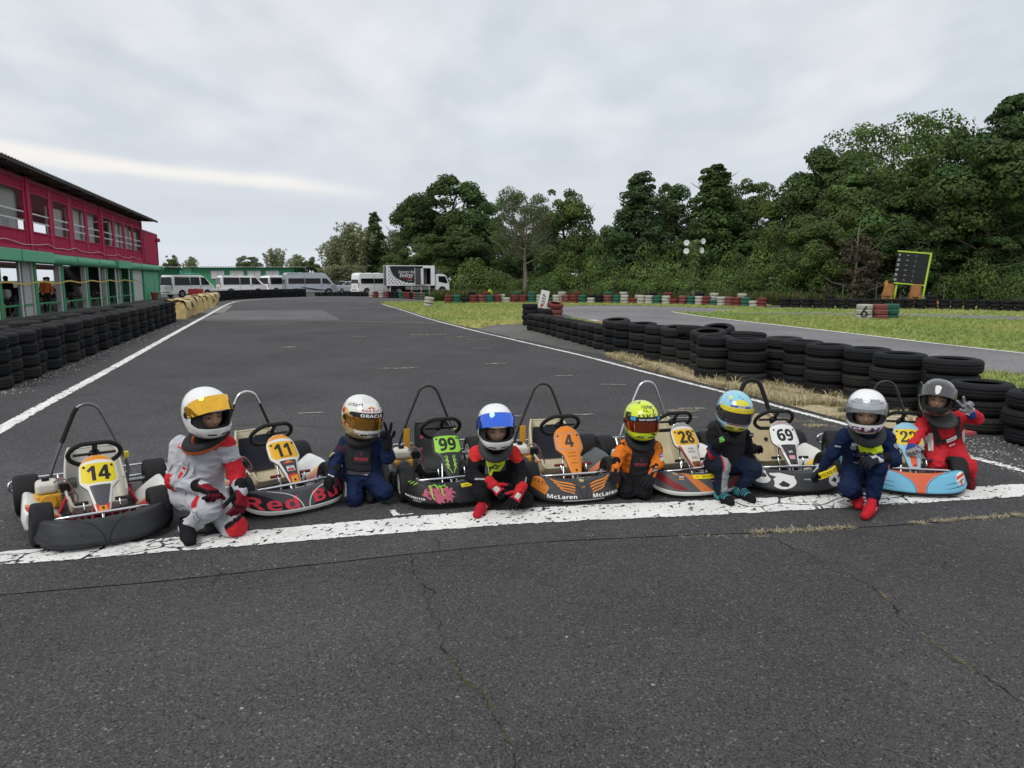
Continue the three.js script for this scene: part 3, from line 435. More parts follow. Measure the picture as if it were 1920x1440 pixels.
{ // safety tape strung from post to post
  const pts = []; for (let s = -6; s <= 24.5; s += 0.5) pts.push(bldPoint(s, 1.42 + 0.05 * Math.cos((s - 0.2) * 1.5) + 0.004 * s, 0.28));
  const g = grid(pts.length - 1, 1, (u, v) => { const p = pts[Math.round(u * (pts.length - 1))]; return [p.x, p.y + (v - 0.5) * 0.07, p.z]; });
  solo('barrier_tape', g, mat([0.62, 0.46, 0.1], 0.6, { side: THREE.DoubleSide }), 'yellow barrier tape strung along the open garage fronts', 'tape');
  solo('wall_cable', tube([bldPoint(24.6, 1.6, 0.1), bldPoint(27, 1.25, 0.25), bldPoint(30.5, 0.5, 0.3)], 0.014, 5), black, 'dark cable slanting down across the white roller shutter', 'cable');
}
{ // clutter inside the garages
  const R = rng(5), cols = [[0.03, 0.03, 0.035], [0.08, 0.08, 0.085], [0.2, 0.2, 0.2], [0.05, 0.06, 0.12], [0.3, 0.28, 0.25], [0.25, 0.05, 0.04], [0.4, 0.4, 0.38]].map((c) => mat(c, 0.7));
  const names = ['nearest the camera', 'behind the orange-shirted person', 'left of the middle garage', 'in the middle garage', 'right of the middle garage', 'in the garage with the single pole', 'beside the white shutter', 'behind the low rail of the nearest garage', 'just inside the third garage', 'just inside the fourth garage', 'just inside the fifth garage'];
  [0.9, 6.3, 9.8, 11.2, 14.2, 18.6, 22.4, 3.0, 10.2, 14.0, 18.4].forEach((s, i) => { // kart trolleys loaded with karts and bodywork
    const p = bldPoint(s, 0, i > 6 ? -0.62 : -1.9 - 0.6 * R()), t = thing('kart_trolley', `loaded kart trolley ${names[i]}`, 'trolley', [p.x, 0.012, p.z], BTURN + (R() - 0.5) * 0.4, 'trolleys in the garages'), m = () => cols[Math.floor(R() * cols.length)];
    mesh('frame', [bar([-0.6, 0.6, -0.25], [0.6, 0.6, -0.25], 0.02), bar([-0.6, 0.6, 0.25], [0.6, 0.6, 0.25], 0.02), bar([-0.6, 0.02, -0.25], [0.6, 0.6, -0.25], 0.02), bar([0.6, 0.02, -0.25], [-0.6, 0.6, -0.25], 0.02), bar([-0.6, 0.02, 0.25], [0.6, 0.6, 0.25], 0.02), bar([0.6, 0.02, 0.25], [-0.6, 0.6, 0.25], 0.02), bar([-0.6, 0.6, -0.25], [-0.6, 0.6, 0.25], 0.02), bar([0.6, 0.6, -0.25], [0.6, 0.6, 0.25], 0.02)], steel, t);
    for (const [x, z] of [[-0.5, -0.38], [-0.5, 0.38], [0.5, -0.38], [0.5, 0.38]]) mesh('wheel', new THREE.CylinderGeometry(0.13, 0.13, 0.15, 14).rotateX(Math.PI / 2).translate(x, 0.76, z), rubber, t);
    mesh('chassis', rbox(1.3, 0.1, 0.5, 0.04, 0, 0.72, 0), m(), t); mesh('seat', rbox(0.4, 0.4, 0.35, 0.1, -0.25, 0.95, 0), m(), t); mesh('nose', rbox(0.25, 0.22, 0.8, 0.09, 0.72, 0.76, 0), m(), t); mesh('steering_wheel', new THREE.TorusGeometry(0.14, 0.018, 6, 16).rotateY(1.1).translate(0.15, 1.08, 0), black, t);
  });
  const q = (s, z, w, h, d, c, name, label, cat, y = 0.012) => { const p = bldPoint(s, 0, z); const t = thing(name, label, cat, [p.x, y, p.z], BTURN); mesh('body', rbox(w, h, d, 0.02, 0, h / 2, 0), c, t); mesh('lid', rbox(w + 0.03, 0.06, d + 0.03, 0.02, 0, h + 0.031, 0), c, t); return t; };
  q(1.0, -0.45, 0.75, 0.5, 0.45, mat([0.34, 0.19, 0.09], 0.9), 'cardboard_box', 'brown cardboard box behind the low rail of the nearest garage', 'box');
  q(0.3, -0.6, 0.6, 0.62, 0.5, mat([0.02, 0.03, 0.09], 0.5), 'storage_bin', 'dark blue storage bin with pale lid in the nearest garage', 'bin');
  q(19.6, -0.9, 0.7, 0.9, 0.5, mat([0.2, 0.12, 0.09], 0.9), 'wooden_crate', 'brown crate in the garage with the single pole', 'crate');
  q(17.9, -1.6, 0.9, 1.1, 0.5, mat([0.26, 0.27, 0.22], 0.8), 'cabinet', 'olive grey cabinet left of the brown crate', 'cabinet');
  q(5.0, -2.4, 0.8, 1.0, 0.5, mat([0.06, 0.06, 0.07], 0.6), 'tool_chest', 'black tool chest behind the people in the second garage', 'tool chest');
  { const p = bldPoint(30.3, 0, 0.5), t = thing('flower_pot', 'terracotta pot at the foot of the pale green end wall', 'pot', [p.x, 0, p.z]); mesh('pot', new THREE.LatheGeometry([[0.01, 0], [0.22, 0], [0.3, 0.5], [0.34, 0.5], [0.34, 0.56], [0.27, 0.56], [0.2, 0.1], [0.01, 0.1]].map((a) => new THREE.Vector2(...a)), 18), mat([0.32, 0.1, 0.05], 0.85), t); mesh('earthTone', cyl(0.26, 0.26, 0.02, 14, 0, 0.5, 0), mat([0.04, 0.03, 0.02], 1), t); mesh('stem', [bar([0, 0.5, 0], [0.03, 1.5, 0.02], 0.012), bar([0.05, 0.5, 0], [-0.05, 1.0, 0.05], 0.008)], mat([0.12, 0.1, 0.05], 0.9), t); }
}
// parking stripes in front of the garages
{ const list = []; for (let i = 0; i < 12; i++) { const s = -3 + i * 2.5, a = bldPoint(s, 0, 1.2), c = bldPoint(s + 0.1, 0, 4.4); const d = bldPoint(s + 0.12, 0, 1.2).sub(a); list.push(grid(1, 1, (u, v) => { const p = a.clone().lerp(c, v).addScaledVector(d, u); return [p.x, 0.005, p.z]; })); } const g = merge(list); structure('bay_stripe', paint(g, () => [0.9, 0.9, 0.88]), whitePaint); }

// ---------------------------------------------------------------- green shed behind the vans
{
  const b = thing('green_shed', 'low green corrugated shed with white windows behind the vans', 'building', [-43.5, 0, -87], 0.03), P = (n, g, m) => mesh(n, g, m, b);
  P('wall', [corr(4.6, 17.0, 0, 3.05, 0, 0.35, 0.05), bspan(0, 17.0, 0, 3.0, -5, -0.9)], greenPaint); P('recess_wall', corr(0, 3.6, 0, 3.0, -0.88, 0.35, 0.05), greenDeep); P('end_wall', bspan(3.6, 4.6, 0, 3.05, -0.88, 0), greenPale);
  const r = P('roof', grid(1, 1, (u, v) => [mix(-1, 18, u), 3.12 + 0.14 * v, mix(0.6, -5.3, v)]), mat([0.3, 0.3, 0.29], 0.7, { side: THREE.DoubleSide }));
  for (let s = -0.9; s < 18; s += 0.34) mesh('corrugation', bspan(s, s + 0.15, 3.06, 3.16, 0.5, 0.62), mat([0.33, 0.33, 0.32], 0.7), r);
  for (const s of [7.0, 9.3, 11.4, 13.6]) { const w = P('window', bspan(s, s + 1.55, 1.75, 2.62, 0.01, 0.05), mat([0.62, 0.62, 0.6], 0.5)); mesh('frame', [bspan(s - 0.05, s, 1.7, 2.67, 0.01, 0.08), bspan(s + 1.55, s + 1.6, 1.7, 2.67, 0.01, 0.08), bspan(s, s + 1.55, 2.62, 2.67, 0.01, 0.08), bspan(s, s + 1.55, 1.7, 1.75, 0.01, 0.08), bspan(s + 0.75, s + 0.8, 1.75, 2.62, 0.05, 0.08)], greyWall, w); }
}

// ---------------------------------------------------------------- trees
const leafMat = dull([1, 1, 1], 0.95, { vertexColors: true, side: THREE.DoubleSide, transmission: 0.3, thickness: 0 });
const barkMat = mat([0.07, 0.055, 0.042], 0.95), paleBark = mat([0.2, 0.16, 0.13], 0.95);
class Leaves { // many small folded leaf sprays in one geometry
  constructor(seed) { this.R = rng(seed); this.p = []; this.n = []; this.c = []; }
  spray(x, y, z, s, col, nx, ny, nz) { // two triangles, roughly facing (nx, ny, nz) with scatter
    const R = this.R, a = V(nx + (R() - 0.5) * 1.5, ny + (R() - 0.5) * 1.5 + 0.25, nz + (R() - 0.5) * 1.5).normalize();
    const t = new THREE.Vector3().crossVectors(a, V(R() - 0.5, R() - 0.5, R() - 0.5)).normalize(), b = new THREE.Vector3().crossVectors(a, t), l = s * (0.7 + 0.7 * R()), w = s * (0.35 + 0.4 * R()), k = s * 0.22 * (R() - 0.3);
    const P = [[-l * 0.55, 0, 0], [0, -w, k], [l * 0.75, 0, -k], [0, w, k]].map(([u, v, q]) => [x + t.x * u + b.x * v + a.x * q, y + t.y * u + b.y * v + a.y * q, z + t.z * u + b.z * v + a.z * q]);
    const f = 0.62 + 0.7 * R(), N = V(nx * 0.7 + a.x, ny * 0.7 + a.y, nz * 0.7 + a.z).normalize();
    for (const i of [0, 1, 2, 0, 2, 3]) { this.p.push(...P[i]); this.n.push(a.x, a.y, a.z); this.c.push(col[0] * f, col[1] * f, col[2] * f); }
  }
  blob(cx, cy, cz, rx, ry, rz, n, s, col, seed = 1, lower = -0.75) { // leaves on the bumpy skin of a lobe, some inside
    const R = this.R; for (let i = 0; i < n; i++) {
      let u = R() * 2 - 1; if (u < lower) u = mix(lower, 1, R()); const a = R() * 6.283, q = Math.sqrt(1 - u * u), dx = q * Math.cos(a), dy = u, dz = q * Math.sin(a);
      const b = 0.78 + 0.5 * (fbm(dx * 2.2 + cx + seed, dy * 2.2 + cy, dz * 2.2 + cz, 3) - 0.35), k = b * (R() < 0.75 ? 0.9 + 0.16 * R() : 0.45 + 0.5 * R());
      const h = 0.8 + 0.4 * noise3(dx * 3 + cx, dy * 3 + cy, dz * 3 + cz);
      this.spray(cx + dx * rx * k, cy + dy * ry * k, cz + dz * rz * k, s, [col[0] * h, col[1] * h, col[2] * (2 - h)], dx, dy, dz);
    }
  }
  geo() { const g = new THREE.BufferGeometry(); g.setAttribute('position', new THREE.Float32BufferAttribute(this.p, 3)); g.setAttribute('normal', new THREE.Float32BufferAttribute(this.n, 3)); g.setAttribute('color', new THREE.Float32BufferAttribute(this.c, 3)); return g; }
}
function trunkGeo(h, r, seed, limbs, spread, from = 0.35) {
  const R = rng(seed), P = []; for (let i = 0; i <= 7; i++) P.push(V((fbm(i * 0.7, 1, seed) - 0.5) * r * 5 * (i / 7), (h * i) / 7, (fbm(i * 0.7, 5, seed) - 0.5) * r * 5 * (i / 7)));
  const list = [sweep(P, (t) => r * (1.25 - 1.05 * t) + (t < 0.05 ? r * 0.4 : 0), 8)];
  for (let i = 0; i < limbs; i++) { const t = mix(from, 0.92, (i + R() * 0.6) / limbs), p = V(0, h * t, 0), a = i * 2.4 + R(), L = spread * (1.15 - 0.6 * t) * (0.7 + 0.5 * R()), up = 0.35 + 0.5 * R(); const Q = [p, p.clone().add(V(Math.cos(a) * L * 0.4, L * 0.25 * up, Math.sin(a) * L * 0.4)), p.clone().add(V(Math.cos(a + 0.15) * L * 0.75, L * 0.55 * up, Math.sin(a + 0.15) * L * 0.75)), p.clone().add(V(Math.cos(a) * L, L * 0.9 * up, Math.sin(a) * L))]; list.push(sweep(Q, (k) => r * 0.42 * (1 - 0.85 * k) * (1.1 - 0.5 * t), 5)); for (let j = 0; j < 2; j++) { const m = Q[1 + j], b = a + (j ? 0.9 : -0.9), l2 = L * 0.45; list.push(sweep([m, m.clone().add(V(Math.cos(b) * l2 * 0.6, l2 * 0.4, Math.sin(b) * l2 * 0.6)), m.clone().add(V(Math.cos(b) * l2, l2 * 0.8, Math.sin(b) * l2))], (k) => r * 0.17 * (1 - 0.8 * k), 4)); } }
  return merge(list);
}
// crown kinds, each unit tree about 10 m tall with a crown radius of 4 m
const COLS = { dark: [0.074, 0.124, 0.040], mid: [0.10, 0.156, 0.046], fresh: [0.12, 0.185, 0.05], blue: [0.066, 0.112, 0.044], bamboo: [0.27, 0.29, 0.15], olive: [0.10, 0.105, 0.035], vine: [0.14, 0.21, 0.062] };
function crownBroad(seed, col, n = 26, dens = 1) { // wide irregular broadleaf crown made of many separate clumps
  const L = new Leaves(seed), R = L.R; n = Math.round(n * 1.9); for (let i = 0; i < n; i++) { const t = i / n, y = mix(1.5, 9.4, Math.pow(R(), 0.72)), wid = 3.7 * Math.sqrt(Math.max(0.03, 1 - (Math.abs(y - 4.4) / 5.4) ** 2.2)), a = i * 2.39996 + R(), r = wid * Math.pow(R(), 0.4) * 0.86, s = (0.6 + 0.85 * R() ** 1.5) * (y > 8 ? 0.7 : 1); const k = 0.8 + 0.45 * R(), c = col.map((v, j) => v * k * (j === 0 ? 0.85 + 0.4 * R() : 1)); L.blob(Math.cos(a) * r, y, Math.sin(a) * r, s * 1.15, s * 0.85, s * 1.15, Math.round(470 * s * s * dens), 0.155, c, i * 7 + seed, -0.6); } return L.geo();
}
function crownCone(seed, col, dens = 1) { // conifer-like: tiers of drooping boughs
  const L = new Leaves(seed), R = L.R; for (let k = 0; k < 22; k++) { const t = k / 22, y = mix(1.2, 9.7, t), wid = mix(3.4, 0.4, Math.pow(t, 1.35)), nb = Math.round(mix(11, 4, t)); for (let b = 0; b < nb; b++) { const a = (b / nb) * 6.283 + k * 1.3 + R() * 0.7, r = wid * (0.35 + 0.85 * R()), s = mix(1.1, 0.4, t) * (0.6 + 0.7 * R()), f = 0.75 + 0.5 * R(); if (b % 3 === 0) L.blob(Math.cos(a) * r * 0.3, y, Math.sin(a) * r * 0.3, s * 0.9, s * 0.9, s * 0.9, Math.round(80 * s), 0.155, col.map((v) => v * f), k * 9 + b + 50, -0.9); L.blob(Math.cos(a) * r * 0.78, y - 0.1 * r + 0.45 * (R() - 0.5), Math.sin(a) * r * 0.75, s * 1.0, s * 0.66, s * 1.0, Math.round(150 * s * dens + 20), 0.155, col.map((v) => v * f), k * 9 + b, -0.5); } } return L.geo();
}
function crownAiry(seed, col) { // light, open crown: small separate sprays at the ends of long boughs
  const L = new Leaves(seed), R = L.R; for (let i = 0; i < 130; i++) { const y = mix(3.2, 10, R()), wid = 4.4 * Math.sqrt(Math.max(0.08, 1 - ((y - 7) / 4.2) ** 2)), a = R() * 6.283, r = wid * Math.sqrt(R()), s = 0.45 + 0.45 * R(), f = 0.8 + 0.5 * R(); L.blob(Math.cos(a) * r, y, Math.sin(a) * r, s * 1.3, s * 0.8, s * 1.3, Math.round(190 * s), 0.13, col.map((v) => v * f), i, -0.7); } return L.geo();
}
function crownBamboo(seed, col) { // arching culms with feathery drooping sprays
  const L = new Leaves(seed), R = L.R; for (let i = 0; i < 26; i++) { const a = R() * 6.283, lean = 0.6 + 1.3 * R(), h = 7.2 + 2.8 * R(), ox = (R() - 0.5) * 2.2, oz = (R() - 0.5) * 2.2; for (let k = 0; k < 19; k++) { const t = mix(0.3, 1, k / 18), x = ox + Math.cos(a) * lean * t * t, z = oz + Math.sin(a) * lean * t * t, y = h * (t - 0.12 * t * t * t), s = 0.42 * (1.2 - 0.55 * t); const f = 0.75 + 0.55 * R(); L.blob(x + (R() - 0.5) * 0.7, y, z + (R() - 0.5) * 0.7, s * 1.3, s * 0.8, s * 1.3, 22, 0.15, col.map((v) => v * f), i * 31 + k, -0.9); } } return L.geo();
}
function culms(seed) { const R = rng(seed), list = []; for (let i = 0; i < 22; i++) { const a = R() * 6.283, lean = 0.6 + 1.3 * R(), h = 7.2 + 2.8 * R(), ox = (R() - 0.5) * 2.2, oz = (R() - 0.5) * 2.2, P = []; for (let k = 0; k <= 5; k++) { const t = k / 5; P.push(V(ox + Math.cos(a) * lean * t * t, h * (t - 0.12 * t * t * t), oz + Math.sin(a) * lean * t * t)); } list.push(sweep(P, (t) => 0.05 * (1 - 0.8 * t), 5)); } return merge(list); }
function crownMound(seed, col, dens = 1) { // bush smothered in vines: overlapping lobes down to the ground (radius 2.4, height 3)
  const L = new Leaves(seed), R = L.R; for (let i = 0; i < 15; i++) { const a = i * 2.4 + R(), r = 1.7 * Math.sqrt(i / 15) * (0.8 + 0.4 * R()), y = 0.35 + 1.9 * (1 - r / 2.4) * (0.6 + 0.6 * R()), s = 0.62 + 0.5 * R(), f = 0.8 + 0.45 * R(); L.blob(Math.cos(a) * r, y, Math.sin(a) * r, s * 1.15, s * 0.9, s * 1.15, Math.round(330 * s * s * dens), 0.115, col.map((v) => v * f), i + seed, -0.8); } return L.geo();
}
const CROWN = {
  broadDark: [crownBroad(3, COLS.dark), crownBroad(14, COLS.dark, 30)], broadMid: [crownBroad(25, COLS.mid), crownBroad(36, COLS.mid, 22)], cone: [crownCone(47, COLS.blue), crownCone(58, COLS.dark)], airy: [crownAiry(69, COLS.mid)],
  bamboo: [crownBamboo(81, COLS.bamboo)], mound: [crownMound(92, COLS.vine), crownMound(103, COLS.mid), crownMound(104, COLS.fresh)],
};
const TRUNK = { broad: trunkGeo(8.2, 0.24, 5, 9, 4.2), cone: trunkGeo(9.2, 0.2, 6, 10, 2.6, 0.2), airy: trunkGeo(8.6, 0.2, 7, 11, 5), bamboo: culms(81), mound: trunkGeo(1.8, 0.06, 9, 7, 1.8, 0.15) };
const culmMat = mat([0.17, 0.17, 0.08], 0.7);
let treeTurn = 0;
function tree(kind, variant, label, [x, z], h, wide, group, y = -0.03) { // h: height in metres, wide: crown width in metres
  const base = kind.startsWith('broad') ? 'broad' : kind, unit = base === 'mound' ? [2.75, 4.0] : base === 'bamboo' ? [9.0, 4.6] : base === 'cone' ? [9.9, 5.4] : base === 'airy' ? [10.2, 7.4] : [9.8, 7.0];
  const names = { broad: 'broadleaf_tree', cone: 'conifer_tree', airy: 'open_crowned_tree', bamboo: 'bamboo_clump', mound: 'bush' };
  const t = thing(names[base], label, base === 'mound' ? 'bush' : base === 'bamboo' ? 'bamboo' : 'tree', [x, y, z], (treeTurn += 2.1), group);
  t.scale.set(wide / unit[1], h / unit[0], wide / unit[1]);
  mesh('trunk', TRUNK[base], base === 'bamboo' ? culmMat : barkMat, t); mesh('crown', CROWN[kind][variant % CROWN[kind].length], leafMat, t); return t;
}
const TREES = [
['cone',0,'tall dark pine rising highest at the right edge of the wood',[33.8,-50.0],14.3,8.0],
['broadDark',0,'huge dark evergreen overhanging the ground at the far right',[28.6,-43.5],9.8,7.5],
['broadDark',1,'dark broadleaf tree between the open-crowned tree and the tall pine',[31.9,-53.0],12.1,6.7],
['airy',0,'open-crowned tree with light showing between its boughs, above the scoreboard',[28.7,-55.0],13.6,8.8],
['broadDark',0,'rounded dark tree on the left shoulder of the right-hand wood',[23.0,-53.0],10.9,7.1],
['broadMid',0,'smaller green tree at the left foot of the right-hand wood',[21.2,-55.0],8.9,5.7],
['broadMid',1,'mid-green tree below the open-crowned tree',[23.7,-49.0],8.9,6.9],
['broadDark',1,'dark tree right behind the black scoreboard',[27.1,-48.0],8.3,7.2],
['broadMid',0,'low vine-hung tree left of the withered brown tree',[20.7,-47.0],6.2,4.6],
['broadDark',0,'low dark tree right of the scoreboard',[28.3,-46.0],5.8,5.5],
['cone',1,'tall pointed tree behind the floodlight mast',[16.2,-58.0],11.0,7.1],
['broadMid',1,'green tree close to the right of the tall pointed tree',[20.1,-61.0],9.9,5.2],
['cone',0,'ragged conifer left of the tall pointed tree',[10.5,-60.0],10.6,6.3],
['broadDark',1,'dark round tree between the ragged conifer and the tall pointed tree',[13.9,-63.0],9.8,5.2],
['broadDark',0,'low dark tree in the dip of the treeline',[8.5,-64.0],6.2,4.3],
['broadMid',0,'broad-crowned tree right of the dead tree',[4.8,-66.0],9.9,6.2],
['airy',0,'thin-crowned tree behind the dead tree',[1.4,-78.0],11.0,6.1],
['broadDark',1,'largest dome-shaped dark tree behind the box truck',[-7.4,-92.0],14.3,12.0],
['broadDark',0,'dark tree on the left flank of the dome-shaped tree',[-11.8,-94.0],12.3,8.1],
['broadDark',1,'dark tree on the right flank of the dome-shaped tree',[-3.4,-90.0],11.2,6.7],
['broadMid',1,'mid-green tree low in front of the dome-shaped tree',[-8.7,-87.0],7.0,7.8],
['cone',1,'narrow dark conifer beside the bamboo',[-18.3,-96.0],10.8,4.7],
['bamboo',0,'leftmost tall bamboo clump behind the silver van',[-23.3,-95.0],7.5,4.4],
['bamboo',0,'tallest bamboo clump, left of the narrow conifer',[-20.4,-93.0],9.1,4.8],
['bamboo',0,'low bushy bamboo right behind the silver van',[-20.5,-88.0],3.5,6.2],
['bamboo',0,'yellowish bamboo between the narrow conifer and the dome-shaped tree',[-15.8,-97.0],8.4,4.8],
['broadMid',0,'green tree behind the rear of the box truck',[-13.8,-90.0],5.5,6.0],
['broadMid',0,'small tree peeping over the left end of the green shed',[-46.4,-98.0],5.0,2.5],
['bamboo',0,'pale bamboo tuft above the green shed roof',[-43.3,-97.0],4.8,2.2],
['broadMid',1,'rounded bush-like tree above the middle of the green shed',[-36.6,-100.0],4.9,3.9],
['bamboo',0,'leaning pale bamboo at the right end of the green shed',[-31.5,-96.0],5.9,3.0],
['bamboo',0,'bamboo clump left of the small green tree behind the silver van',[-28.2,-94.0],5.0,2.9],
['broadMid',0,'small green tree behind the high-roofed silver van',[-26.3,-94.0],4.6,3.1],
['broadDark',0,'shaded tree deep in the wood right of the dead tree',[6.9,-72.0],6.0,6.4],
['broadDark',1,'shaded tree deep in the wood behind the floodlight mast',[16.5,-66.0],7.1,6.4],
['broadDark',0,'shaded tree in the dip before the right-hand wood',[22.6,-62.0],6.3,5.1],
['broadDark',1,'shaded tree seen under the dead tree',[0.3,-84.0],6.8,7.5],
['broadDark',1,'shaded tree below the ragged conifer',[11.4,-66.0],5.7,5.4],
['broadDark',0,'shaded tree low behind the withered brown tree',[25.0,-50.0],4.7,5.2],
['broadDark',1,'low dark foliage at the far right above the tyre wall',[29.4,-42.5],4.2,4.8],
['broadDark',0,'shaded tree right behind the cab of the box truck',[-5.7,-86.0],6.9,7.7],
['broadDark',1,'shaded tree right of the dead tree trunk',[3.2,-72.0],6.6,5.9],
['broadDark',0,'shaded tree right of the floodlight mast',[19.2,-62.0],5.9,5.1],
['broadMid',1,'vine-draped tree at the left end of the right-hand wood',[20.5,-50.0],6.1,4.9],
['broadDark',1,'shaded tree low behind the scoreboard',[24.7,-46.0],5.1,4.5]];
const BUSHES = [[-17.4,-87.0,2.2,5.2,1],[-13.9,-87.0,3.8,5.8,1],[-10.2,-86.0,3.2,5.8,1],[-3.1,-62.0,3.3,4.4,2],[-0.9,-64.0,2.5,3.8,1],[1.1,-60.0,2.0,3.1,1],[2.5,-56.0,1.8,2.9,1],[3.9,-58.0,2.7,4.1,2],[6.0,-58.0,2.6,3.9,1],[7.7,-60.0,4.6,4.0,0],[7.9,-53.0,2.2,3.2,0],[10.1,-61.0,5.9,3.2,0],[10.7,-57.0,3.9,3.8,0],[10.8,-52.0,2.0,3.1,0],[12.5,-56.0,3.4,3.8,0],[12.6,-51.5,2.1,2.7,0],[14.8,-56.0,3.8,3.6,0],[14.4,-51.0,1.8,2.7,0],[16.5,-54.0,3.2,3.6,0],[16.9,-52.0,2.5,3.1,1],[18.9,-54.0,4.3,4.0,0],[20.3,-52.0,5.2,3.5,0],[19.6,-49.0,2.8,3.3,0],[21.5,-50.0,4.7,3.5,0],[20.7,-47.0,2.8,3.2,0],[23.5,-50.0,5.6,3.0,0],[21.8,-46.0,2.4,2.7,1],[24.5,-47.0,2.8,2.8,1],[27.6,-46.0,4.1,3.1,1],[27.1,-44.0,2.1,2.6,1],[27.7,-42.0,3.0,2.8,1],[28.1,-40.0,2.3,2.4,1]];
for (const [kind, v, label, at, h, w] of TREES) tree(kind, v, label, at, h, w, 'trees of the wood behind the circuit');
BUSHES.forEach(([x, z, h, w, v], i) => tree('mound', v, `leafy vine-covered bush, ${ord(i + 1)} from the left along the foot of the wood`, [x, z], h, w, 'bushes at the foot of the wood'));
{ // dead tree with a pale bare trunk and a haze of brown twigs
  const t = thing('dead_tree', 'bare brown dead tree with a pale trunk left of centre in the wood', 'tree', [1.06, -0.03, -58]), R = rng(8);
  mesh('trunk', trunkGeo(6.6, 0.17, 12, 12, 3.4, 0.42), paleBark, t);
  const tw = []; for (let i = 0; i < 420; i++) { const a = R() * 6.283, y = 3.4 + 4.2 * R(), r = 2.3 * Math.sqrt(R()) * Math.sqrt(Math.max(0.1, 1 - ((y - 5.4) / 2.6) ** 2)), x = Math.cos(a) * r, z = Math.sin(a) * r, l = 0.5 + 0.7 * R(), b = a + (R() - 0.5) * 1.4; tw.push(bar([x, y, z], [x + Math.cos(b) * l * 0.6, y + l * (0.3 + 0.6 * R()), z + Math.sin(b) * l * 0.6], 0.016, 3, 0.006)); }
  mesh('twigs', tw, mat([0.13, 0.108, 0.09], 0.95), t);
  const L = new Leaves(55); for (let i = 0; i < 54; i++) { const a = R() * 6.283, y = 3.2 + 4.3 * R(), r = 2.2 * Math.sqrt(R()); L.blob(Math.cos(a) * r, y, Math.sin(a) * r, 0.5, 0.4, 0.5, 26, 0.13, [0.09, 0.115, 0.05], i); } mesh('crown', L.geo(), leafMat, t);
}
{ // withered brown conifer
  const t = thing('withered_tree', 'withered brown tree with drooping boughs left of the scoreboard', 'tree', [21.3, -0.03, -44.6]), L = new Leaves(66), R = L.R;
  mesh('trunk', trunkGeo(5.2, 0.12, 14, 9, 2, 0.1), paleBark, t);
  for (let i = 0; i < 34; i++) { const y = 0.6 + 3.4 * R(), a = R() * 6.283, r = (2.1 - 0.42 * y) * Math.sqrt(R()) + 0.2; L.blob(Math.cos(a) * r, y, Math.sin(a) * r, 0.6, 0.28, 0.6, 60, 0.13, [0.095, 0.078, 0.055], i, -0.9); } mesh('crown', L.geo(), leafMat, t);
}
{ // rank grass between the far tyre barrier and the wood
  const R = rng(300), spots = [], T = bladeTuft(14, 0.55, 0.03, 0.7, 21); for (let i = 0; i < 9000; i++) { const t = R(), x = mix(-6, 20, t), base = x < 7 ? -51 : x < 13 ? mix(-51, -46, (x - 7) / 6) : mix(-46, -42, (x - 13) / 7), z = base - 6 * R(); spots.push([x, z, 0.6 + 0.9 * R(), -0.03]); } for (let i = 0; i < 1500; i++) spots.push([mix(20, 36, R()), -41 - 4 * R(), 0.4 + 0.5 * R(), -0.03]); for (let i = 0; i < 1500; i++) spots.push([mix(-45, -6, R()), -88 - 6 * R(), 0.8 + 0.8 * R(), -0.03]);
  scatter('rank_grass', 'tall rank grass between the painted tyre barrier and the wood', T, spots, (x, z, r) => { const k = 0.6 + 0.6 * r(); return r() < 0.25 ? [0.16 * k, 0.135 * k, 0.06 * k] : [0.075 * k, 0.105 * k, 0.032 * k]; }, 301);
}

// ---------------------------------------------------------------- vehicles
const carGlass = phys([0.008, 0.009, 0.011], 0.12, { specularIntensity: 0.6 }), whiteCar = phys([0.86, 0.86, 0.85], 0.35, { clearcoat: 0.7, clearcoatRoughness: 0.08 }), silverCar = phys([0.42, 0.44, 0.48], 0.35, { metalness: 0.45, clearcoat: 0.8, clearcoatRoughness: 0.08 }), tail = mat([0.3, 0.01, 0.01], 0.25), lampGlass = mat([0.6, 0.6, 0.6], 0.15), plastic = mat([0.03, 0.03, 0.032], 0.6), wheelSteel = mat([0.35, 0.35, 0.36], 0.4, { metalness: 0.7 });
function arch(list, cx, r) { const out = []; for (let i = 0; i <= 8; i++) { const a = (i / 8) * Math.PI; out.push([cx + r * Math.cos(a), list + r * 1.0 * Math.sin(a)]); } return out; } // right to left over the wheel
function carWheel(parent, x, z, r, w, side) {
  const t = mesh('wheel', new THREE.CylinderGeometry(r * 0.62, r * 0.62, w * 0.9, 16).rotateX(Math.PI / 2).translate(x, r, z), wheelSteel, parent);
  mesh('tyre', new THREE.LatheGeometry([[r * 0.6, -w / 2], [r * 0.93, -w / 2], [r, -w * 0.32], [r, w * 0.32], [r * 0.93, w / 2], [r * 0.6, w / 2], [r * 0.6, -w / 2]].map((p) => new THREE.Vector2(...p)), 20).rotateX(Math.PI / 2).translate(x, r, z), rubber, t);
  mesh('hub_cap', new THREE.CylinderGeometry(r * 0.2, r * 0.25, 0.04, 10).rotateX(Math.PI / 2).translate(x, r, z + side * w * 0.47), plastic, t);
}
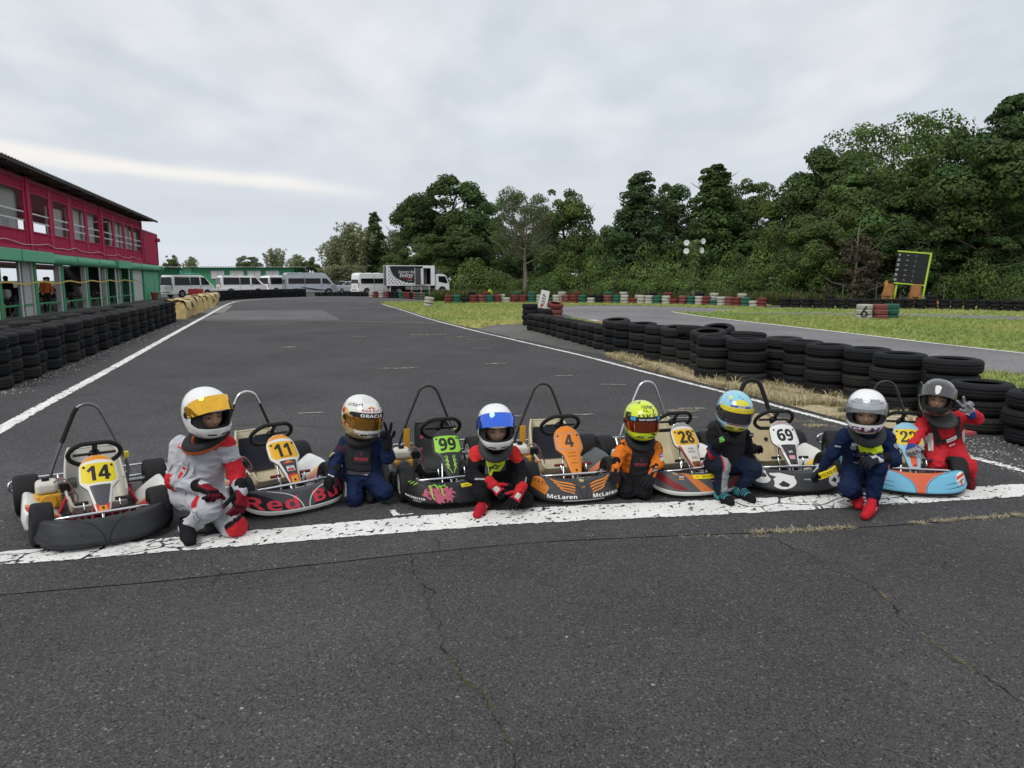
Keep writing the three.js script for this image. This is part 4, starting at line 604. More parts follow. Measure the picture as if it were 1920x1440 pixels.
function vehicle(o, L, Wd, H, profile, wins, front, opts) { // profile in (x, y), extruded across z, upper part narrowed
  const { body = whiteCar, belt = 1.0, narrow = 0.12, wr = 0.32, wheels = [-1.35, 1.35] } = opts;
  const shape = (g) => { const p = g.attributes.position; for (let i = 0; i < p.count; i++) { const y = p.getY(i), k = 1 - narrow * step(belt, H, y) * 1.0, x = p.getX(i), e = 1 - 0.1 * step(L * 0.36, L * 0.52, x) - 0.03 * step(-L * 0.42, -L * 0.51, x); p.setZ(i, p.getZ(i) * k * e); } g.computeVertexNormals(); return g; };
  mesh('body', shape(extrude(profile, Wd, 0.05).translate(0, 0, -Wd / 2)), body, o);
  for (const s of [-1, 1]) {
    for (const w of wins) { const q = mesh('window', shape(extrude(w, 0.02, 0.004).translate(0, 0, s * (Wd / 2 + 0.004) - 0.01)), carGlass, o); }
    for (const x of wheels) carWheel(o, x, s * (Wd / 2 - 0.12), wr, 0.2, s);
  }
  for (const [name, pts, m] of front) { const [a, b, c, d] = pts; mesh(name, grid(1, 1, (u, v) => [0, 1, 2].map((k) => mix(mix(a[k], b[k], u), mix(d[k], c[k], u), v))), m, o).material.side = THREE.DoubleSide; }
  return o;
}
function van(label, pos, turn, high, col, extra = {}) {
  const t = thing('parked_van', label, 'van', pos, turn, 'vans parked beyond the tyre wall'), L = high ? 5.3 : 4.7, h = high ? 2.28 : 1.98, R = -L / 2, F = L / 2, xw = [R + 1.0, F - 0.95];
  const prof = [[R + 0.02, 0.42], [R, 1.0], [R + 0.08, h - 0.2], [R + 0.25, h], [F - 1.5, h], [F - 1.15, h - 0.12], [F - 0.42, 1.2], [F - 0.05, 0.98], [F, 0.6], [F - 0.03, 0.28], ...arch(0.28, xw[1], 0.4), ...arch(0.28, xw[0], 0.4), [R + 0.05, 0.28]];
  const w = high ? 1.86 : 1.7, b = high ? 1.18 : 1.1, tp = high ? 1.72 : h - 0.18;
  const wins = [[[R + 0.3, b], [R + 1.9, b], [R + 1.9, tp], [R + 0.32, tp]], [[R + 1.98, b], [F - 1.75, b], [F - 1.75, tp], [R + 1.98, tp]], [[F - 1.6, b], [F - 0.62, b], [F - 1.12, tp - 0.02], [F - 1.58, tp]]];
  const k = 1 - 0.12, rw = w / 2 - 0.13; vehicle(t, L, w, h, prof, wins, [
    ['rear_window', [[R - 0.004, b, -rw], [R - 0.004, b, rw], [R + 0.058, tp, rw * 0.93], [R + 0.058, tp, -rw * 0.93]], carGlass],
    ['windscreen', [[F - 0.47, 1.24, -rw * 0.92], [F - 0.47, 1.24, rw * 0.92], [F - 1.06, h - 0.2, rw * 0.84], [F - 1.06, h - 0.2, -rw * 0.84]].map(([x, y, z]) => [x + 0.035, y + 0.035, z]), carGlass]], { body: col, belt: 1.05, wheels: xw });
  for (const s of [-1, 1]) { mesh('tail_lamp', rbox(0.06, 0.5, 0.12, 0.02, R + 0.03, 0.98, s * (w / 2 - 0.1)), tail, t); mesh('mirror', rbox(0.1, 0.26, 0.16, 0.03, F - 0.95, 1.3, s * (w / 2 + 0.1)), plastic, t); mesh('head_lamp', rbox(0.12, 0.2, 0.3, 0.03, F - 0.09, 0.82, s * (w / 2 - 0.3)), lampGlass, t); mesh('door_seam', [bspan(R + 1.93, R + 1.945, 0.4, h - 0.2, s * (w / 2) - 0.004, s * (w / 2) + 0.004), bspan(F - 1.7, F - 1.685, 0.4, b, s * (w / 2) - 0.004, s * (w / 2) + 0.004)], plastic, t); mesh('door_handle', bspan(F - 1.62, F - 1.5, 0.98, 1.02, s * w / 2, s * (w / 2 + 0.025)), plastic, t); }
  mesh('rear_bumper', rbox(0.16, 0.28, w - 0.06, 0.05, R + 0.02, 0.4, 0), col, t); mesh('step_pad', rbox(0.1, 0.06, w * 0.6, 0.02, R - 0.06, 0.5, 0), plastic, t);
  mesh('number_plate', bspan(R - 0.03, R - 0.01, 0.78, 0.94, -0.18, 0.18), lampGlass, t);
  mesh('roof_rail', [bspan(R + 0.5, R + 0.56, h - 0.01, h + 0.05, -w * 0.4, w * 0.4), bspan(R + 1.6, R + 1.66, h - 0.01, h + 0.05, -w * 0.4, w * 0.4), bspan(R + 2.7, R + 2.76, h - 0.01, h + 0.05, -w * 0.4, w * 0.4)], extra.rack ? plastic : col, t);
  if (extra.stripe) for (const s of [-1, 1]) mesh('side_stripe', grid(14, 1, (u, v) => { const x = mix(R + 1.5, F - 0.9, u), y = 0.52 + 0.38 * (1 - u) ** 2.2 - 0.02; return [x, y + (v - 0.5) * 0.17 * (0.25 + 0.75 * Math.sin(Math.PI * clamp(u * 1.1)) ), s * (w / 2 + 0.012)]; }), mat([0.03, 0.03, 0.04], 0.4, { side: THREE.DoubleSide }), t);
  return t;
}
van('white van showing its rear at the end of the pit building', [-29.6, 0, -65.5], 1.12, false, whiteCar, { rack: true });
van('white van second from the pit building, long dark side windows', [-27.9, 0, -74], 0.66, false, whiteCar, { rack: true });
van('white van mostly hidden between two others', [-26.6, 0, -82.5], 1.0, false, whiteCar);
van('silver high-roofed van with dark swoosh stripes on its side', [-21.0, 0, -74.5], 0.5, true, silverCar, { stripe: true });
van('white high-roofed van half hidden by the box truck', [-15.3, 0, -80.5], 0.72, true, whiteCar);
function car(label, pos, turn, col) {
  const t = thing('parked_car', label, 'car', pos, turn, 'low cars parked beside the box truck'), L = 4.2, R = -2.1, F = 2.1, h = 1.42, xw = [R + 0.8, F - 0.8];
  const prof = [[R, 0.45], [R + 0.02, 0.85], [R + 0.35, 1.0], [R + 0.8, 1.36], [R + 1.3, h], [0.2, h], [0.75, 1.3], [1.3, 0.98], [F - 0.1, 0.8], [F, 0.55], [F - 0.04, 0.22], ...arch(0.22, xw[1], 0.34), ...arch(0.22, xw[0], 0.34), [R + 0.05, 0.25]];
  vehicle(t, L, 1.68, h, prof, [[[R + 0.7, 0.98], [0.0, 0.98], [0.0, 1.34], [R + 1.15, 1.34]], [[0.08, 0.98], [1.05, 0.98], [0.62, 1.27], [0.08, 1.34]]], [['rear_window', [[R + 0.36, 1.02, -0.6], [R + 0.36, 1.02, 0.6], [R + 0.8, 1.35, 0.52], [R + 0.8, 1.35, -0.52]].map(([x, y, z]) => [x - 0.015, y + 0.02, z]), carGlass], ['windscreen', [[1.3, 1.0, -0.6], [1.3, 1.0, 0.6], [0.78, 1.3, 0.52], [0.78, 1.3, -0.52]].map(([x, y, z]) => [x + 0.015, y + 0.02, z]), carGlass]], { body: col, belt: 0.9, narrow: 0.2, wr: 0.29, wheels: xw });
  for (const s of [-1, 1]) { mesh('tail_lamp', rbox(0.08, 0.2, 0.3, 0.03, R + 0.05, 0.8, s * 0.62), tail, t); mesh('head_lamp', rbox(0.2, 0.14, 0.3, 0.04, F - 0.12, 0.72, s * 0.58), lampGlass, t); }
}
car('low silver car left of the half-hidden white van', [-20.3, 0, -86.5], 2.6, silverCar); car('second low silver car, nearer the half-hidden white van', [-18.6, 0, -84.8], 2.6, silverCar);
{ // box truck
  const t = thing('box_truck', 'white box truck with black chequered side graphics and an open side door', 'truck', [-10.8, 0, -79.5], 0.34), B0 = -3.2, B1 = 2.05, w = 2.1, yb = 0.95, yt = 3.12;
  const side = canvasTex(1024, 440, (c, W, H) => {
    c.fillStyle = '#1c1c22'; c.fillRect(0, 0, W, H);
    c.save(); c.beginPath(); c.moveTo(0, 0); c.lineTo(64, 0); c.bezierCurveTo(80, 230, 300, 370, 660, 396); c.lineTo(1024, 415); c.lineTo(1024, H); c.lineTo(0, H); c.closePath(); c.fillStyle = '#e4e4e6'; c.fill(); c.clip();
    c.fillStyle = '#17171c'; for (let i = 0; i < 24; i++) for (let j = 0; j < 10; j++) if ((i + j) % 2) { c.save(); c.translate(i * 46 - 20 + 8 * Math.sin(j), j * 46 + 12 * Math.sin(i * 0.6)); c.rotate(0.35); c.fillRect(0, 0, 40, 26); c.restore(); } c.restore();
    c.fillStyle = '#cfcfd2'; c.font = 'italic bold 92px serif'; c.fillText('Energy Kart', 300, 170); c.fillStyle = '#d8d8da'; c.font = 'italic bold 120px sans-serif'; c.fillText('Energy', 330, 262); c.fillStyle = '#b32020'; c.font = 'italic bold 40px sans-serif'; c.fillText('KART RACING', 470, 310); c.fillRect(380, 276, 300, 8); c.fillStyle = '#ddd'; c.font = 'bold 22px sans-serif'; c.fillText('RACE SERVICE', 560, 345);
  });
  const sideMat = mat([1, 1, 1], 0.4, { map: side }), inner = mat([0.045, 0.03, 0.03], 0.9);
  mesh('cargo_box', [bspan(B0, B1, yt - 0.08, yt, -w / 2, w / 2), bspan(B0, B1, yb, yb + 0.1, -w / 2, w / 2), bspan(B1 - 0.06, B1, yb + 0.1, yt - 0.08, -w / 2, w / 2), bspan(B0, B1 - 0.06, yb + 0.1, yt - 0.08, -w / 2, -w / 2 + 0.05), bspan(1.6, B1 - 0.06, yb + 0.1, yt - 0.08, w / 2 - 0.05, w / 2), bspan(B0, 0.75, yb + 0.1, yt - 0.08, w / 2 - 0.05, w / 2), bspan(0.75, 1.6, yt - 0.28, yt - 0.08, w / 2 - 0.05, w / 2)], whiteCar, t);
  mesh('side_panel', new THREE.PlaneGeometry(3.86, yt - yb - 0.18).translate(B0 + 2.0, (yt + yb) / 2 + 0.01, w / 2 + 0.006), sideMat, t);
  mesh('interior', [bspan(0.75, 1.6, yb + 0.1, yb + 0.12, -w / 2 + 0.06, w / 2 - 0.06), bspan(0.7, 0.75, yb + 0.1, yt - 0.1, -w / 2 + 0.06, w / 2 - 0.06), bspan(1.6, 1.64, yb + 0.1, yt - 0.1, -w / 2 + 0.06, w / 2 - 0.06)], inner, t);
  mesh('open_door', bspan(-0.15, 0.73, yb + 0.12, yt - 0.3, w / 2 + 0.03, w / 2 + 0.07), mat([0.06, 0.065, 0.075], 0.35), t); mesh('door_frame', [bspan(0.7, 0.76, yb + 0.1, yt - 0.26, w / 2 + 0.001, w / 2 + 0.09), bspan(-0.2, -0.16, yb + 0.1, yt - 0.26, w / 2 + 0.02, w / 2 + 0.08), bspan(0.48, 0.7, yb + 0.12, yt - 0.3, w / 2 + 0.072, w / 2 + 0.08)], whiteMetal, t);
  mesh('rear_door', [bspan(B0 - 0.05, B0 - 0.01, yb, yt - 0.7, -w / 2, w / 2)], mat([0.09, 0.09, 0.1], 0.5), t); mesh('rear_sign', bspan(B0 - 0.06, B0 - 0.01, yt - 0.68, yt - 0.05, -w / 2, w / 2), mat([0.12, 0.1, 0.1], 0.5), t); mesh('rear_frame', [bspan(B0 - 0.07, B0, yb, yt, w / 2 - 0.1, w / 2 + 0.02), bspan(B0 - 0.07, B0, yb, yt, -w / 2 - 0.02, -w / 2 + 0.1)], whiteCar, t);
  mesh('chassis', [bspan(B0 + 0.2, 3.0, 0.62, 0.9, -0.45, 0.45)], plastic, t); mesh('side_guard', [bspan(-1.2, 1.6, 0.55, 0.6, w / 2 - 0.1, w / 2 - 0.06), bspan(-1.2, 1.6, 0.75, 0.8, w / 2 - 0.1, w / 2 - 0.06)], whiteMetal, t); for (const x of [-0.55, 0.5, 1.4, -2.9]) mesh('support_leg', bspan(x, x + 0.06, 0.0, 0.94, w / 2 - 0.16, w / 2 - 0.1), whiteMetal, t);
  const cabP = [[2.14, 0.5], [2.14, 2.1], [2.3, 2.2], [3.1, 2.18], [3.35, 2.05], [3.72, 1.25], [3.76, 0.85], [3.72, 0.42], ...arch(0.42, 2.95, 0.42), [2.3, 0.42]];
  mesh('cab', extrude(cabP, 1.75, 0.05).translate(0, 0, -0.875), whiteCar, t);
  for (const s of [-1, 1]) { mesh('cab_window', extrude([[2.5, 1.35], [3.25, 1.2], [3.58, 1.22], [3.28, 1.95], [2.5, 1.98]], 0.02, 0.004).translate(0, 0, s * 0.879 - 0.01), carGlass, t); mesh('mirror', [rbox(0.08, 0.4, 0.14, 0.03, 3.7, 1.55, s * 1.12), bar([3.6, 1.7, s * 0.86], [3.7, 1.7, s * 1.08], 0.02)], whiteCar, t); carWheel(t, 2.95, s * 0.82, 0.36, 0.2, s); carWheel(t, -1.9, s * 0.86, 0.36, 0.24, s); }
  mesh('windscreen', grid(1, 1, (u, v) => [mix(3.71, 3.4, v) + 0.03, mix(1.3, 2.0, v), mix(-0.8, 0.8, u)]), carGlass, t); mesh('roof_deflector', extrude([[2.3, 2.2], [3.2, 2.2], [2.4, 2.75]], 1.5, 0.03).translate(0, 0, -0.75), mat([0.12, 0.12, 0.12], 0.6), t); mesh('bumper', rbox(0.2, 0.3, 1.75, 0.05, 3.7, 0.5, 0), whiteCar, t);
}
{ // teal forklift between the vans
  const teal = mat([0.09, 0.42, 0.33], 0.5), t = thing('forklift', 'teal forklift parked between the first two white vans', 'forklift', [-31.6, 0, -71.0], 0.5), P = (n, g, m = teal) => mesh(n, g, m, t);
  P('body', [rbox(1.5, 0.7, 1.05, 0.1, 0, 0.75, 0), rbox(0.6, 0.9, 1.05, 0.12, 0.75, 0.85, 0)]); for (const z of [-0.45, 0.45]) { P('mast_rail', rbox(0.12, 2.3, 0.1, 0.02, -1.0, 1.3, z)); P('cage_post', bar([-0.6, 1.1, z], [-0.5, 2.1, z], 0.04)); P('cage_post', bar([0.5, 1.2, z], [0.45, 2.1, z], 0.04)); P('fork', rbox(1.0, 0.05, 0.12, 0.01, -1.55, 0.15, z * 0.6), plastic); }
  P('cage_roof', rbox(1.2, 0.08, 1.0, 0.03, 0, 2.13, 0)); P('mast_crossbar', [rbox(0.1, 0.12, 1.0, 0.02, -1.0, 2.4, 0), rbox(0.1, 0.12, 1.0, 0.02, -1.0, 1.3, 0)]); P('seat', rbox(0.5, 0.5, 0.5, 0.08, 0.2, 1.25, 0), plastic); for (const [x, z] of [[-0.7, -0.5], [-0.7, 0.5], [0.7, -0.5], [0.7, 0.5]]) P('wheel', new THREE.CylinderGeometry(0.3, 0.3, 0.22, 16).rotateX(Math.PI / 2).translate(x, 0.3, z), rubber);
}

// ---------------------------------------------------------------- tyres
const tyreBump = dataTex(512, 64, (x, y) => { const v = y / 64, tread = v > 0.3 && v < 0.62; return tread ? ((x + (y % 16 < 8 ? 5 : 0)) % 16 < 4 ? 0.1 : 0.9) : 0.8 + 0.2 * hash3(x >> 2, y, 1); }, false);
function tyreGeo(R, r, w, seg, fine = true) {
  const pts = fine ? [[r, 0.02], [r + 0.02, 0.006], [r + 0.055, 0], [R - 0.028, 0.008], [R - 0.008, 0.026], [R, 0.05], [R, w * 0.36], [R - 0.008, w * 0.37], [R - 0.008, w * 0.4], [R, w * 0.41], [R, w * 0.59], [R - 0.008, w * 0.6], [R - 0.008, w * 0.63], [R, w * 0.64], [R, w - 0.05], [R - 0.008, w - 0.026], [R - 0.028, w - 0.008], [r + 0.055, w], [r + 0.02, w - 0.006], [r, w - 0.02], [r + 0.012, w - 0.03], [R - 0.03, w * 0.7], [R - 0.03, w * 0.3], [r + 0.012, 0.03], [r, 0.02]] : [[r, 0.02], [R - 0.03, 0.004], [R, 0.045], [R, w - 0.045], [R - 0.03, w - 0.004], [r, w - 0.02], [R - 0.05, w * 0.5], [r, 0.02]];
  return new THREE.LatheGeometry(pts.map((p) => new THREE.Vector2(...p)), seg);
}
const tyreL = tyreGeo(0.29, 0.172, 0.188, 30), tyreR = tyreGeo(0.288, 0.168, 0.168, 34), tyreFar = tyreGeo(0.27, 0.165, 0.185, 18, false);
const tyreL2 = tyreGeo(0.275, 0.16, 0.188, 30), tyreR2 = tyreGeo(0.302, 0.18, 0.168, 34);
const tyreMats = [[0.014, 0.014, 0.016], [0.018, 0.018, 0.019], [0.011, 0.012, 0.014], [0.026, 0.025, 0.024]].map((c) => dull(c, 0.75, { specularIntensity: 0.35, bumpMap: tyreBump, bumpScale: 0.004 }));
const dirt = rng(404);
function tyreStack(x, z, n, geo, w, where, tilt = 0, group) {
  for (let k = 0; k < n; k++) {
    const top = k === n - 1, what = n === 1 ? 'single black tyre' : `black tyre, ${top ? 'topmost' : k === 0 ? 'lowest' : ord(k + 1) + ' up'}`;
    const m = solo('tyre', dirt() < 0.6 ? geo : geo === tyreR ? tyreR2 : geo === tyreL ? tyreL2 : geo, tyreMats[Math.floor(dirt() * 4)], `${what}, ${where}`, 'tyre', group);
    m.position.set(x + (dirt() - 0.5) * 0.035, k * (w + 0.001) + 0.004, z + (dirt() - 0.5) * 0.035); m.rotation.set(0, dirt() * 6, 0);
    if (top && tilt) { m.rotation.set(tilt, 0, tilt * 0.6); m.position.y += Math.abs(tilt) * 0.34; }
  }
}
{ // left wall: two staggered files of stacks running along the pit lane
  const N = 30; let c = 0; for (let i = 0; i < N; i++) { const t = i / (N - 1), zig = i % 2 ? -0.05 : 0.03, x = mix(-7.5, -13.0, t) + zig, z = mix(-10.05, -27.0, t); tyreStack(x, z, 4, tyreL, 0.188, `${ord(++c)} stack from the camera, left-hand wall`, 0, 'tyres of the left-hand wall'); }
  c = 0; for (const i of [1, 4, 7, 9, 12, 15, 18, 22]) { const t = i / (N - 1); tyreStack(mix(-7.5, -13.0, t) - 0.7, mix(-10.05, -27.0, t) + 0.2, 4, tyreL, 0.188, `${ord(++c)} stack from the camera, left wall rear file`, 0, 'tyres of the left-hand wall'); }
}
{ // right wall, from the photograph's right edge away into the distance
  const S = [[5.02, -6.62, 3], [4.88, -7.3, 3], [4.98, -8.0, 4], [4.7, -8.58, 4], [4.66, -9.22, 4], [4.36, -9.74, 4], [4.27, -10.36, 4], [4.2, -10.98, 4], [3.56, -10.72, 4], [3.22, -11.28, 4], [3.3, -11.93, 4, 0.12], [3.86, -11.62, 4, -0.1], [3.2, -12.56, 4, -0.16], [3.05, -13.15, 4, 0.08], [2.86, -13.72, 4], [2.64, -14.3, 4, 0.06], [2.42, -14.9, 4], [2.28, -15.5, 4, 0.1], [2.15, -16.1, 3], [2.02, -16.7, 3], [1.9, -17.3, 3], [1.76, -17.9, 3], [1.62, -18.5, 3], [1.48, -19.1, 3], [1.36, -19.7, 3], [1.22, -20.3, 3], [1.08, -20.9, 3], [0.92, -21.5, 3], [0.76, -22.1, 3], [3.62, -12.5, 4, 0.2], [3.3, -13.85, 3, 0.15]];
  S.forEach(([x, z, n, tilt = 0], i) => tyreStack(x, z, n, tyreR, 0.168, i < 29 ? `${ord(i + 1)} stack from the right edge, right-hand wall` : i === 29 ? 'stack set behind the middle of the right-hand wall' : 'short stack set behind the far half of the right-hand wall', tilt, 'tyres of the right-hand wall'));
}
const paintRed = dull([0.16, 0.04, 0.036], 0.7), paintWhite = dull([0.4, 0.39, 0.355], 0.75), paintGreen = dull([0.03, 0.12, 0.085], 0.7), paintDull = mat([0.19, 0.055, 0.05], 0.8), PAL = { r: [paintRed, 'red'], w: [paintWhite, 'white'], g: [paintGreen, 'green'], k: [tyreMats[0], 'black'], d: [paintDull, 'dull maroon'] };
function stackThing(x, z, n, code, label, group, w = 0.185, geo = tyreFar, h0 = 0) {
  const t = thing('tyre_stack', label, 'tyre stack', [x, h0, z], dirt() * 6, group);
  for (let k = 0; k < n; k++) { const m = mesh('tyre', geo, PAL[code][0], t); m.position.set((dirt() - 0.5) * 0.05, k * (w + 0.002), (dirt() - 0.5) * 0.05); m.rotation.y = dirt() * 6; if (dirt() < 0.12) m.rotation.x = 0.08; }
  return t;
}
function row(P, codes, n, where, group, space = 0.56) { // stacks along a polyline; codes repeat
  const c = new THREE.CatmullRomCurve3(P.map(([x, z]) => V(x, 0, z)), false, 'catmullrom', 0.2), N = Math.floor(c.getLength() / space), count = {};
  for (let i = 0; i < N; i++) { const p = c.getPointAt((i + 0.5) / N), k = codes[i % codes.length]; count[k] = (count[k] ?? 0) + 1; stackThing(p.x, p.z, typeof n === 'function' ? n(i) : n, k, `${ord(count[k])} ${PAL[k][1]} tyre stack from the left ${where}`, group); }
}
row([[-4.5, -47.5], [-1.2, -48.6], [1.46, -48.8], [7.1, -47.7], [11.3, -44.8], [14.4, -40.4]], 'rgkrdgrwrrgwgwdrgwkdgwrwwgwrdgwrgwdrgwrgrwwgrkw', (i) => (i % 5 === 2 ? 2 : 3), 'in the front file of the painted barrier', 'painted stacks in the front file of the far barrier');
row([[-4.3, -48.6], [1.46, -49.9], [7.3, -48.9], [12.0, -45.8], [14.2, -42.8]], 'gkrwggkwrkgwwkrgkwgwrgwk', (i) => (i % 3 ? 4 : 3), 'in the rear file of the painted barrier', 'painted stacks in the rear file of the far barrier', 1.05);
row([[15.0, -40.0], [16.5, -38.9], [18.2, -38.3], [22.2, -38.0], [24.2, -36.6], [25.5, -34.4]], 'k', (i) => (i % 9 === 4 ? 4 : 3), 'in the black barrier below the scoreboard', 'black stacks below the scoreboard');
row([[-21.4, -50.8], [-22.2, -54.5], [-22.2, -59], [-21, -64], [-19.5, -67.5]], 'k', 4, 'in the curved black barrier below the vans', 'black stacks below the vans');
row([[-19.0, -69.0], [-17.7, -70.0], [-15.5, -69.2], [-13.2, -67.6]], 'k', 2, 'in the low black barrier beside the box truck', 'low black stacks beside the box truck');
row([[-12.8, -64.2], [-10.5, -62.0], [-8.9, -60.4], [-6.8, -56.6], [-5.2, -53]], 'wrwdkkgrrkdgdgk', 3, 'in the painted barrier below the box truck', 'painted stacks below the box truck', 0.72);
{ const t = stackThing(-4.75, -40.6, 3, 'w', 'leaning white tyre stack standing alone at the end of the infield grass', undefined); t.rotation.z = 0.12; t.position.y = 0.04; }
{ // corner marker: white, red and green stacks, the white one lettered 6
  const mk = tyreGeo(0.3, 0.18, 0.2, 26), W = stackThing(13.9, -28.15, 3, 'w', 'white tyre stack marked with a black 6 on the grass island', 'corner marker stacks', 0.2, mk); stackThing(14.56, -28.2, 3, 'd', 'maroon tyre stack between the white and green corner markers', 'corner marker stacks', 0.2, mk); stackThing(15.2, -28.6, 3, 'g', 'green tyre stack at the right of the corner markers', 'corner marker stacks', 0.2, mk);
  W.rotation.y = 0; const pts = []; for (let i = 0; i <= 40; i++) { const t = i / 40; if (t < 0.3) { const a = mix(0.55, 0, t / 0.3); pts.push([0.09 - 0.18 * (t / 0.3) ** 0.8, 0.5 - 0.3 * (t / 0.3)]); } else { const a = Math.PI + ((t - 0.3) / 0.7) * 2 * Math.PI; pts.push([0.0 + 0.1 * Math.cos(a) + 0.01, 0.2 + 0.105 * Math.sin(a)]); } }
  const turn = 0.46, P = pts.map(([x, y]) => { const a = Math.PI / 2 - x / 0.31 + turn; return V(Math.cos(a) * 0.325, y + 0.03, Math.sin(a) * 0.325); }); mesh('numeral', sweep(P, 0.026, 6), black, W).userData.label = 'painted black numeral 6';
}
{ // board reading KEEP with red arrow, propped in tyres at the far end of the right wall
  const tx = canvasTex(128, 256, (c, W, H) => { c.fillStyle = '#dcdcd6'; c.fillRect(0, 0, W, H); c.save(); c.translate(88, 205); c.rotate(-Math.PI / 2); c.fillStyle = '#111'; c.font = 'bold 74px sans-serif'; c.fillText('KEEP', -20, 0); c.restore(); c.fillStyle = '#b81c1c'; c.beginPath(); c.moveTo(20, 240); c.lineTo(56, 190); c.lineTo(70, 245); c.fill(); });
  const t = thing('keep_sign', 'leaning white board lettered KEEP at the far end of the right wall', 'sign', [1.05, 0.0, -25.0], -0.05); const b = mesh('board', box(0.3, 0.62, 0.02, 0, 0.33, 0), mat([0.7, 0.7, 0.68], 0.6), t); mesh('lettering', new THREE.PlaneGeometry(0.298, 0.618).translate(0, 0.33, 0.0125), mat([1, 1, 1], 0.6, { map: tx }), t); t.rotation.z = -0.2; t.position.y = 0.56;
  stackThing(1.05, -25.35, 3, 'k', 'black tyre stack directly behind the leaning white board', undefined, 0.185); stackThing(0.62, -24.6, 4, 'k', 'black tyre stack left of the leaning white board', undefined, 0.185); const r = stackThing(1.5, -24.9, 3, 'd', 'dull red tyre stack right of the leaning white board', undefined, 0.185);
  const m = solo('tyre', tyreR, paintRed, 'red painted tyre lying on top beside the leaning white board', 'tyre'); m.position.set(1.5, 0.6, -24.9); m.rotation.set(0.22, 0, -0.1);
  stackThing(1.1, -24.55, 3, 'k', 'black tyre stack in front of the leaning white board', undefined, 0.185);
}
{ // straw bales under torn yellow covers, at the far end of the left wall
  const spots = [[-13.75, -29.3], [-14.4, -31.2], [-15.1, -33.3], [-15.85, -35.6], [-16.7, -38.2], [-17.6, -41.0], [-18.5, -43.8]], R = rng(19), straw = mat([0.54, 0.41, 0.2], 0.9, { vertexColors: true });
  spots.forEach(([x, z], i) => {
    const t = thing('straw_bale', `straw bale in a torn yellow cover, ${ord(i + 1)} from the left tyre wall`, 'bale', [x, 0, z], 0.32 + 0.1 * (R() - 0.5), 'covered bales after the left tyre wall');
    const g = new THREE.BoxGeometry(0.8, 0.68, 1.5, 12, 10, 20).translate(0, 0.34, 0), p = g.attributes.position; for (let k = 0; k < p.count; k++) { const X = p.getX(k), Y = p.getY(k), Z = p.getZ(k), n = fbm(X * 5 + i * 3, Y * 3, Z * 5, 3) - 0.5, q = 1 - 0.16 * Math.pow(Math.abs(Z) / 0.75, 4) * (Y / 0.76); p.setXYZ(k, X * q * (1 + 0.7 * n), Math.max(0, Y * (1 + 0.4 * n) * (1 - 0.12 * (X / 0.42) ** 2)), Z * (1 + 0.22 * n)); } g.computeVertexNormals(); paint(g, (a, b, c) => { const n = 0.75 + 0.55 * fbm(a * 9 + i, b * 9, c * 9, 3); return [n, n * (0.95 + 0.1 * R()), n * 0.9]; }); mesh('straw', g, straw, t);
    const cover = grid(10, 10, (u, v) => { const a = mix(-0.62, 0.62, u), b = mix(-0.8, 0.8, v), n = fbm(u * 4 + i, v * 4, 3, 3) - 0.5, e = Math.max(0, Math.abs(a) - 0.4); return [clamp(a, -0.46, 0.46) + 0.16 * n, 0.75 - e * (1.2 + 3 * n) + 0.16 * n, b * 0.93 + 0.1 * n]; }); mesh('cover', cover, mat([0.57, 0.44, 0.22], 0.7, { side: THREE.DoubleSide }), t);
    mesh('strap', [box(0.04, 0.03, 1.5, 0, 0.74, 0)], mat([0.2, 0.16, 0.08], 0.8), t);
  });
}
for (const [x, z, c, l] of [[-25.4, -57.5, [0.42, 0.03, 0.035], 'red plastic barrier block below the first white van'], [-24.2, -59.0, [0.7, 0.7, 0.69], 'white plastic barrier block right of the red one']]) { const t = thing('barrier_block', l, 'barrier', [x, 0, z], 0.4); mesh('body', extrude([[-0.7, 0], [0.7, 0], [0.7, 0.12], [0.58, 0.3], [0.55, 0.85], [-0.55, 0.85], [-0.58, 0.3], [-0.7, 0.12]], 0.5, 0.03).translate(0, 0, -0.25), mat(c, 0.5), t); mesh('cap', cyl(0.06, 0.06, 0.05, 10, 0, 0.87, 0), plastic, t); }
{ // floodlight mast overgrown with creeper
  const t = thing('floodlight_mast', 'floodlight mast with four round white lamps, overgrown with creeper', 'floodlight', [12.35, -0.03, -48.7]); mesh('pole', cyl(0.09, 0.13, 4.2, 10, 0, 2.1, 0), mat([0.3, 0.3, 0.28], 0.8), t); mesh('crossarm', [bar([-0.55, 3.75, 0], [0.55, 4.25, 0], 0.04), bar([-0.55, 4.15, 0], [0.5, 3.5, 0], 0.04)], mat([0.3, 0.3, 0.28], 0.8), t);
  for (const [x, y, a] of [[-0.62, 4.05, -0.5], [-0.62, 3.5, -0.4], [0.5, 4.15, 0.35], [0.42, 3.55, 0.3]]) { const l = mesh('lamp', new THREE.LatheGeometry([[0.01, -0.26], [0.09, -0.25], [0.12, -0.16], [0.2, -0.08], [0.235, 0.0], [0.215, 0.005], [0.01, -0.03]].map((p) => new THREE.Vector2(...p)), 20).rotateX(Math.PI / 2), mat([0.68, 0.69, 0.7], 0.35), t); l.position.set(x, y, 0.14); l.scale.setScalar(0.84); l.rotation.y = a; }
  const L = new Leaves(71); for (let i = 0; i < 26; i++) { const y = 0.9 + 3.3 * (i / 26); L.blob((L.R() - 0.5) * 0.35, y, (L.R() - 0.5) * 0.3, 0.34, 0.26, 0.34, 46, 0.11, COLS.vine, i); } mesh('creeper', L.geo(), leafMat, t);
}
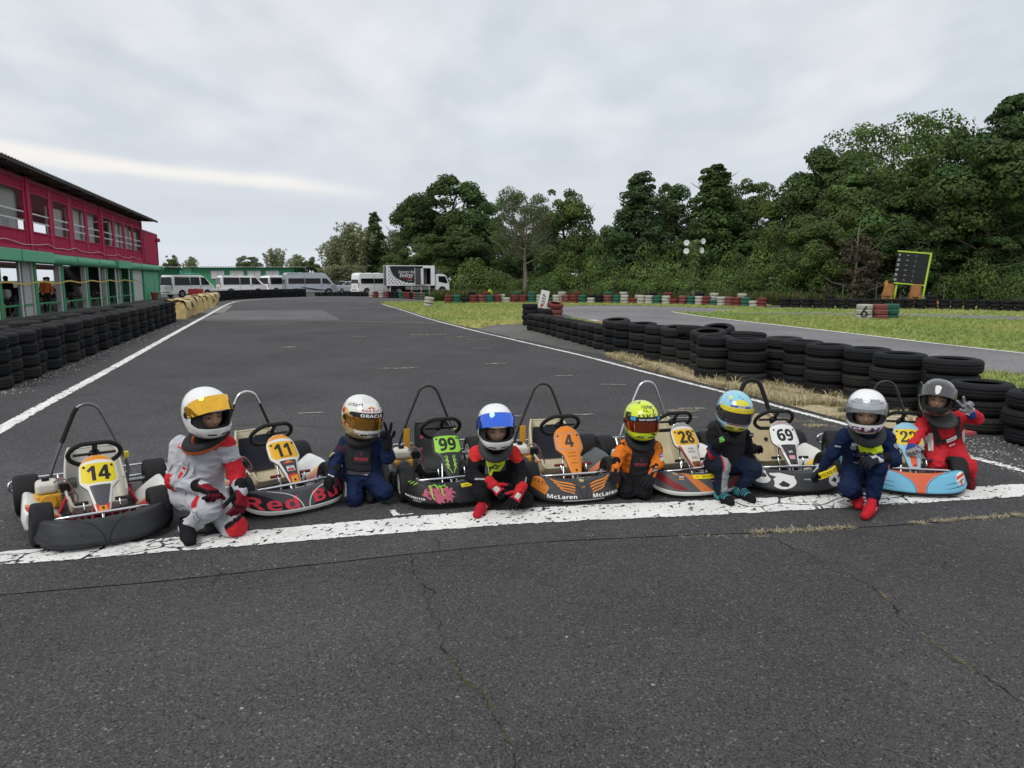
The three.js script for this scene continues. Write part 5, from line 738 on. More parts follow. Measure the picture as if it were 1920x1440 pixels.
{ // leaning scoreboard in a lime frame
  const lime = mat([0.42, 0.62, 0.05], 0.55), t = thing('scoreboard', 'leaning black scoreboard with white row numbers 1 to 6 in a lime frame', 'scoreboard', [22.6, -0.03, -41.2], -0.35); t.rotation.z = -0.1; const P = (n, g, m) => mesh(n, g, m, t);
  P('post', rbox(0.1, 3.2, 0.1, 0.02, 0.87, 1.6, 0), lime); P('post', rbox(0.1, 1.5, 0.1, 0.02, -0.55, 0.75, -0.1), lime); P('top_rail', rbox(1.76, 0.08, 0.1, 0.02, 0.04, 3.15, 0.002), lime); P('bottom_rail', rbox(1.6, 0.07, 0.1, 0.02, 0.08, 1.35, 0.002), lime);
  for (let i = 0; i < 6; i++) { const y = 2.96 - i * 0.28, tx = canvasTex(256, 64, (c, W, H) => { c.fillStyle = '#12121a'; c.fillRect(0, 0, W, H); c.fillStyle = '#b4b4b6'; c.font = 'bold 50px sans-serif'; c.fillText(String(i + 1), 2, 52); c.fillRect(78, 28, 16, 8); c.fillRect(150, 24, 6, 6); c.fillRect(150, 44, 6, 6); }); const r = P('row_panel', box(1.46, 0.268, 0.05, 0.07, y, 0.0), mat([0.012, 0.012, 0.017], 0.5)); mesh('row_number', new THREE.PlaneGeometry(1.6, 0.25).translate(0.0, y, 0.0285), mat([1, 1, 1], 0.5, { map: tx }), r); }
  for (const [x, z, s, l] of [[21.5, -40.9, 1.35, 'tall rust-orange straw bale left of the scoreboard posts'], [22.95, -40.7, 1.25, 'tall rust-orange straw bale under the scoreboard'], [24.0, -40.4, 0.45, 'low rust-orange straw bale right of the scoreboard']]) { const g = new THREE.CylinderGeometry(0.3, 0.36, 1.0 * s, 16, 8).translate(0, 0.5 * s, 0), p = g.attributes.position; for (let k = 0; k < p.count; k++) { const n = fbm(p.getX(k) * 5 + x, p.getY(k) * 5, p.getZ(k) * 5, 3) - 0.5; const w = (1 + 0.6 * n) * (1 - 0.25 * (p.getY(k) / s) ** 3); p.setX(k, p.getX(k) * w); p.setZ(k, p.getZ(k) * w); p.setY(k, p.getY(k) * (1 + 0.5 * n)); } g.computeVertexNormals(); const b = thing('orange_bale', l, 'bale', [x, -0.03, z], 0.3, 'bales round the scoreboard'); mesh('straw', paint(g, (a, c, d) => { const n = 0.65 + 0.7 * fbm(a * 8, c * 8, d * 8, 3); return [n, n, n]; }), mat([0.3, 0.14, 0.045], 0.95, { vertexColors: true }), b); mesh('strap', box(0.64, 0.03, 0.64, 0, 0.5 * s, 0), mat([0.1, 0.08, 0.05], 0.9), b); }
  const cast0 = mat([0.12, 0.12, 0.12], 0.7);
  for (let i = 0; i < 9; i++) { const x = 19.5 + i * 1.9, z = -42.2 + 0.15 * i; const f = thing('fence_post', `thin grey fence post, ${ord(i + 1)} from the left under the trees by the scoreboard`, 'fence post', [x, -0.03, z], 0, 'fence posts by the scoreboard'); mesh('post', cyl(0.022, 0.022, 1.3, 6, 0, 0.65, 0), cast0, f); mesh('cap', cyl(0.03, 0.03, 0.03, 6, 0, 1.31, 0), cast0, f); }
}

// ---------------------------------------------------------------- karts
function noseGeo() {
  const NU = 56, F = 22, K = 32; // loop: front face bottom to top, then back face top to bottom
  return grid(NU, K, (uu, vv) => {
    const u = uu * 2 - 1, a = Math.abs(u), j = vv * K, front = j <= F, t = front ? j / F : 1 - (j - F) / (K - F);
    const e = Math.pow(Math.max(0, 1 - Math.pow(a, 9)), 0.5), yB = 0.028 + 0.02 * a ** 4, yT = 0.158 + 0.042 * a * a, ym = mix(yB, yT, 0.42);
    const prof = (q, K) => { let n = 1; while (n < K.length - 1 && K[n][0] < q) n++; return mix(K[n - 1][1], K[n][1], clamp((q - K[n - 1][0]) / (K[n][0] - K[n - 1][0]))); };
    let y = ym + (mix(yB, yT, prof(t, [[0, 0], [0.1, 0.16], [0.78, 0.93], [0.86, 0.985], [1, 1]])) - ym) * e, z = 0.3 - 0.085 * a * a - 0.15 * a ** 6 + prof(t, [[0, -0.006], [0.1, 0.004], [0.45, -0.026], [0.78, -0.062], [0.86, -0.078], [1, -0.128]]) * (1 - 0.3 * a ** 4) + 0.005 * Math.exp(-((u / 0.09) ** 2)) * t;
    if (!front) { z -= 0.03 + 0.03 * Math.sin(Math.PI * t) * e; y -= 0.008 * t; }
    z = mix(0.07, z, Math.min(1, e * 1.6));
    return [0.378 * u * (1 - 0.015 * t), y, z, (u + 1) / 2, front ? clamp(t, 0.01, 0.99) : 0.985];
  });
}
const NOSE = noseGeo();
const PB = V(0, 0.178, 0.128), PT = V(0, 0.462, -0.155), PAX = PT.clone().sub(PB), PLEN = PAX.length(); PAX.normalize(); const PN = V(0, -PAX.z, PAX.y); // panel axis and outward normal
const HW = [[0, 0.036], [0.05, 0.042], [0.4, 0.066], [0.47, 0.086], [0.53, 0.103], [0.6, 0.106], [0.8, 0.101], [0.88, 0.091], [0.95, 0.07], [1, 0.035]];
const half = (s) => { let i = 1; while (i < HW.length - 1 && HW[i][0] < s) i++; const [a, b] = [HW[i - 1], HW[i]]; return mix(a[1], b[1], clamp((s - a[0]) / (b[0] - a[0]))); };
const panelPt = (x, s, d = 0) => PB.clone().addScaledVector(PAX, s * PLEN).add(V(x, 0, 0)).addScaledVector(PN, d - 1.9 * x * x - 0.05 * Math.max(0, s - 0.88) ** 1.2);
const panelShell = (d, inset) => grid(30, 12, (s, v) => { const w = half(s) - inset, x = w * (v * 2 - 1), edge = Math.abs(v * 2 - 1) > 0.9 ? -0.006 : 0, p = panelPt(x, s, d + edge); return [p.x, p.y, p.z, (x + 0.11) / 0.22, s]; });
const PANEL = panelShell(0.012, 0), PANELBACK = merge([panelShell(0, -0.0015), grid(30, 1, (s, v) => { const p = panelPt(half(s), s, 0.006 * v); return [p.x, p.y, p.z]; }), grid(30, 1, (s, v) => { const p = panelPt(-half(s), s, 0.006 * v); return [p.x, p.y, p.z]; })]);
function seatGeo(thick) { // bucket: spine profile with upswept sides
  const S = [[0.14, -0.17, 0.155, 0.05], [0.085, -0.24, 0.16, 0.075], [0.06, -0.36, 0.165, 0.11], [0.07, -0.5, 0.165, 0.15], [0.14, -0.585, 0.165, 0.14], [0.25, -0.625, 0.16, 0.1], [0.36, -0.66, 0.145, 0.055], [0.415, -0.678, 0.125, 0.03]]; // y, z, half width, side height
  const at = (t) => { const f = t * (S.length - 1), i = Math.min(Math.floor(f), S.length - 2), k = f - i, c = (j) => { const p0 = S[Math.max(i - 1, 0)][j], p1 = S[i][j], p2 = S[i + 1][j], p3 = S[Math.min(i + 2, S.length - 1)][j]; return 0.5 * (2 * p1 + (p2 - p0) * k + (2 * p0 - 5 * p1 + 4 * p2 - p3) * k * k + (3 * p1 - p0 - 3 * p2 + p3) * k ** 3); }; return [c(0), c(1), c(2), c(3)]; };
  const P = (t, u, d) => { const [y, z, w, h] = at(t), [y2, z2] = at(Math.min(1, t + 0.01)), [y1, z1] = at(Math.max(0, t - 0.01)), l = Math.hypot(y2 - y1, z2 - z1), ny = -(z2 - z1) / l, nz = (y2 - y1) / l, a = Math.abs(u), s = Math.sign(u), flat = 0.62; // normal towards the sitter
    let x, up, ix, iu; if (a < flat) { x = (a / flat) * w * 0.8; up = 0; ix = 0; iu = 1; } else { const k = (a - flat) / (1 - flat), q = Math.min(1, k / 0.5) * Math.PI / 2, r = w * 0.2; x = w * 0.8 + r * Math.sin(q); up = r * (1 - Math.cos(q)) + Math.max(0, k - 0.5) * 2 * h; ix = -Math.sin(q); iu = Math.cos(q); if (k > 0.5) x += 0.02 * (k - 0.5); }
    x += ix * d; up += iu * d; return [s * x, y + ny * up, z + nz * up]; };
  const a = grid(28, 26, (t, v) => P(t, v * 2 - 1, thick)), b = grid(28, 26, (t, v) => P(t, v * 2 - 1, 0)), rim = [];
  for (const v of [-1, 1]) { const pts = []; for (let i = 0; i <= 24; i++) pts.push(V(...P(i / 24, v, thick / 2))); rim.push(sweep(pts, 0.009, 6)); } for (const t of [0, 1]) { const pts = []; for (let i = 0; i <= 20; i++) pts.push(V(...P(t, (i / 20) * 2 - 1, thick / 2))); rim.push(sweep(pts, 0.009, 6)); }
  return [merge([a, b, ...rim]), grid(10, 8, (t, v) => P(mix(0.52, 0.86, t), mix(-0.58, 0.58, v), thick + 0.012))];
}
const [SEAT, SEATPAD] = seatGeo(0.01);
const kartTyre = (R, w) => new THREE.LatheGeometry([[0.066, -w * 0.38], [0.075, -w * 0.46], [R * 0.8, -w * 0.5], [R * 0.94, -w * 0.46], [R * 0.99, -w * 0.36], [R, -w * 0.2], [R, 0], [R, w * 0.2], [R * 0.99, w * 0.36], [R * 0.94, w * 0.46], [R * 0.8, w * 0.5], [0.075, w * 0.46], [0.066, w * 0.38]].map((p) => new THREE.Vector2(...p)), 32).rotateZ(Math.PI / 2);
const TYF = kartTyre(0.126, 0.115), TYR = kartTyre(0.134, 0.145);
const rimG = (w) => merge([new THREE.LatheGeometry([[0.02, -w * 0.1], [0.05, -w * 0.14], [0.064, -w * 0.4], [0.072, -w * 0.47], [0.07, -w * 0.36], [0.062, -w * 0.1], [0.062, w * 0.1], [0.07, w * 0.36], [0.072, w * 0.47], [0.064, w * 0.4], [0.05, w * 0.14], [0.02, w * 0.1], [0.02, -w * 0.1]].map((p) => new THREE.Vector2(...p)), 24).rotateZ(Math.PI / 2), cylX(0.022, w * 0.9, 12), ...[0, 1, 2].map((i) => cylX(0.006, w * 0.5, 6, 0, 0.036 * Math.cos(i * 2.1), 0.036 * Math.sin(i * 2.1)))]);
const RIMF = rimG(0.115), RIMR = rimG(0.145);
const HUBM = mat([0.5, 0.5, 0.5], 0.35, { metalness: 0.8 });
function podGeoB(s) { // side pod: tall outer wall behind the front wheel, top sloping down to the seat
  const sec = (u) => { const yt = mix(0.185, 0.205, sm(clamp(u * 2))), xo = 0.405, xi = mix(0.2, 0.235, u), yi = mix(0.085, 0.105, u), f = Math.min(1, Math.min(u, 1 - u) * 12) ** 0.5, m = (p) => [mix(0.32, p[0], 0.75 + 0.25 * f), mix(0.1, p[1], 0.7 + 0.3 * f)]; return [[xi, 0.05], [xi - 0.004, yi - 0.01], [xi + 0.006, yi], [mix(xi, xo, 0.3), mix(yi, yt, 0.36)], [mix(xi, xo, 0.6), mix(yi, yt, 0.74)], [xo - 0.03, yt - 0.002], [xo - 0.012, yt], [xo, yt - 0.014], [xo + 0.012, 0.12], [xo, 0.055], [xo - 0.02, 0.045], [xi, 0.045]].map(m); };
  const n = 12, wall = grid(18, n, (u, v) => { const S = sec(u), k = Math.round(v * n) % n, [x, y] = S[k]; return [s * x, y, mix(-0.135, -0.55, u), u, v]; });
  const cap = (u) => { const S = sec(u), z = mix(-0.135, -0.55, u); return grid(n, 1, (k, v) => { const [x, y] = S[Math.round(k * n) % n]; return [s * mix(0.32, x, v), mix(0.1, y, v), z]; }); };
  return [merge([wall, cap(0), cap(1)]), (u0, u1) => grid(6, 6, (u, v) => { const S = sec(mix(u0, u1, u)), i = mix(2, 6, v), a = S[Math.floor(i)], b = S[Math.min(7, Math.floor(i) + 1)], t = i - Math.floor(i); return [s * (mix(a[0], b[0], t) - 0.002), mix(a[1], b[1], t) + 0.003, mix(-0.135, -0.55, mix(u0, u1, u))]; })];
}
const POD = { 1: podGeoB(1), [-1]: podGeoB(-1) };
const tankMat = mat([0.62, 0.6, 0.52], 0.45), engYellow = mat([0.62, 0.32, 0.03], 0.45), cast = mat([0.16, 0.16, 0.165], 0.55, { metalness: 0.5 }), cream = mat([0.55, 0.49, 0.34], 0.5), creamGrey = mat([0.5, 0.48, 0.42], 0.5), seatBlack = mat([0.025, 0.027, 0.026], 0.4), foam = mat([0.012, 0.012, 0.012], 0.9), navyPad = mat([0.012, 0.014, 0.026], 0.85), yellowBox = mat([0.6, 0.5, 0.04], 0.5);
const txt = (c, s, x, y, size, col, o = {}) => { c.save(); c.translate(x, y); c.rotate(o.rot ?? 0); c.scale(o.sx ?? 1, 1); c.font = `${o.style ?? 'bold'} ${size}px ${o.font ?? 'sans-serif'}`; c.textAlign = o.align ?? 'center'; c.textBaseline = 'middle'; c.fillStyle = col; c.fillText(s, 0, 0); if (o.stroke) { c.strokeStyle = o.stroke; c.lineWidth = o.lw ?? 2; c.strokeText(s, 0, 0); } c.restore(); };
const path = (c, pts, col) => { c.beginPath(); pts.forEach((p, i) => (p.length === 6 ? c.bezierCurveTo(...p) : i ? c.lineTo(...p) : c.moveTo(...p))); c.closePath(); c.fillStyle = col; c.fill(); };
const scuff = (c, W, H, n, seed, col = '255,255,255') => { const R = rng(seed); for (let i = 0; i < n; i++) { c.strokeStyle = `rgba(${col},${0.05 + 0.16 * R()})`; c.lineWidth = 0.5 + 1.4 * R(); const x = R() * W, y = R() * H, l = 10 + 60 * R(), a = (R() - 0.5) * 0.9; c.beginPath(); c.moveTo(x, y); c.lineTo(x + l * Math.cos(a), y + l * Math.sin(a)); c.stroke(); } };
// the number panel: top arch, number plate, tapering tail (canvas 256 x 416; panel half width 0.11 = 128 px)
function panelTex(p) {
  return canvasTex(512, 832, (c, W, H) => {
    c.scale(2, 2); W /= 2; H /= 2; const Y = (s) => H * (1 - s), Xp = (x) => W / 2 + (x / 0.11) * (W / 2);
    c.fillStyle = p.edge; c.fillRect(0, 0, W, H);
    path(c, [[Xp(-0.098), Y(0.86)], [Xp(-0.06), Y(0.97), Xp(-0.03), Y(1), 128, Y(1)], [Xp(0.03), Y(1), Xp(0.06), Y(0.97), Xp(0.098), Y(0.86)], [Xp(0.06), Y(0.93), Xp(-0.06), Y(0.93), Xp(-0.098), Y(0.86)]], p.top);
    if (p.topText) txt(c, p.topText, 128, Y(0.955), 17, p.topInk ?? '#222');
    path(c, [[Xp(-0.09), Y(0.85)], [Xp(0.09), Y(0.85)], [Xp(0.096), Y(0.56)], [Xp(0.07), Y(0.5)], [Xp(-0.07), Y(0.5)], [Xp(-0.096), Y(0.56)]], p.plateEdge ?? p.plate);
    path(c, [[Xp(-0.083), Y(0.84)], [Xp(0.083), Y(0.84)], [Xp(0.088), Y(0.565)], [Xp(0.065), Y(0.512)], [Xp(-0.065), Y(0.512)], [Xp(-0.088), Y(0.565)]], p.plate);
    txt(c, p.num, 128, Y(0.67), p.numSize ?? 148, p.ink, { sx: p.sx ?? 0.92, font: p.font, stroke: p.ink, lw: 5 });
    if (p.sub) txt(c, p.sub, 128, Y(0.535), 17, p.ink);
    path(c, [[Xp(-0.058), Y(0.46)], [Xp(0.058), Y(0.46)], [Xp(0.032), Y(0.12)], [Xp(0.029), Y(0.02)], [Xp(-0.029), Y(0.02)], [Xp(-0.032), Y(0.12)]], p.tail);
    p.tailDraw?.(c, Xp, Y); scuff(c, W, H, 26, p.num.length * 97 + p.num.charCodeAt(0));
  });
}
const dunlop = (c, x, y, w, h, rot) => { c.save(); c.translate(x, y); c.rotate(rot); c.fillStyle = '#e9cf1d'; c.fillRect(-w / 2, -h / 2, w, h); path(c, [[-w * 0.42, -h * 0.2], [-w * 0.3, 0], [-w * 0.42, h * 0.2], [-w * 0.38, 0]], '#c8361b'); txt(c, 'DUNLOP', w * 0.08, 2, h * 0.62, '#15130c', { font: 'serif', sx: 1.25 }); c.restore(); };
const whiteEdge = (c, W, H) => { c.fillStyle = '#d9d8d2'; c.fillRect(0, H * 0.86, W, H * 0.14); };
const yGroove = (c, W, H, col, lw = 5) => { c.strokeStyle = col; c.lineWidth = lw; for (const s of [-1, 1]) { c.beginPath(); c.moveTo(W / 2 + s * 10, H * 0.97); c.bezierCurveTo(W / 2 + s * 22, H * 0.45, W / 2 + s * 90, H * 0.2, W / 2 + s * 190, H * 0.1); c.lineTo(W / 2 + s * 420, H * 0.02); c.stroke(); } };
const noseTex = (draw) => canvasTex(1024, 288, draw);
const KARTS = [
  { num: '14', pos: [-2.516, -4.201], yaw: 0.595, label: 'go-kart number 14 with plain charcoal nose, leftmost of the row', frame: '#a3182a', seat: creamGrey, pod: '#d8d8d2', podArt: ['#b8323a', '#dd8a3a'], hoop: ['foam', 0.35, 0.62], valve: true,
    panel: { num: '14', edge: '#d9d7cf', top: '#d98a2b', plate: '#ddc41c', ink: '#201f22', tail: '#4d4d52', tailDraw: (c, X, Y) => { path(c, [[X(-0.04), Y(0.14)], [X(0), Y(0.08)], [X(0.04), Y(0.14)], [X(0.03), Y(0)], [X(-0.03), Y(0)]], '#c23a33'); path(c, [[X(-0.02), Y(0.09)], [X(0.02), Y(0.09)], [X(0.026), Y(0.0)], [X(-0.026), Y(0.0)]], '#d88a30'); } },
    nose: (c, W, H) => { c.fillStyle = '#303134'; c.fillRect(0, 0, W, H); yGroove(c, W, H, '#0b0b0c', 9); c.fillStyle = '#101113'; c.fillRect(330, 150, 12, 12); c.fillRect(345, 168, 9, 9); scuff(c, W, H, 70, 4); } },
  { num: '11', pos: [-1.559, -4.797], yaw: 0.7, label: 'go-kart number 11 with red lettered dark nose, second from the left', frame: '#2a2b2e', seat: cream, pad: true, pod: '#d6d7d6', podArt: ['#b9767c', '#dd9a3f'], hoop: ['chrome', 0.4, 0.6], pedal: '#6d1620',
    panel: { num: '11', edge: '#d8d7d2', top: '#dd9130', plate: '#dfa821', ink: '#242326', tail: '#3a3a40', sub: 'PETERPAN', font: 'sans-serif', tailDraw: (c, X, Y) => { txt(c, 'Red Bull', X(0), Y(0.4), 22, '#c33b47'); path(c, [[X(-0.03), Y(0.41)], [X(0), Y(0.45)], [X(0.03), Y(0.41)]], '#d8912c'); c.fillStyle = '#c8c9cc'; c.fillRect(X(-0.028), Y(0.34), X(0.028) - X(-0.028), 44); c.fillStyle = '#c03a3c'; c.fillRect(X(-0.022), Y(0.29), X(0.022) - X(-0.022), 20); txt(c, 'TAG', X(0), Y(0.315), 15, '#39507e'); path(c, [[X(-0.04), Y(0.16)], [X(0), Y(0.19)], [X(0.04), Y(0.16)], [X(0.034), Y(0)], [X(-0.034), Y(0)]], '#c23a33'); path(c, [[X(-0.02), Y(0.13)], [X(0.03), Y(0.15)], [X(0.03), Y(0.0)], [X(-0.026), Y(0.0)]], '#dd9331'); } },
    nose: (c, W, H) => { c.fillStyle = '#48484c'; c.fillRect(0, 0, W, H); path(c, [[0, H], [0, 40], [200, 100], [470, 270], [470, H]], '#17181d'); path(c, [[W, H], [W, 20], [800, 70], [560, 250], [560, H]], '#17181d'); txt(c, 'Red', 235, 176, 190, '#d23a49', { sx: 1.35 }); txt(c, 'Bull', 800, 150, 190, '#d23a49', { sx: 1.25 }); c.strokeStyle = '#d9d8d3'; c.lineWidth = 9; for (const s of [-1, 1]) { c.beginPath(); c.moveTo(W / 2 + s * 26, 260); c.bezierCurveTo(W / 2 + s * 40, 110, W / 2 + s * 120, 60, W / 2 + s * 300, 30); c.stroke(); } whiteEdge(c, W, H); scuff(c, W, H, 40, 5); } },
  { num: '99', pos: [-0.449, -4.965], yaw: 0.319, label: 'go-kart number 99 with black seat and lime plate, third from the left', frame: '#1b1c1d', seat: seatBlack, pod: '#1b1c1e', podArt: ['#222', '#333'], hoop: ['black'], valve: true, rimWhite: true,
    panel: { num: '99', edge: '#2c2d30', top: '#2f3033', plate: '#8dc63a', ink: '#1e2220', tail: '#2b2c2f', font: 'sans-serif', tailDraw: (c, X, Y) => { c.strokeStyle = '#9ad04a'; c.lineWidth = 5; for (const s of [-1, 1]) for (const [a, l] of [[0.42, 0.1], [0.34, 0.12], [0.26, 0.1]]) { c.beginPath(); c.moveTo(X(s * 0.042), Y(a)); c.bezierCurveTo(X(s * 0.01), Y(a - 0.03), X(s * 0.05), Y(a - 0.06), X(s * 0.02), Y(a - l)); c.bezierCurveTo(X(s * 0.036), Y(a - 0.05), X(s * 0.002), Y(a - 0.04), X(s * 0.03), Y(a + 0.02)); c.stroke(); } c.beginPath(); c.moveTo(X(-0.02), Y(0.16)); c.lineTo(X(0), Y(0.03)); c.lineTo(X(0.02), Y(0.16)); c.stroke(); } },
    nose: (c, W, H) => { c.fillStyle = '#26272a'; c.fillRect(0, 0, W, H); path(c, [[0, H], [0, 60], [120, 40], [300, 180], [470, 230], [520, H]], '#141516'); const R = rng(6); for (let i = 0; i < 150; i++) { const x = 330 + 200 * (R() + R() - 1) * 0.75, y = 165 + 90 * (R() + R() - 1); c.fillStyle = R() < 0.9 ? '#b0566b' : '#15161a'; c.beginPath(); c.ellipse(x, y, 8 + 26 * R(), 4 + 12 * R(), R() * 3, 0, 7); c.fill(); } c.strokeStyle = '#8fc63a'; c.lineCap = 'butt'; for (const [x, y, l, w] of [[250, 60, 150, 11], [300, 50, 40, 9], [345, 52, 120, 11], [388, 48, 30, 8]]) { c.lineWidth = w; c.beginPath(); c.moveTo(x - 8, y); c.bezierCurveTo(x + 20, y + 30, x + 4, y + l * 0.6, x + 26, y + l); c.stroke(); } c.lineWidth = 8; c.beginPath(); c.moveTo(238, 76); c.lineTo(300, 46); c.lineTo(330, 78); c.lineTo(398, 44); c.stroke(); for (let k = 0; k < 3; k++) { c.lineWidth = 7; c.beginPath(); c.moveTo(60 + k * 26, 66 + k * 8); c.lineTo(98 + k * 26, 26 + k * 8); c.stroke(); } txt(c, 'MONSTER', 120, 222, 34, '#d8d8d8'); txt(c, 'ENERGY', 130, 252, 18, '#bbb'); txt(c, '♥', 130, 170, 44, '#b0566b'); dunlop(c, 640, 62, 190, 46, -0.03); txt(c, 'MONSTER', 880, 222, 34, '#d8d8d8'); scuff(c, W, H, 90, 7); } },
  { num: '4', pos: [0.433, -5.063], yaw: 0.247, label: 'orange and dark grey go-kart number 4, middle of the row', frame: '#d27a28', seat: cream, pad: true, pod: '#2c2d30', podArt: ['#c96d3c', '#c96d3c'], hoop: ['black'], pedal: '#6d1620',
    panel: { num: '4', edge: '#d57d2a', top: '#d8802a', plate: '#d8812c', plateEdge: '#8a8a8c', ink: '#3a3835', tail: '#d57d2a', font: 'sans-serif', numSize: 150, tailDraw: (c, X, Y) => { ['ALESSIO', 'MOTORI', '▲ XI', 'TATUUS', '✿', 'P'].forEach((s, i) => txt(c, s, X(0), Y(0.42 - i * 0.072), 17 + (i > 3 ? 10 : 0), '#4a2f17')); } },
    nose: (c, W, H) => { c.fillStyle = '#3c3d40'; c.fillRect(0, 0, W, H); path(c, [[0, 40], [130, 10], [190, 150], [150, 230], [0, 150]], '#d37a2b'); path(c, [[W, 40], [W - 110, 10], [W - 170, 150], [W - 140, 230], [W, 150]], '#d37a2b'); txt(c, 'VELO', 105, 85, 60, '#35291f', { rot: 0.35, style: 'normal' }); for (const s of [-1, 1]) for (let k = 0; k < 4; k++) { c.strokeStyle = '#d8822f'; c.lineWidth = 17 - k; c.beginPath(); const y = 58 + k * 33; c.moveTo(W / 2 + s * (300 - k * 26), y - 20); c.bezierCurveTo(W / 2 + s * (220 - k * 16), y + 30, W / 2 + s * 170, y - 4, W / 2 + s * (72 + k * 6), y + 42); c.stroke(); } yGroove(c, W, H, '#1a1b1d', 6); for (const x of [300, 735]) txt(c, 'McLaren', x, 238, 62, '#e6e6e4', { sx: 1.1 }); c.beginPath(); c.ellipse(W / 2, 40, 24, 24, 0, 0, 7); c.fillStyle = '#9db06a'; c.fill(); c.beginPath(); c.ellipse(W / 2, 40, 12, 12, 0, 0, 7); c.fillStyle = '#cc8b3a'; c.fill(); path(c, [[W / 2 - 26, 130], [W / 2 + 24, 112], [W / 2 + 14, 128]], '#d8822f'); c.fillStyle = '#cfcfc9'; c.fillRect(W * 0.3, H * 0.955, W * 0.4, H * 0.05); scuff(c, W, H, 40, 8); } },
  { num: '28', pos: [1.332, -5.198], yaw: 0.272, label: 'go-kart number 28 with grey and orange nose, behind the blue-helmeted child', frame: '#8c1f24', seat: cream, pod: '#d9d7d2', podArt: ['#c9b9ae', '#a33'], hoop: ['chrome'], valve: true,
    panel: { num: '28', edge: '#d6d2c9', top: '#8a8b8d', plate: '#dcae25', ink: '#34291c', tail: '#cfcac2', sub: 'ROTARACING', tailDraw: (c, X, Y) => { path(c, [[X(-0.09), Y(0.52)], [X(-0.066), Y(0.48)], [X(-0.03), Y(0.02)], [X(-0.045), Y(0.02)]], '#9a2b2b'); path(c, [[X(0.09), Y(0.52)], [X(0.066), Y(0.48)], [X(0.03), Y(0.02)], [X(0.045), Y(0.02)]], '#9a2b2b'); ['FIRA', 'BIREL', '▬▬', 'MIR'].forEach((s, i) => txt(c, s, X(0), Y(0.41 - i * 0.065), 24, '#4a4a4e')); path(c, [[X(-0.033), Y(0.14)], [X(0.033), Y(0.14)], [X(0.03), Y(0.02)], [X(-0.03), Y(0.02)]], '#7a4a35'); } },
    nose: (c, W, H) => { c.fillStyle = '#505154'; c.fillRect(0, 0, W, H); path(c, [[0, 30], [90, 60], [300, 220], [200, 230], [60, 150]], '#7c1f22'); path(c, [[W, 30], [W - 90, 60], [W - 300, 220], [W - 200, 230], [W - 60, 150]], '#7c1f22'); path(c, [[270, 10], [350, 10], [560, 250], [430, 250]], '#c4723c'); path(c, [[560, 40], [W - 300, 60], [W - 330, 250], [560, 250]], '#232427'); for (const [x, y] of [[190, 40], [230, 90]]) { c.fillStyle = '#c98a3c'; c.fillRect(x, y, 50, 14); c.fillStyle = '#ddd'; c.fillRect(x + 8, y - 24, 46, 10); } dunlop(c, 545, 62, 330, 58, 0.02); c.fillStyle = '#8d8d8b'; c.fillRect(560, 120, 120, 8); txt(c, '▮', 600, 220, 40, '#b9b43c'); whiteEdge(c, W, H); scuff(c, W, H, 50, 9); } },
  { num: '69', pos: [2.095, -5.266], yaw: 0.062, label: 'go-kart number 69 with white plate and black and white nose, second from the right', frame: '#2b2c2e', seat: mat([0.5, 0.42, 0.26], 0.6), pod: '#d5d4cd', podArt: ['#d9b72e', '#c9c9c4'], hoop: ['fat'], valve: true,
    panel: { num: '69', edge: '#dededa', top: '#9a9398', topText: 'PETER PAN', topInk: '#c2506a', plate: '#dcdcd8', ink: '#1f1f21', tail: '#35363a', font: 'sans-serif', tailDraw: (c, X, Y) => { txt(c, 'S', X(0), Y(0.3), 44, '#ddd', { rot: 1.5 }); c.fillStyle = '#c98d95'; c.fillRect(X(-0.022), Y(0.22), X(0.022) - X(-0.022), 34); c.strokeStyle = '#c43b44'; c.lineWidth = 5; for (const s of [-1, 1]) { c.beginPath(); c.moveTo(X(s * 0.075), Y(0.48)); c.lineTo(X(s * 0.05), Y(0.3)); c.stroke(); } } },
    nose: (c, W, H) => { c.fillStyle = '#3b3c40'; c.fillRect(0, 0, W, H); c.fillStyle = '#d8d8d6'; c.beginPath(); c.ellipse(100, 130, 110, 90, 0, 0, 7); c.fill(); c.beginPath(); c.ellipse(330, 170, 120, 80, -0.3, 0, 7); c.fill(); path(c, [[150, 90], [300, 60], [440, 90], [430, 140], [300, 120]], '#d8d8d6'); c.fillStyle = '#222327'; c.beginPath(); c.ellipse(130, 110, 46, 30, 0.3, 0, 7); c.fill(); c.strokeStyle = '#3b3c40'; c.lineWidth = 26; c.beginPath(); c.moveTo(200, 40); c.bezierCurveTo(150, 110, 260, 130, 210, 230); c.stroke(); path(c, [[270, 200], [320, 150], [380, 190], [360, 225], [300, 225]], '#26272b'); c.fillStyle = '#d8d8d6'; c.beginPath(); c.ellipse(900, 190, 110, 80, 0.2, 0, 7); c.fill(); path(c, [[820, 180], [870, 150], [900, 190], [880, 220]], '#26272b'); path(c, [[930, 150], [980, 190], [950, 220]], '#26272b'); txt(c, 'Ə', 560, 80, 70, '#c9404c'); txt(c, 'racing', 560, 128, 24, '#c9c9c9'); dunlop(c, 800, 92, 330, 78, -0.14); c.fillStyle = '#18191b'; c.fillRect(0, H * 0.95, W, H * 0.05); scuff(c, W, H, 40, 10); } },
  { num: '22', pos: [2.99, -5.198], yaw: -0.218, label: 'light blue and orange go-kart number 22, rightmost of the row', frame: '#b4b6b8', seat: cream, pod: '#7fb6cc', podArt: ['#c9583c', '#7fb6cc'], hoop: ['black'],
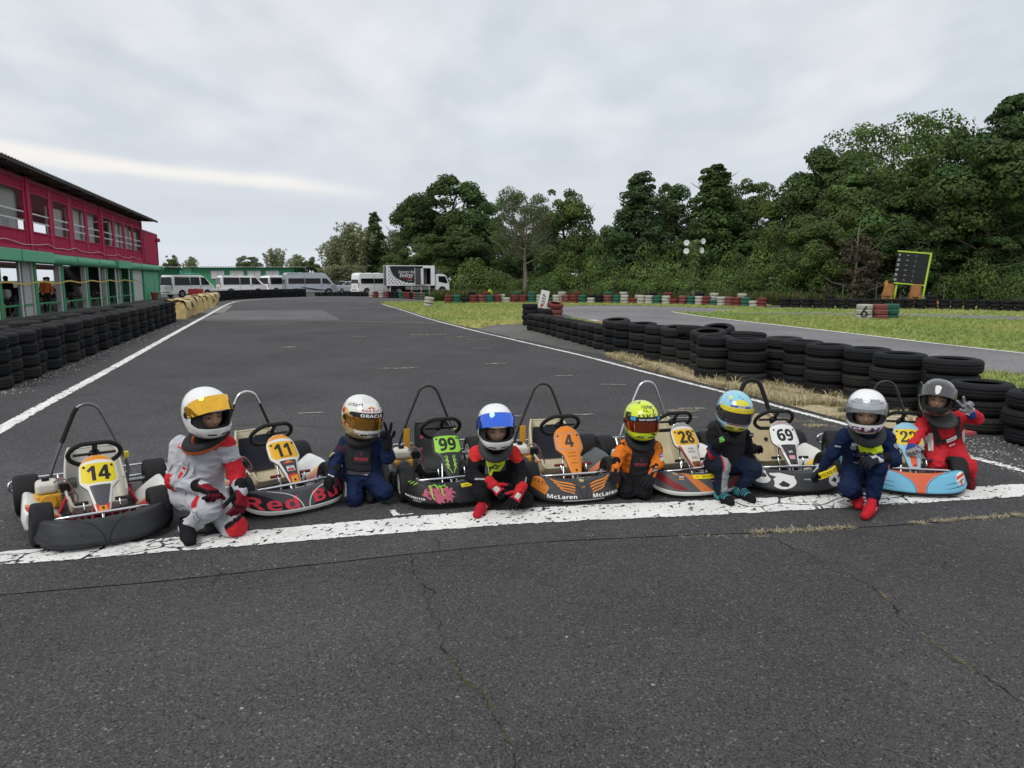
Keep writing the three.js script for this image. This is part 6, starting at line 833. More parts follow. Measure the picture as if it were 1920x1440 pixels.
    panel: { num: '22', edge: '#8fb9cb', top: '#8bbbd0', topText: '▬', topInk: '#c24f3a', plate: '#dcc02c', plateEdge: '#cfa95a', ink: '#3a3526', tail: '#cf5f42', font: 'serif', numSize: 140, tailDraw: (c, X, Y) => { path(c, [[X(-0.06), Y(0.47)], [X(-0.03), Y(0.47)], [X(-0.02), Y(0.02)], [X(-0.03), Y(0.02)]], '#86b7cd'); path(c, [[X(0.06), Y(0.47)], [X(0.03), Y(0.47)], [X(0.02), Y(0.02)], [X(0.03), Y(0.02)]], '#86b7cd'); txt(c, 'R', X(0), Y(0.4), 40, '#8a2a22'); c.fillStyle = '#ddd8d0'; c.fillRect(X(-0.035), Y(0.31), X(0.035) - X(-0.035), 26); txt(c, 'Castrol', X(0), Y(0.28), 17, '#7a2a22'); } },
    nose: (c, W, H) => { c.fillStyle = '#6fb0cc'; c.fillRect(0, 0, W, H); path(c, [[240, 0], [W - 240, 0], [W - 330, 40], [600, 90, 545, 150, 550, H], [474, H], [479, 150, 424, 90, 330, 40]], '#cf6243'); c.strokeStyle = '#2d3d48'; c.lineWidth = 6; for (const s of [-1, 1]) { c.beginPath(); c.moveTo(W / 2 + s * 46, H); c.bezierCurveTo(W / 2 + s * 40, 140, W / 2 + s * 110, 95, W / 2 + s * 190, 45); c.lineTo(W / 2 + s * 300, 10); c.stroke(); } c.fillStyle = '#1e2a33'; for (const s of [-1, 1]) for (const y of [150, 205]) path(c, [[W / 2 + s * 230, y + 12], [W / 2 + s * 420, y - 10], [W / 2 + s * 420, y + 2], [W / 2 + s * 230, y + 16]], '#1e2a33'); for (const x of [905, 90]) { c.fillStyle = '#e2e2de'; c.beginPath(); c.ellipse(x, 120, 56, 76, 0, 0, 7); c.fill(); path(c, [[x - 50, 90], [x + 50, 60], [x + 52, 100], [x - 52, 130]], '#cf4f3a'); path(c, [[x - 14, 130], [x + 14, 130], [x + 12, 194], [x - 12, 194]], '#cf4f3a'); txt(c, 'Gulf', x, 150, 44, '#26334f', { rot: -0.2 }); } txt(c, 'PETERPAN RACING', W / 2, 26, 26, '#d99a3a'); c.fillStyle = '#16181a'; c.fillRect(0, H * 0.93, W, H * 0.07); scuff(c, W, H, 60, 11); } },
];
function makeKart(k) {
  const t = thing('go_kart', k.label, 'go-kart', [k.pos[0], 0, k.pos[1]], k.yaw, 'go-karts lined up at the start line'), P = (n, g, m, par = t) => mesh(n, g, m, par);
  const fr = mat(k.frame, 0.4), hex = (h, r = 0.4) => phys(new THREE.Color(h).getHex(), r, { clearcoat: 0.4, clearcoatRoughness: 0.2 });
  // wheels
  const rim = k.rimWhite ? mat([0.6, 0.6, 0.58], 0.4) : mat([0.05, 0.05, 0.052], 0.45, { metalness: 0.4 });
  for (const [x, z, r, T, RM, steer] of [[-0.315, 0, 0.126, TYF, RIMF, 0.05], [0.315, 0, 0.126, TYF, RIMF, 0.05], [-0.385, -0.72, 0.134, TYR, RIMR, 0], [0.385, -0.72, 0.134, TYR, RIMR, 0]]) { const w = P('wheel', RM, rim); w.position.set(x, r, z); w.rotation.y = steer * (k.num === '14' ? 2 : -1); w.rotation.x = x * 3; P('tyre', T, rubber, w); P('hub', cylX(0.018, 0.09, 8, Math.sign(x) * -0.05), HUBM, w); }
  P('rear_axle', cylX(0.014, 0.66, 10, 0, 0.134, -0.72), steel); P('brake_disc', cylX(0.07, 0.008, 20, 0.17, 0.134, -0.72), steel); P('sprocket', cylX(0.075, 0.006, 22, -0.19, 0.134, -0.72), steel);
  // frame
  const rails = []; for (const s of [-1, 1]) rails.push(bent([[s * 0.14, 0.055, 0.16], [s * 0.15, 0.055, 0.02], [s * 0.245, 0.055, -0.2], [s * 0.245, 0.055, -0.6], [s * 0.2, 0.06, -0.85]], 0.014, 8, 0.06), bar([s * 0.15, 0.06, 0.0], [s * 0.245, 0.11, 0.0], 0.012), bar([s * 0.22, 0.1, -0.72], [s * 0.22, 0.055, -0.6], 0.014), bar([s * 0.245, 0.06, -0.3], [s * 0.3, 0.09, -0.3], 0.01), bar([s * 0.17, 0.19, -0.3], [s * 0.235, 0.06, -0.28], 0.011)); rails.push(cylX(0.013, 0.5, 8, 0, 0.056, -0.26), cylX(0.013, 0.48, 8, 0, 0.056, -0.78), cylX(0.013, 0.3, 8, 0, 0.056, 0.02), bar([-0.14, 0.06, 0.05], [0.14, 0.06, 0.05], 0.012)); P('frame', rails, fr);
  P('floor_tray', rbox(0.36, 0.005, 0.42, 0.002, 0, 0.036, -0.06), steel);
  P('front_bar', [bent([[-0.3, 0.1, 0.03], [-0.27, 0.165, 0.09], [-0.18, 0.178, 0.135], [0.18, 0.178, 0.135], [0.27, 0.165, 0.09], [0.3, 0.1, 0.03]], 0.009, 8, 0.05), bent([[-0.15, 0.06, 0.1], [-0.14, 0.178, 0.132]], 0.008, 6), bent([[0.15, 0.06, 0.1], [0.14, 0.178, 0.132]], 0.008, 6)], chrome);
  P('lower_bumper', bent([[-0.14, 0.06, 0.1], [-0.17, 0.075, 0.19], [0.17, 0.075, 0.19], [0.14, 0.06, 0.1]], 0.009, 8, 0.05), chrome);
  // bodywork
  const nose = P('nose', NOSE, phys([1, 1, 1], 0.48, { map: noseTex(k.nose), specularIntensity: 0.5, side: THREE.DoubleSide }));
  P('bottom_skid', grid(40, 1, (u, v) => { const a = u * 2 - 1, q = Math.abs(a); return [0.33 * a, 0.03 - 0.012 * v, 0.288 - 0.085 * q * q - 0.09 * q ** 6 - 0.004]; }), black, nose).material.side = THREE.DoubleSide;
  const pan = P('front_panel', PANEL, phys([1, 1, 1], 0.42, { map: panelTex(k.panel), specularIntensity: 0.6, side: THREE.DoubleSide })); P('panel_back', PANELBACK, mat([0.05, 0.05, 0.05], 0.6, { side: THREE.DoubleSide }), pan);
  for (const s of [[0, 0.05], [-0.075, 0.8], [0.075, 0.8]]) { const p = panelPt(s[0], s[1], 0.016); P('bolt', new THREE.SphereGeometry(0.007, 8, 6).translate(p.x, p.y, p.z), black, pan); }
  for (const s of [-1, 1]) {
    const pod = P('side_pod', POD[s][0], Object.assign(hex(k.pod), { side: THREE.DoubleSide })), gm = (cc) => mat(cc, 0.4, { side: THREE.DoubleSide });
    P('pod_sticker', POD[s][1](0.02, 0.13), gm(k.podArt[0]), pod); P('pod_sticker', POD[s][1](0.13, 0.22), gm(k.podArt[1]), pod);
    P('pod_bar', bent([[s * 0.25, 0.07, -0.16], [s * 0.33, 0.08, -0.2], [s * 0.34, 0.08, -0.5], [s * 0.25, 0.07, -0.52]], 0.008, 6, 0.04), chrome);
  }
  // seat, steering, pedals
  const seat = P('seat', SEAT, k.seat === seatBlack ? seatBlack : (k.seat.side = THREE.DoubleSide, k.seat)); seat.material.side = THREE.DoubleSide; if (k.pad) P('seat_pad', SEATPAD, navyPad, seat).material.side = THREE.DoubleSide;
  if (k.num === '99' || k.num === '69') for (const [x, y] of [[-0.09, 0.22], [-0.08, 0.31], [0.09, 0.22]]) P('seat_bolt', cyl(0.016, 0.016, 0.01, 10).rotateX(Math.PI / 2 - 0.35).translate(x, y, -0.595 - (y - 0.2) * 0.33), k.num === '99' ? mat([0.4, 0.05, 0.06], 0.4) : black, seat);
  const ax = V(0, 0.72, -0.69).normalize(), C = V(0, 0.452, -0.275), q = new THREE.Quaternion().setFromUnitVectors(V(0, 0, 1), ax), pl = (g) => g.applyQuaternion(q).translate(C.x, C.y, C.z);
  const ring = []; for (let i = 0; i < 40; i++) { const a = (i / 40) * 2 * Math.PI, c = Math.cos(a), s = Math.sin(a); ring.push(V(c * 0.142 * (1 + 0.03 * Math.cos(2 * a)), Math.sign(s) * Math.min(Math.abs(s) * 0.142, s > 0 ? 0.128 : 0.122), 0)); }
  const sw = P('steering_wheel', pl(new THREE.TubeGeometry(new THREE.CatmullRomCurve3(ring, true), 64, 0.0145, 8, true)), foam); P('spoke', pl(merge([box(0.24, 0.025, 0.006), box(0.03, 0.11, 0.006, 0, -0.055, 0)])), plastic, sw); P('hub', pl(new THREE.CylinderGeometry(0.03, 0.036, 0.03, 16).rotateX(Math.PI / 2)), black, sw);
  P('steering_column', bar([0, 0.1, 0.08], [C.x, C.y, C.z], 0.009, 8), chrome); P('column_strut', [bar([-0.06, 0.06, 0.03], [-0.02, 0.33, -0.15], 0.008), bar([0.06, 0.06, 0.03], [0.02, 0.33, -0.15], 0.008)], k.num === '14' ? fr : chrome);
  P('tie_rod', [bar([-0.02, 0.12, 0.06], [-0.25, 0.125, 0.05], 0.006), bar([0.02, 0.12, 0.06], [0.25, 0.125, 0.05], 0.006), bar([-0.25, 0.125, 0.0], [-0.25, 0.125, 0.06], 0.01), bar([0.25, 0.125, 0.0], [0.25, 0.125, 0.06], 0.01)], chrome);
  for (const s of [-1, 1]) P('stub_axle', rbox(0.03, 0.1, 0.03, 0.008, s * 0.24, 0.11, 0), k.num === '14' ? fr : steel);
  for (const s of [-1, 1]) { const pd = P('pedal', bent([[s * 0.09, 0.05, 0.06], [s * 0.095, 0.2, 0.07], [s * 0.095, 0.225, 0.05]], 0.006, 6, 0.02), chrome); P('pedal_pad', cylX(0.011, 0.07, 8, s * 0.105, 0.225, 0.045), mat(k.pedal ?? '#1b1b1c', 0.7), pd); }
  // engine, tank, exhaust on the kart's right
  const eng = P('engine', [rbox(0.15, 0.1, 0.16, 0.02, -0.265, 0.155, -0.44), rbox(0.09, 0.07, 0.1, 0.02, -0.2, 0.15, -0.52)], engYellow); P('fuel_tank', rbox(0.125, 0.075, 0.14, 0.028, -0.272, 0.243, -0.43, 3), tankMat, eng); P('filler_cap', cyl(0.02, 0.022, 0.022, 12, -0.275, 0.291, -0.43), black, eng);
  P('cylinder', [0, 1, 2, 3, 4].map((i) => rbox(0.07, 0.008, 0.08, 0.003, -0.165, 0.13 + i * 0.016, -0.4)), cast, eng); P('silencer', cylX(0.035, 0.14, 14, -0.17, 0.2, -0.6), cast, eng); P('air_filter', cyl(0.03, 0.03, 0.05, 12, -0.17, 0.23, -0.4), black, eng); P('pull_start', new THREE.CylinderGeometry(0.045, 0.05, 0.03, 18).rotateX(Math.PI / 2).translate(-0.27, 0.155, -0.35), k.num === '14' ? engYellow : cast, eng); P('fuel_pipe', tube([[-0.24, 0.27, -0.38], [-0.18, 0.3, -0.34], [-0.13, 0.22, -0.33], [-0.15, 0.16, -0.36]], 0.005, 5), mat([0.25, 0.12, 0.12], 0.5), eng);
  P('wiring', [tube([[-0.16, 0.2, -0.36], [-0.13, 0.14, -0.3], [-0.15, 0.1, -0.22], [-0.1, 0.07, -0.1]], 0.004, 5), tube([[-0.14, 0.22, -0.38], [-0.11, 0.17, -0.31], [-0.14, 0.1, -0.25], [-0.12, 0.06, -0.15]], 0.004, 5)], mat([0.12, 0.03, 0.04], 0.6)); P('chain_guard', rbox(0.02, 0.08, 0.3, 0.01, -0.205, 0.17, -0.62), black);
  // rear bumper loops and roll hoop
  P('rear_bumper', [bent([[-0.3, 0.12, -0.88], [-0.44, 0.12, -0.9], [-0.485, 0.13, -0.86], [-0.485, 0.19, -0.86], [-0.44, 0.2, -0.9], [0.44, 0.2, -0.9], [0.485, 0.19, -0.86], [0.485, 0.13, -0.86], [0.44, 0.12, -0.9], [-0.3, 0.12, -0.9]], 0.009, 8, 0.03), bar([-0.2, 0.06, -0.8], [-0.2, 0.2, -0.9], 0.009), bar([0.2, 0.06, -0.8], [0.2, 0.2, -0.9], 0.009)], chrome);
  const H = []; { const pts = [[-0.235, 0.1, -0.7], [-0.235, 0.27, -0.72], [-0.088, 0.63, -0.735], [-0.05, 0.69, -0.735], [0, 0.707, -0.735], [0.05, 0.69, -0.735], [0.088, 0.63, -0.735], [0.215, 0.27, -0.72], [0.2, 0.1, -0.7]].map((p) => V(...p)); const c = new THREE.CatmullRomCurve3(pts, false, 'catmullrom', 0.35); for (let i = 0; i <= 70; i++) H.push(c.getPointAt(i / 70)); }
  const [kind, f0 = 0, f1 = 1] = k.hoop, cut = (a, b) => H.slice(Math.round(a * 70), Math.round(b * 70) + 1), hoop = P('roll_hoop', sweep(H, kind === 'fat' ? 0.0135 : 0.0105, 10), kind === 'chrome' ? chrome : kind === 'foam' ? mat([0.2, 0.2, 0.21], 0.25, { metalness: 0.9 }) : mat([0.022, 0.022, 0.023], 0.4));
  if (kind === 'foam') P('foam_sleeve', sweep(cut(0.27, 0.46), 0.0155, 10), foam, hoop); if (kind === 'fat') P('foam_sleeve', sweep(cut(0.2, 0.8), 0.0185, 10), foam, hoop); if (kind === 'chrome' && k.num === '11') for (const [a, b] of [[0.06, 0.4], [0.62, 0.95]]) P('leg_tape', sweep(cut(a, b), 0.0112, 8), foam, hoop);
  if (k.valve) P('transponder', [rbox(0.03, 0.045, 0.03, 0.006, 0.215, 0.33, -0.7), bar([0.2, 0.29, -0.715], [0.215, 0.35, -0.7], 0.007)], yellowBox, hoop);
  P('hoop_stay', [bar([-0.235, 0.2, -0.71], [-0.16, 0.2, -0.55], 0.008), bar([0.205, 0.2, -0.71], [0.16, 0.2, -0.55], 0.008)], chrome, hoop);
  if (k.num === '4' || k.num === '99') P('number_flag', rbox(0.05, 0.16, 0.006, 0.004, -0.19, 0.3, -0.66), engYellow, hoop);
  return t;
}
for (const k of KARTS) makeKart(k);
const KIDS = {
  A: { head: [-1.821, 0.770, -4.160], neck: [-1.873, 0.583, -4.240], chest: [-1.914, 0.470, -4.290], pelvis: [-1.997, 0.227, -4.360], sa: [-2.064, 0.529, -4.310], ea: [-2.082, 0.328, -4.250], wa: [-1.841, 0.324, -4.100], ha: [-1.730, 0.305, -4.050], sb: [-1.741, 0.546, -4.240], eb: [-1.697, 0.382, -4.240], wb: [-1.632, 0.288, -4.130], hb: [-1.622, 0.205, -4.080], hpa: [-2.048, 0.216, -4.340], ka: [-1.805, 0.203, -4.100], aa: [-1.978, 0.050, -4.140], ta: [-1.892, 0.035, -3.990], hpb: [-1.922, 0.216, -4.340], kb: [-1.702, 0.055, -4.170], ab: [-1.952, 0.050, -4.460], tb: [-2.042, 0.035, -4.580] },
  B: { head: [-1.039, 0.616, -4.820], neck: [-1.056, 0.458, -4.860], chest: [-1.056, 0.355, -4.880], pelvis: [-1.072, 0.188, -4.900], sa: [-1.180, 0.408, -4.880], ea: [-1.231, 0.299, -4.800], wa: [-1.216, 0.244, -4.700], ha: [-1.247, 0.196, -4.660], sb: [-0.913, 0.408, -4.880], eb: [-0.853, 0.339, -4.760], wb: [-0.847, 0.472, -4.700], hb: [-0.850, 0.540, -4.690], hpa: [-1.123, 0.176, -4.890], ka: [-1.100, 0.055, -4.760], aa: [-1.105, 0.050, -5.020], ta: [-1.112, 0.035, -5.120], hpb: [-1.018, 0.176, -4.890], kb: [-0.885, 0.093, -4.780], ab: [-1.014, 0.050, -4.920], tb: [-0.994, 0.035, -4.820] },
  C: { head: [-0.107, 0.595, -4.600], neck: [-0.110, 0.433, -4.680], chest: [-0.118, 0.345, -4.740], pelvis: [-0.116, 0.136, -4.920], sa: [-0.244, 0.379, -4.720], ea: [-0.270, 0.240, -4.660], wa: [-0.121, 0.207, -4.550], ha: [-0.062, 0.151, -4.520], sb: [0.008, 0.379, -4.720], eb: [0.079, 0.248, -4.660], wb: [0.050, 0.166, -4.540], hb: [0.004, 0.100, -4.500], hpa: [-0.167, 0.125, -4.880], ka: [-0.216, 0.149, -4.620], aa: [-0.190, 0.050, -4.660], ta: [-0.225, 0.035, -4.500], hpb: [-0.063, 0.125, -4.880], kb: [0.083, 0.078, -4.660], ab: [0.012, 0.050, -4.900], tb: [-0.003, 0.035, -4.980] },
  D: { head: [0.923, 0.559, -4.980], neck: [0.923, 0.404, -5.000], chest: [0.929, 0.313, -5.020], pelvis: [0.929, 0.133, -5.100], sa: [0.806, 0.360, -5.020], ea: [0.757, 0.294, -4.940], wa: [0.734, 0.248, -4.880], ha: [0.726, 0.195, -4.850], sb: [1.043, 0.344, -5.020], eb: [1.041, 0.263, -4.940], wb: [0.993, 0.215, -4.860], hb: [0.946, 0.156, -4.800], hpa: [0.879, 0.115, -5.080], ka: [0.821, 0.055, -4.920], aa: [0.880, 0.050, -5.160], ta: [0.906, 0.035, -5.260], hpb: [0.973, 0.115, -5.080], kb: [0.942, 0.055, -4.900], ab: [0.999, 0.050, -5.160], tb: [1.019, 0.035, -5.260] },
  E: { head: [1.567, 0.639, -4.920], neck: [1.559, 0.470, -4.980], chest: [1.554, 0.388, -5.000], pelvis: [1.554, 0.227, -5.080], sa: [1.445, 0.443, -5.000], ea: [1.434, 0.338, -4.920], wa: [1.449, 0.433, -4.840], ha: [1.445, 0.490, -4.820], sb: [1.681, 0.435, -5.000], eb: [1.733, 0.320, -5.120], wb: [1.830, 0.292, -5.240], hb: [1.882, 0.294, -5.300], hpa: [1.502, 0.224, -5.060], ka: [1.471, 0.259, -4.840], aa: [1.478, 0.054, -4.860], ta: [1.510, 0.035, -4.760], hpb: [1.602, 0.224, -5.060], kb: [1.722, 0.220, -4.900], ab: [1.641, 0.076, -4.940], tb: [1.679, 0.035, -4.820] },
  F: { head: [2.333, 0.694, -4.600], neck: [2.398, 0.531, -4.700], chest: [2.434, 0.437, -4.760], pelvis: [2.499, 0.214, -4.920], sa: [2.275, 0.488, -4.760], ea: [2.232, 0.367, -4.800], wa: [2.185, 0.253, -4.860], ha: [2.162, 0.217, -4.880], sb: [2.550, 0.490, -4.720], eb: [2.565, 0.349, -4.640], wb: [2.430, 0.384, -4.560], hb: [2.337, 0.374, -4.540], hpa: [2.435, 0.210, -4.880], ka: [2.270, 0.166, -4.640], aa: [2.415, 0.053, -4.800], ta: [2.366, 0.035, -4.680], hpb: [2.532, 0.217, -4.880], kb: [2.441, 0.323, -4.600], ab: [2.432, 0.098, -4.620], tb: [2.316, 0.037, -4.470] },
  G: { head: [3.219, 0.670, -5.300], neck: [3.294, 0.495, -5.360], chest: [3.329, 0.425, -5.380], pelvis: [3.389, 0.244, -5.440], sa: [3.170, 0.467, -5.380], ea: [3.093, 0.368, -5.300], wa: [2.989, 0.322, -5.180], ha: [2.948, 0.320, -5.120], sb: [3.453, 0.500, -5.380], eb: [3.538, 0.507, -5.300], wb: [3.403, 0.587, -5.200], hb: [3.337, 0.624, -5.170], hpa: [3.329, 0.223, -5.420], ka: [3.162, 0.198, -5.160], aa: [3.258, 0.097, -5.200], ta: [3.190, 0.093, -5.100], hpb: [3.445, 0.223, -5.420], kb: [3.444, 0.157, -5.220], ab: [3.481, 0.050, -5.240], tb: [3.430, 0.035, -5.140] }};

// ---------------------------------------------------------------- people
function surfaceNets(f, lo, hi, cell, colour) { // smooth closed mesh of f < 0
  const n = [0, 1, 2].map((k) => Math.ceil((hi[k] - lo[k]) / cell) + 2), [nx, ny, nz] = n, F = new Float32Array(nx * ny * nz), id = (x, y, z) => x + nx * (y + ny * z);
  for (let z = 0; z < nz; z++) for (let y = 0; y < ny; y++) for (let x = 0; x < nx; x++) F[id(x, y, z)] = f(lo[0] + (x - 0.5) * cell, lo[1] + (y - 0.5) * cell, lo[2] + (z - 0.5) * cell);
  const vi = new Int32Array(nx * ny * nz).fill(-1), pos = [], idx = [];
  for (let z = 0; z + 1 < nz; z++) for (let y = 0; y + 1 < ny; y++) for (let x = 0; x + 1 < nx; x++) {
    let sx = 0, sy = 0, sz = 0, c = 0; const v = [], at = (i) => F[id(x + (i & 1), y + ((i >> 1) & 1), z + (i >> 2))]; let m = 0; for (let i = 0; i < 8; i++) { v[i] = at(i); if (v[i] < 0) m |= 1 << i; } if (m === 0 || m === 255) continue;
    for (let i = 0; i < 8; i++) for (const b of [1, 2, 4]) if (!(i & b)) { const j = i | b; if (v[i] < 0 !== v[j] < 0) { const t = v[i] / (v[i] - v[j]); sx += (i & 1) + (b === 1 ? t : 0); sy += ((i >> 1) & 1) + (b === 2 ? t : 0); sz += (i >> 2) + (b === 4 ? t : 0); c++; } }
    vi[id(x, y, z)] = pos.length / 3; pos.push(lo[0] + (x - 0.5 + sx / c) * cell, lo[1] + (y - 0.5 + sy / c) * cell, lo[2] + (z - 0.5 + sz / c) * cell);
  }
  const quad = (a, b, c, d, flip) => { if (a < 0 || b < 0 || c < 0 || d < 0) return; flip ? idx.push(a, c, b, a, d, c) : idx.push(a, b, c, a, c, d); };
  for (let z = 1; z + 1 < nz; z++) for (let y = 1; y + 1 < ny; y++) for (let x = 1; x + 1 < nx; x++) { const s = F[id(x, y, z)] < 0;
    if (s !== F[id(x + 1, y, z)] < 0) quad(vi[id(x, y - 1, z - 1)], vi[id(x, y, z - 1)], vi[id(x, y, z)], vi[id(x, y - 1, z)], !s);
    if (s !== F[id(x, y + 1, z)] < 0) quad(vi[id(x - 1, y, z - 1)], vi[id(x - 1, y, z)], vi[id(x, y, z)], vi[id(x, y, z - 1)], !s);
    if (s !== F[id(x, y, z + 1)] < 0) quad(vi[id(x - 1, y - 1, z)], vi[id(x, y - 1, z)], vi[id(x, y, z)], vi[id(x - 1, y, z)], !s); }
  const g = new THREE.BufferGeometry(); g.setAttribute('position', new THREE.Float32BufferAttribute(pos, 3)); g.setIndex(idx); g.computeVertexNormals();
  return colour ? paint(g, colour) : g;
}
const cone = (a, b, ra, rb) => { const dx = b[0] - a[0], dy = b[1] - a[1], dz = b[2] - a[2], l2 = dx * dx + dy * dy + dz * dz || 1e-9; const f = (x, y, z) => { const px = x - a[0], py = y - a[1], pz = z - a[2], t = clamp((px * dx + py * dy + pz * dz) / l2), ex = px - t * dx, ey = py - t * dy, ez = pz - t * dz; return Math.sqrt(ex * ex + ey * ey + ez * ez) - (ra + (rb - ra) * t); }; f.t = (x, y, z) => clamp(((x - a[0]) * dx + (y - a[1]) * dy + (z - a[2]) * dz) / l2); f.a = a; f.b = b; return f; };
const smin = (a, b, k) => { const h = Math.max(k - Math.abs(a - b), 0) / k; return Math.min(a, b) - h * h * k * 0.25; };
const add = (a, b, k = 1) => [a[0] + b[0] * k, a[1] + b[1] * k, a[2] + b[2] * k], sub = (a, b) => [a[0] - b[0], a[1] - b[1], a[2] - b[2]], nrm = (a) => { const l = Math.hypot(...a) || 1; return a.map((v) => v / l); }, crs = (a, b) => [a[1] * b[2] - a[2] * b[1], a[2] * b[0] - a[0] * b[2], a[0] * b[1] - a[1] * b[0]], dot = (a, b) => a[0] * b[0] + a[1] * b[1] + a[2] * b[2], lerp3 = (a, b, t) => a.map((v, i) => mix(v, b[i], t));
function bodyField(J, s, opt = {}) { // joints -> signed distance of the clothed body, with the bones it is made of
  const up = nrm(sub(J.neck, J.pelvis)), rt = nrm(sub(J.sb, J.sa)), fw = nrm(crs(rt, up)), B = [], push = (part, f) => { f.part = part; B.push(f); };
  const mid = lerp3(J.sa, J.sb, 0.5), w = Math.hypot(...sub(J.sa, J.sb)), bulk = opt.bulk ?? 1;
  push('torso', cone(add(mid, up, -0.03 * s), J.pelvis, 0.088 * s * bulk, 0.1 * s * bulk));
  for (const k of [-1, 1]) push('torso', cone(add(add(mid, up, -0.05 * s), rt, k * w * 0.24), add(J.pelvis, rt, k * 0.045 * s), 0.074 * s * bulk, 0.085 * s * bulk));
  push('torso', cone(lerp3(J.sa, J.sb, 0.1), lerp3(J.sb, J.sa, 0.1), 0.052 * s, 0.052 * s)); push('neck', cone(add(J.neck, up, -0.03 * s), add(J.neck, up, 0.05 * s), 0.05 * s, 0.045 * s));
  push('hips', cone(J.hpa, J.hpb, 0.082 * s, 0.082 * s)); push('hips', cone(J.hpa, J.pelvis, 0.085 * s, 0.08 * s)); push('hips', cone(J.hpb, J.pelvis, 0.085 * s, 0.08 * s));
  for (const c of 'ab') { push('upper_' + c, cone(J['s' + c], J['e' + c], 0.047 * s, 0.04 * s)); push('fore_' + c, cone(J['e' + c], J['w' + c], 0.041 * s, 0.031 * s)); push('thigh_' + c, cone(J['hp' + c], J['k' + c], 0.075 * s, 0.056 * s)); push('shin_' + c, cone(J['k' + c], lerp3(J['k' + c], J['a' + c], 0.93), 0.055 * s, 0.042 * s)); }
  const blend = (x, y, z, L) => { let d = 9; for (const f of L) d = smin(d, f(x, y, z), 0.03 * s); return d; };
  const seed = J.head[0] * 7;
  const fold = (x, y, z) => { const n = noise3(x * 15 + seed, y * 24, z * 15), m = noise3(x * 33 + 9, y * 40 + seed, z * 33); return 0.006 - 0.0105 * (1 - Math.abs(2 * n - 1)) ** 3 - 0.0065 * (1 - Math.abs(2 * m - 1)) ** 3; };
  const field = (x, y, z) => Math.max(blend(x, y, z, B) + fold(x, y, z), 0.004 - y), smooth = (x, y, z) => Math.max(blend(x, y, z, B), 0.004 - y), torso = B.filter((f) => f.part === 'torso'), trunk = (x, y, z) => blend(x, y, z, torso);
  const nearest = (x, y, z) => { let d = 9, k = B[0]; for (const f of B) { const v = f(x, y, z); if (v < d) { d = v; k = f; } } return k; };
  const local = (x, y, z) => { const p = [x - J.pelvis[0], y - J.pelvis[1], z - J.pelvis[2]]; return [dot(p, rt) / (w * 0.5), dot(p, up) / Math.hypot(...sub(J.neck, J.pelvis)), dot(p, fw)]; }; // across, height 0..1, front
  return { field, smooth, trunk, nearest, local, up, rt, fw, B };
}
function bounds(J, pad) { const lo = [9, 9, 99], hi = [-99, -9, -99]; for (const [n, p] of Object.entries(J)) if (n !== 'head' && !n.startsWith('h' + 'a') && n !== 'hb' && n[0] !== 't') for (let k = 0; k < 3; k++) { lo[k] = Math.min(lo[k], p[k] - pad); hi[k] = Math.max(hi[k], p[k] + pad); } lo[1] = Math.max(lo[1], -0.012); return [lo, hi]; }
const clothMat = dull([1, 1, 1], 0.85, { vertexColors: true });
function patch(F, centre, normal, upv, w, h, off, n = 10, from = 0.16) { // sheet laid on the body
  const N = nrm(normal), R = nrm(crs(upv, N)), U = crs(N, R);
  return grid(n, n, (u, v) => { const q = add(add(add(centre, R, (u - 0.5) * w), U, (v - 0.5) * h), N, from); let t = 0; for (let i = 0; i < 40; i++) { const d = F(q[0] - N[0] * t, q[1] - N[1] * t, q[2] - N[2] * t) - off; if (d < 0.0008 || t > from + 0.12) break; t += d * 0.8; } t = Math.min(t, from + 0.1); return [q[0] - N[0] * t, q[1] - N[1] * t, q[2] - N[2] * t, u, v]; });
}
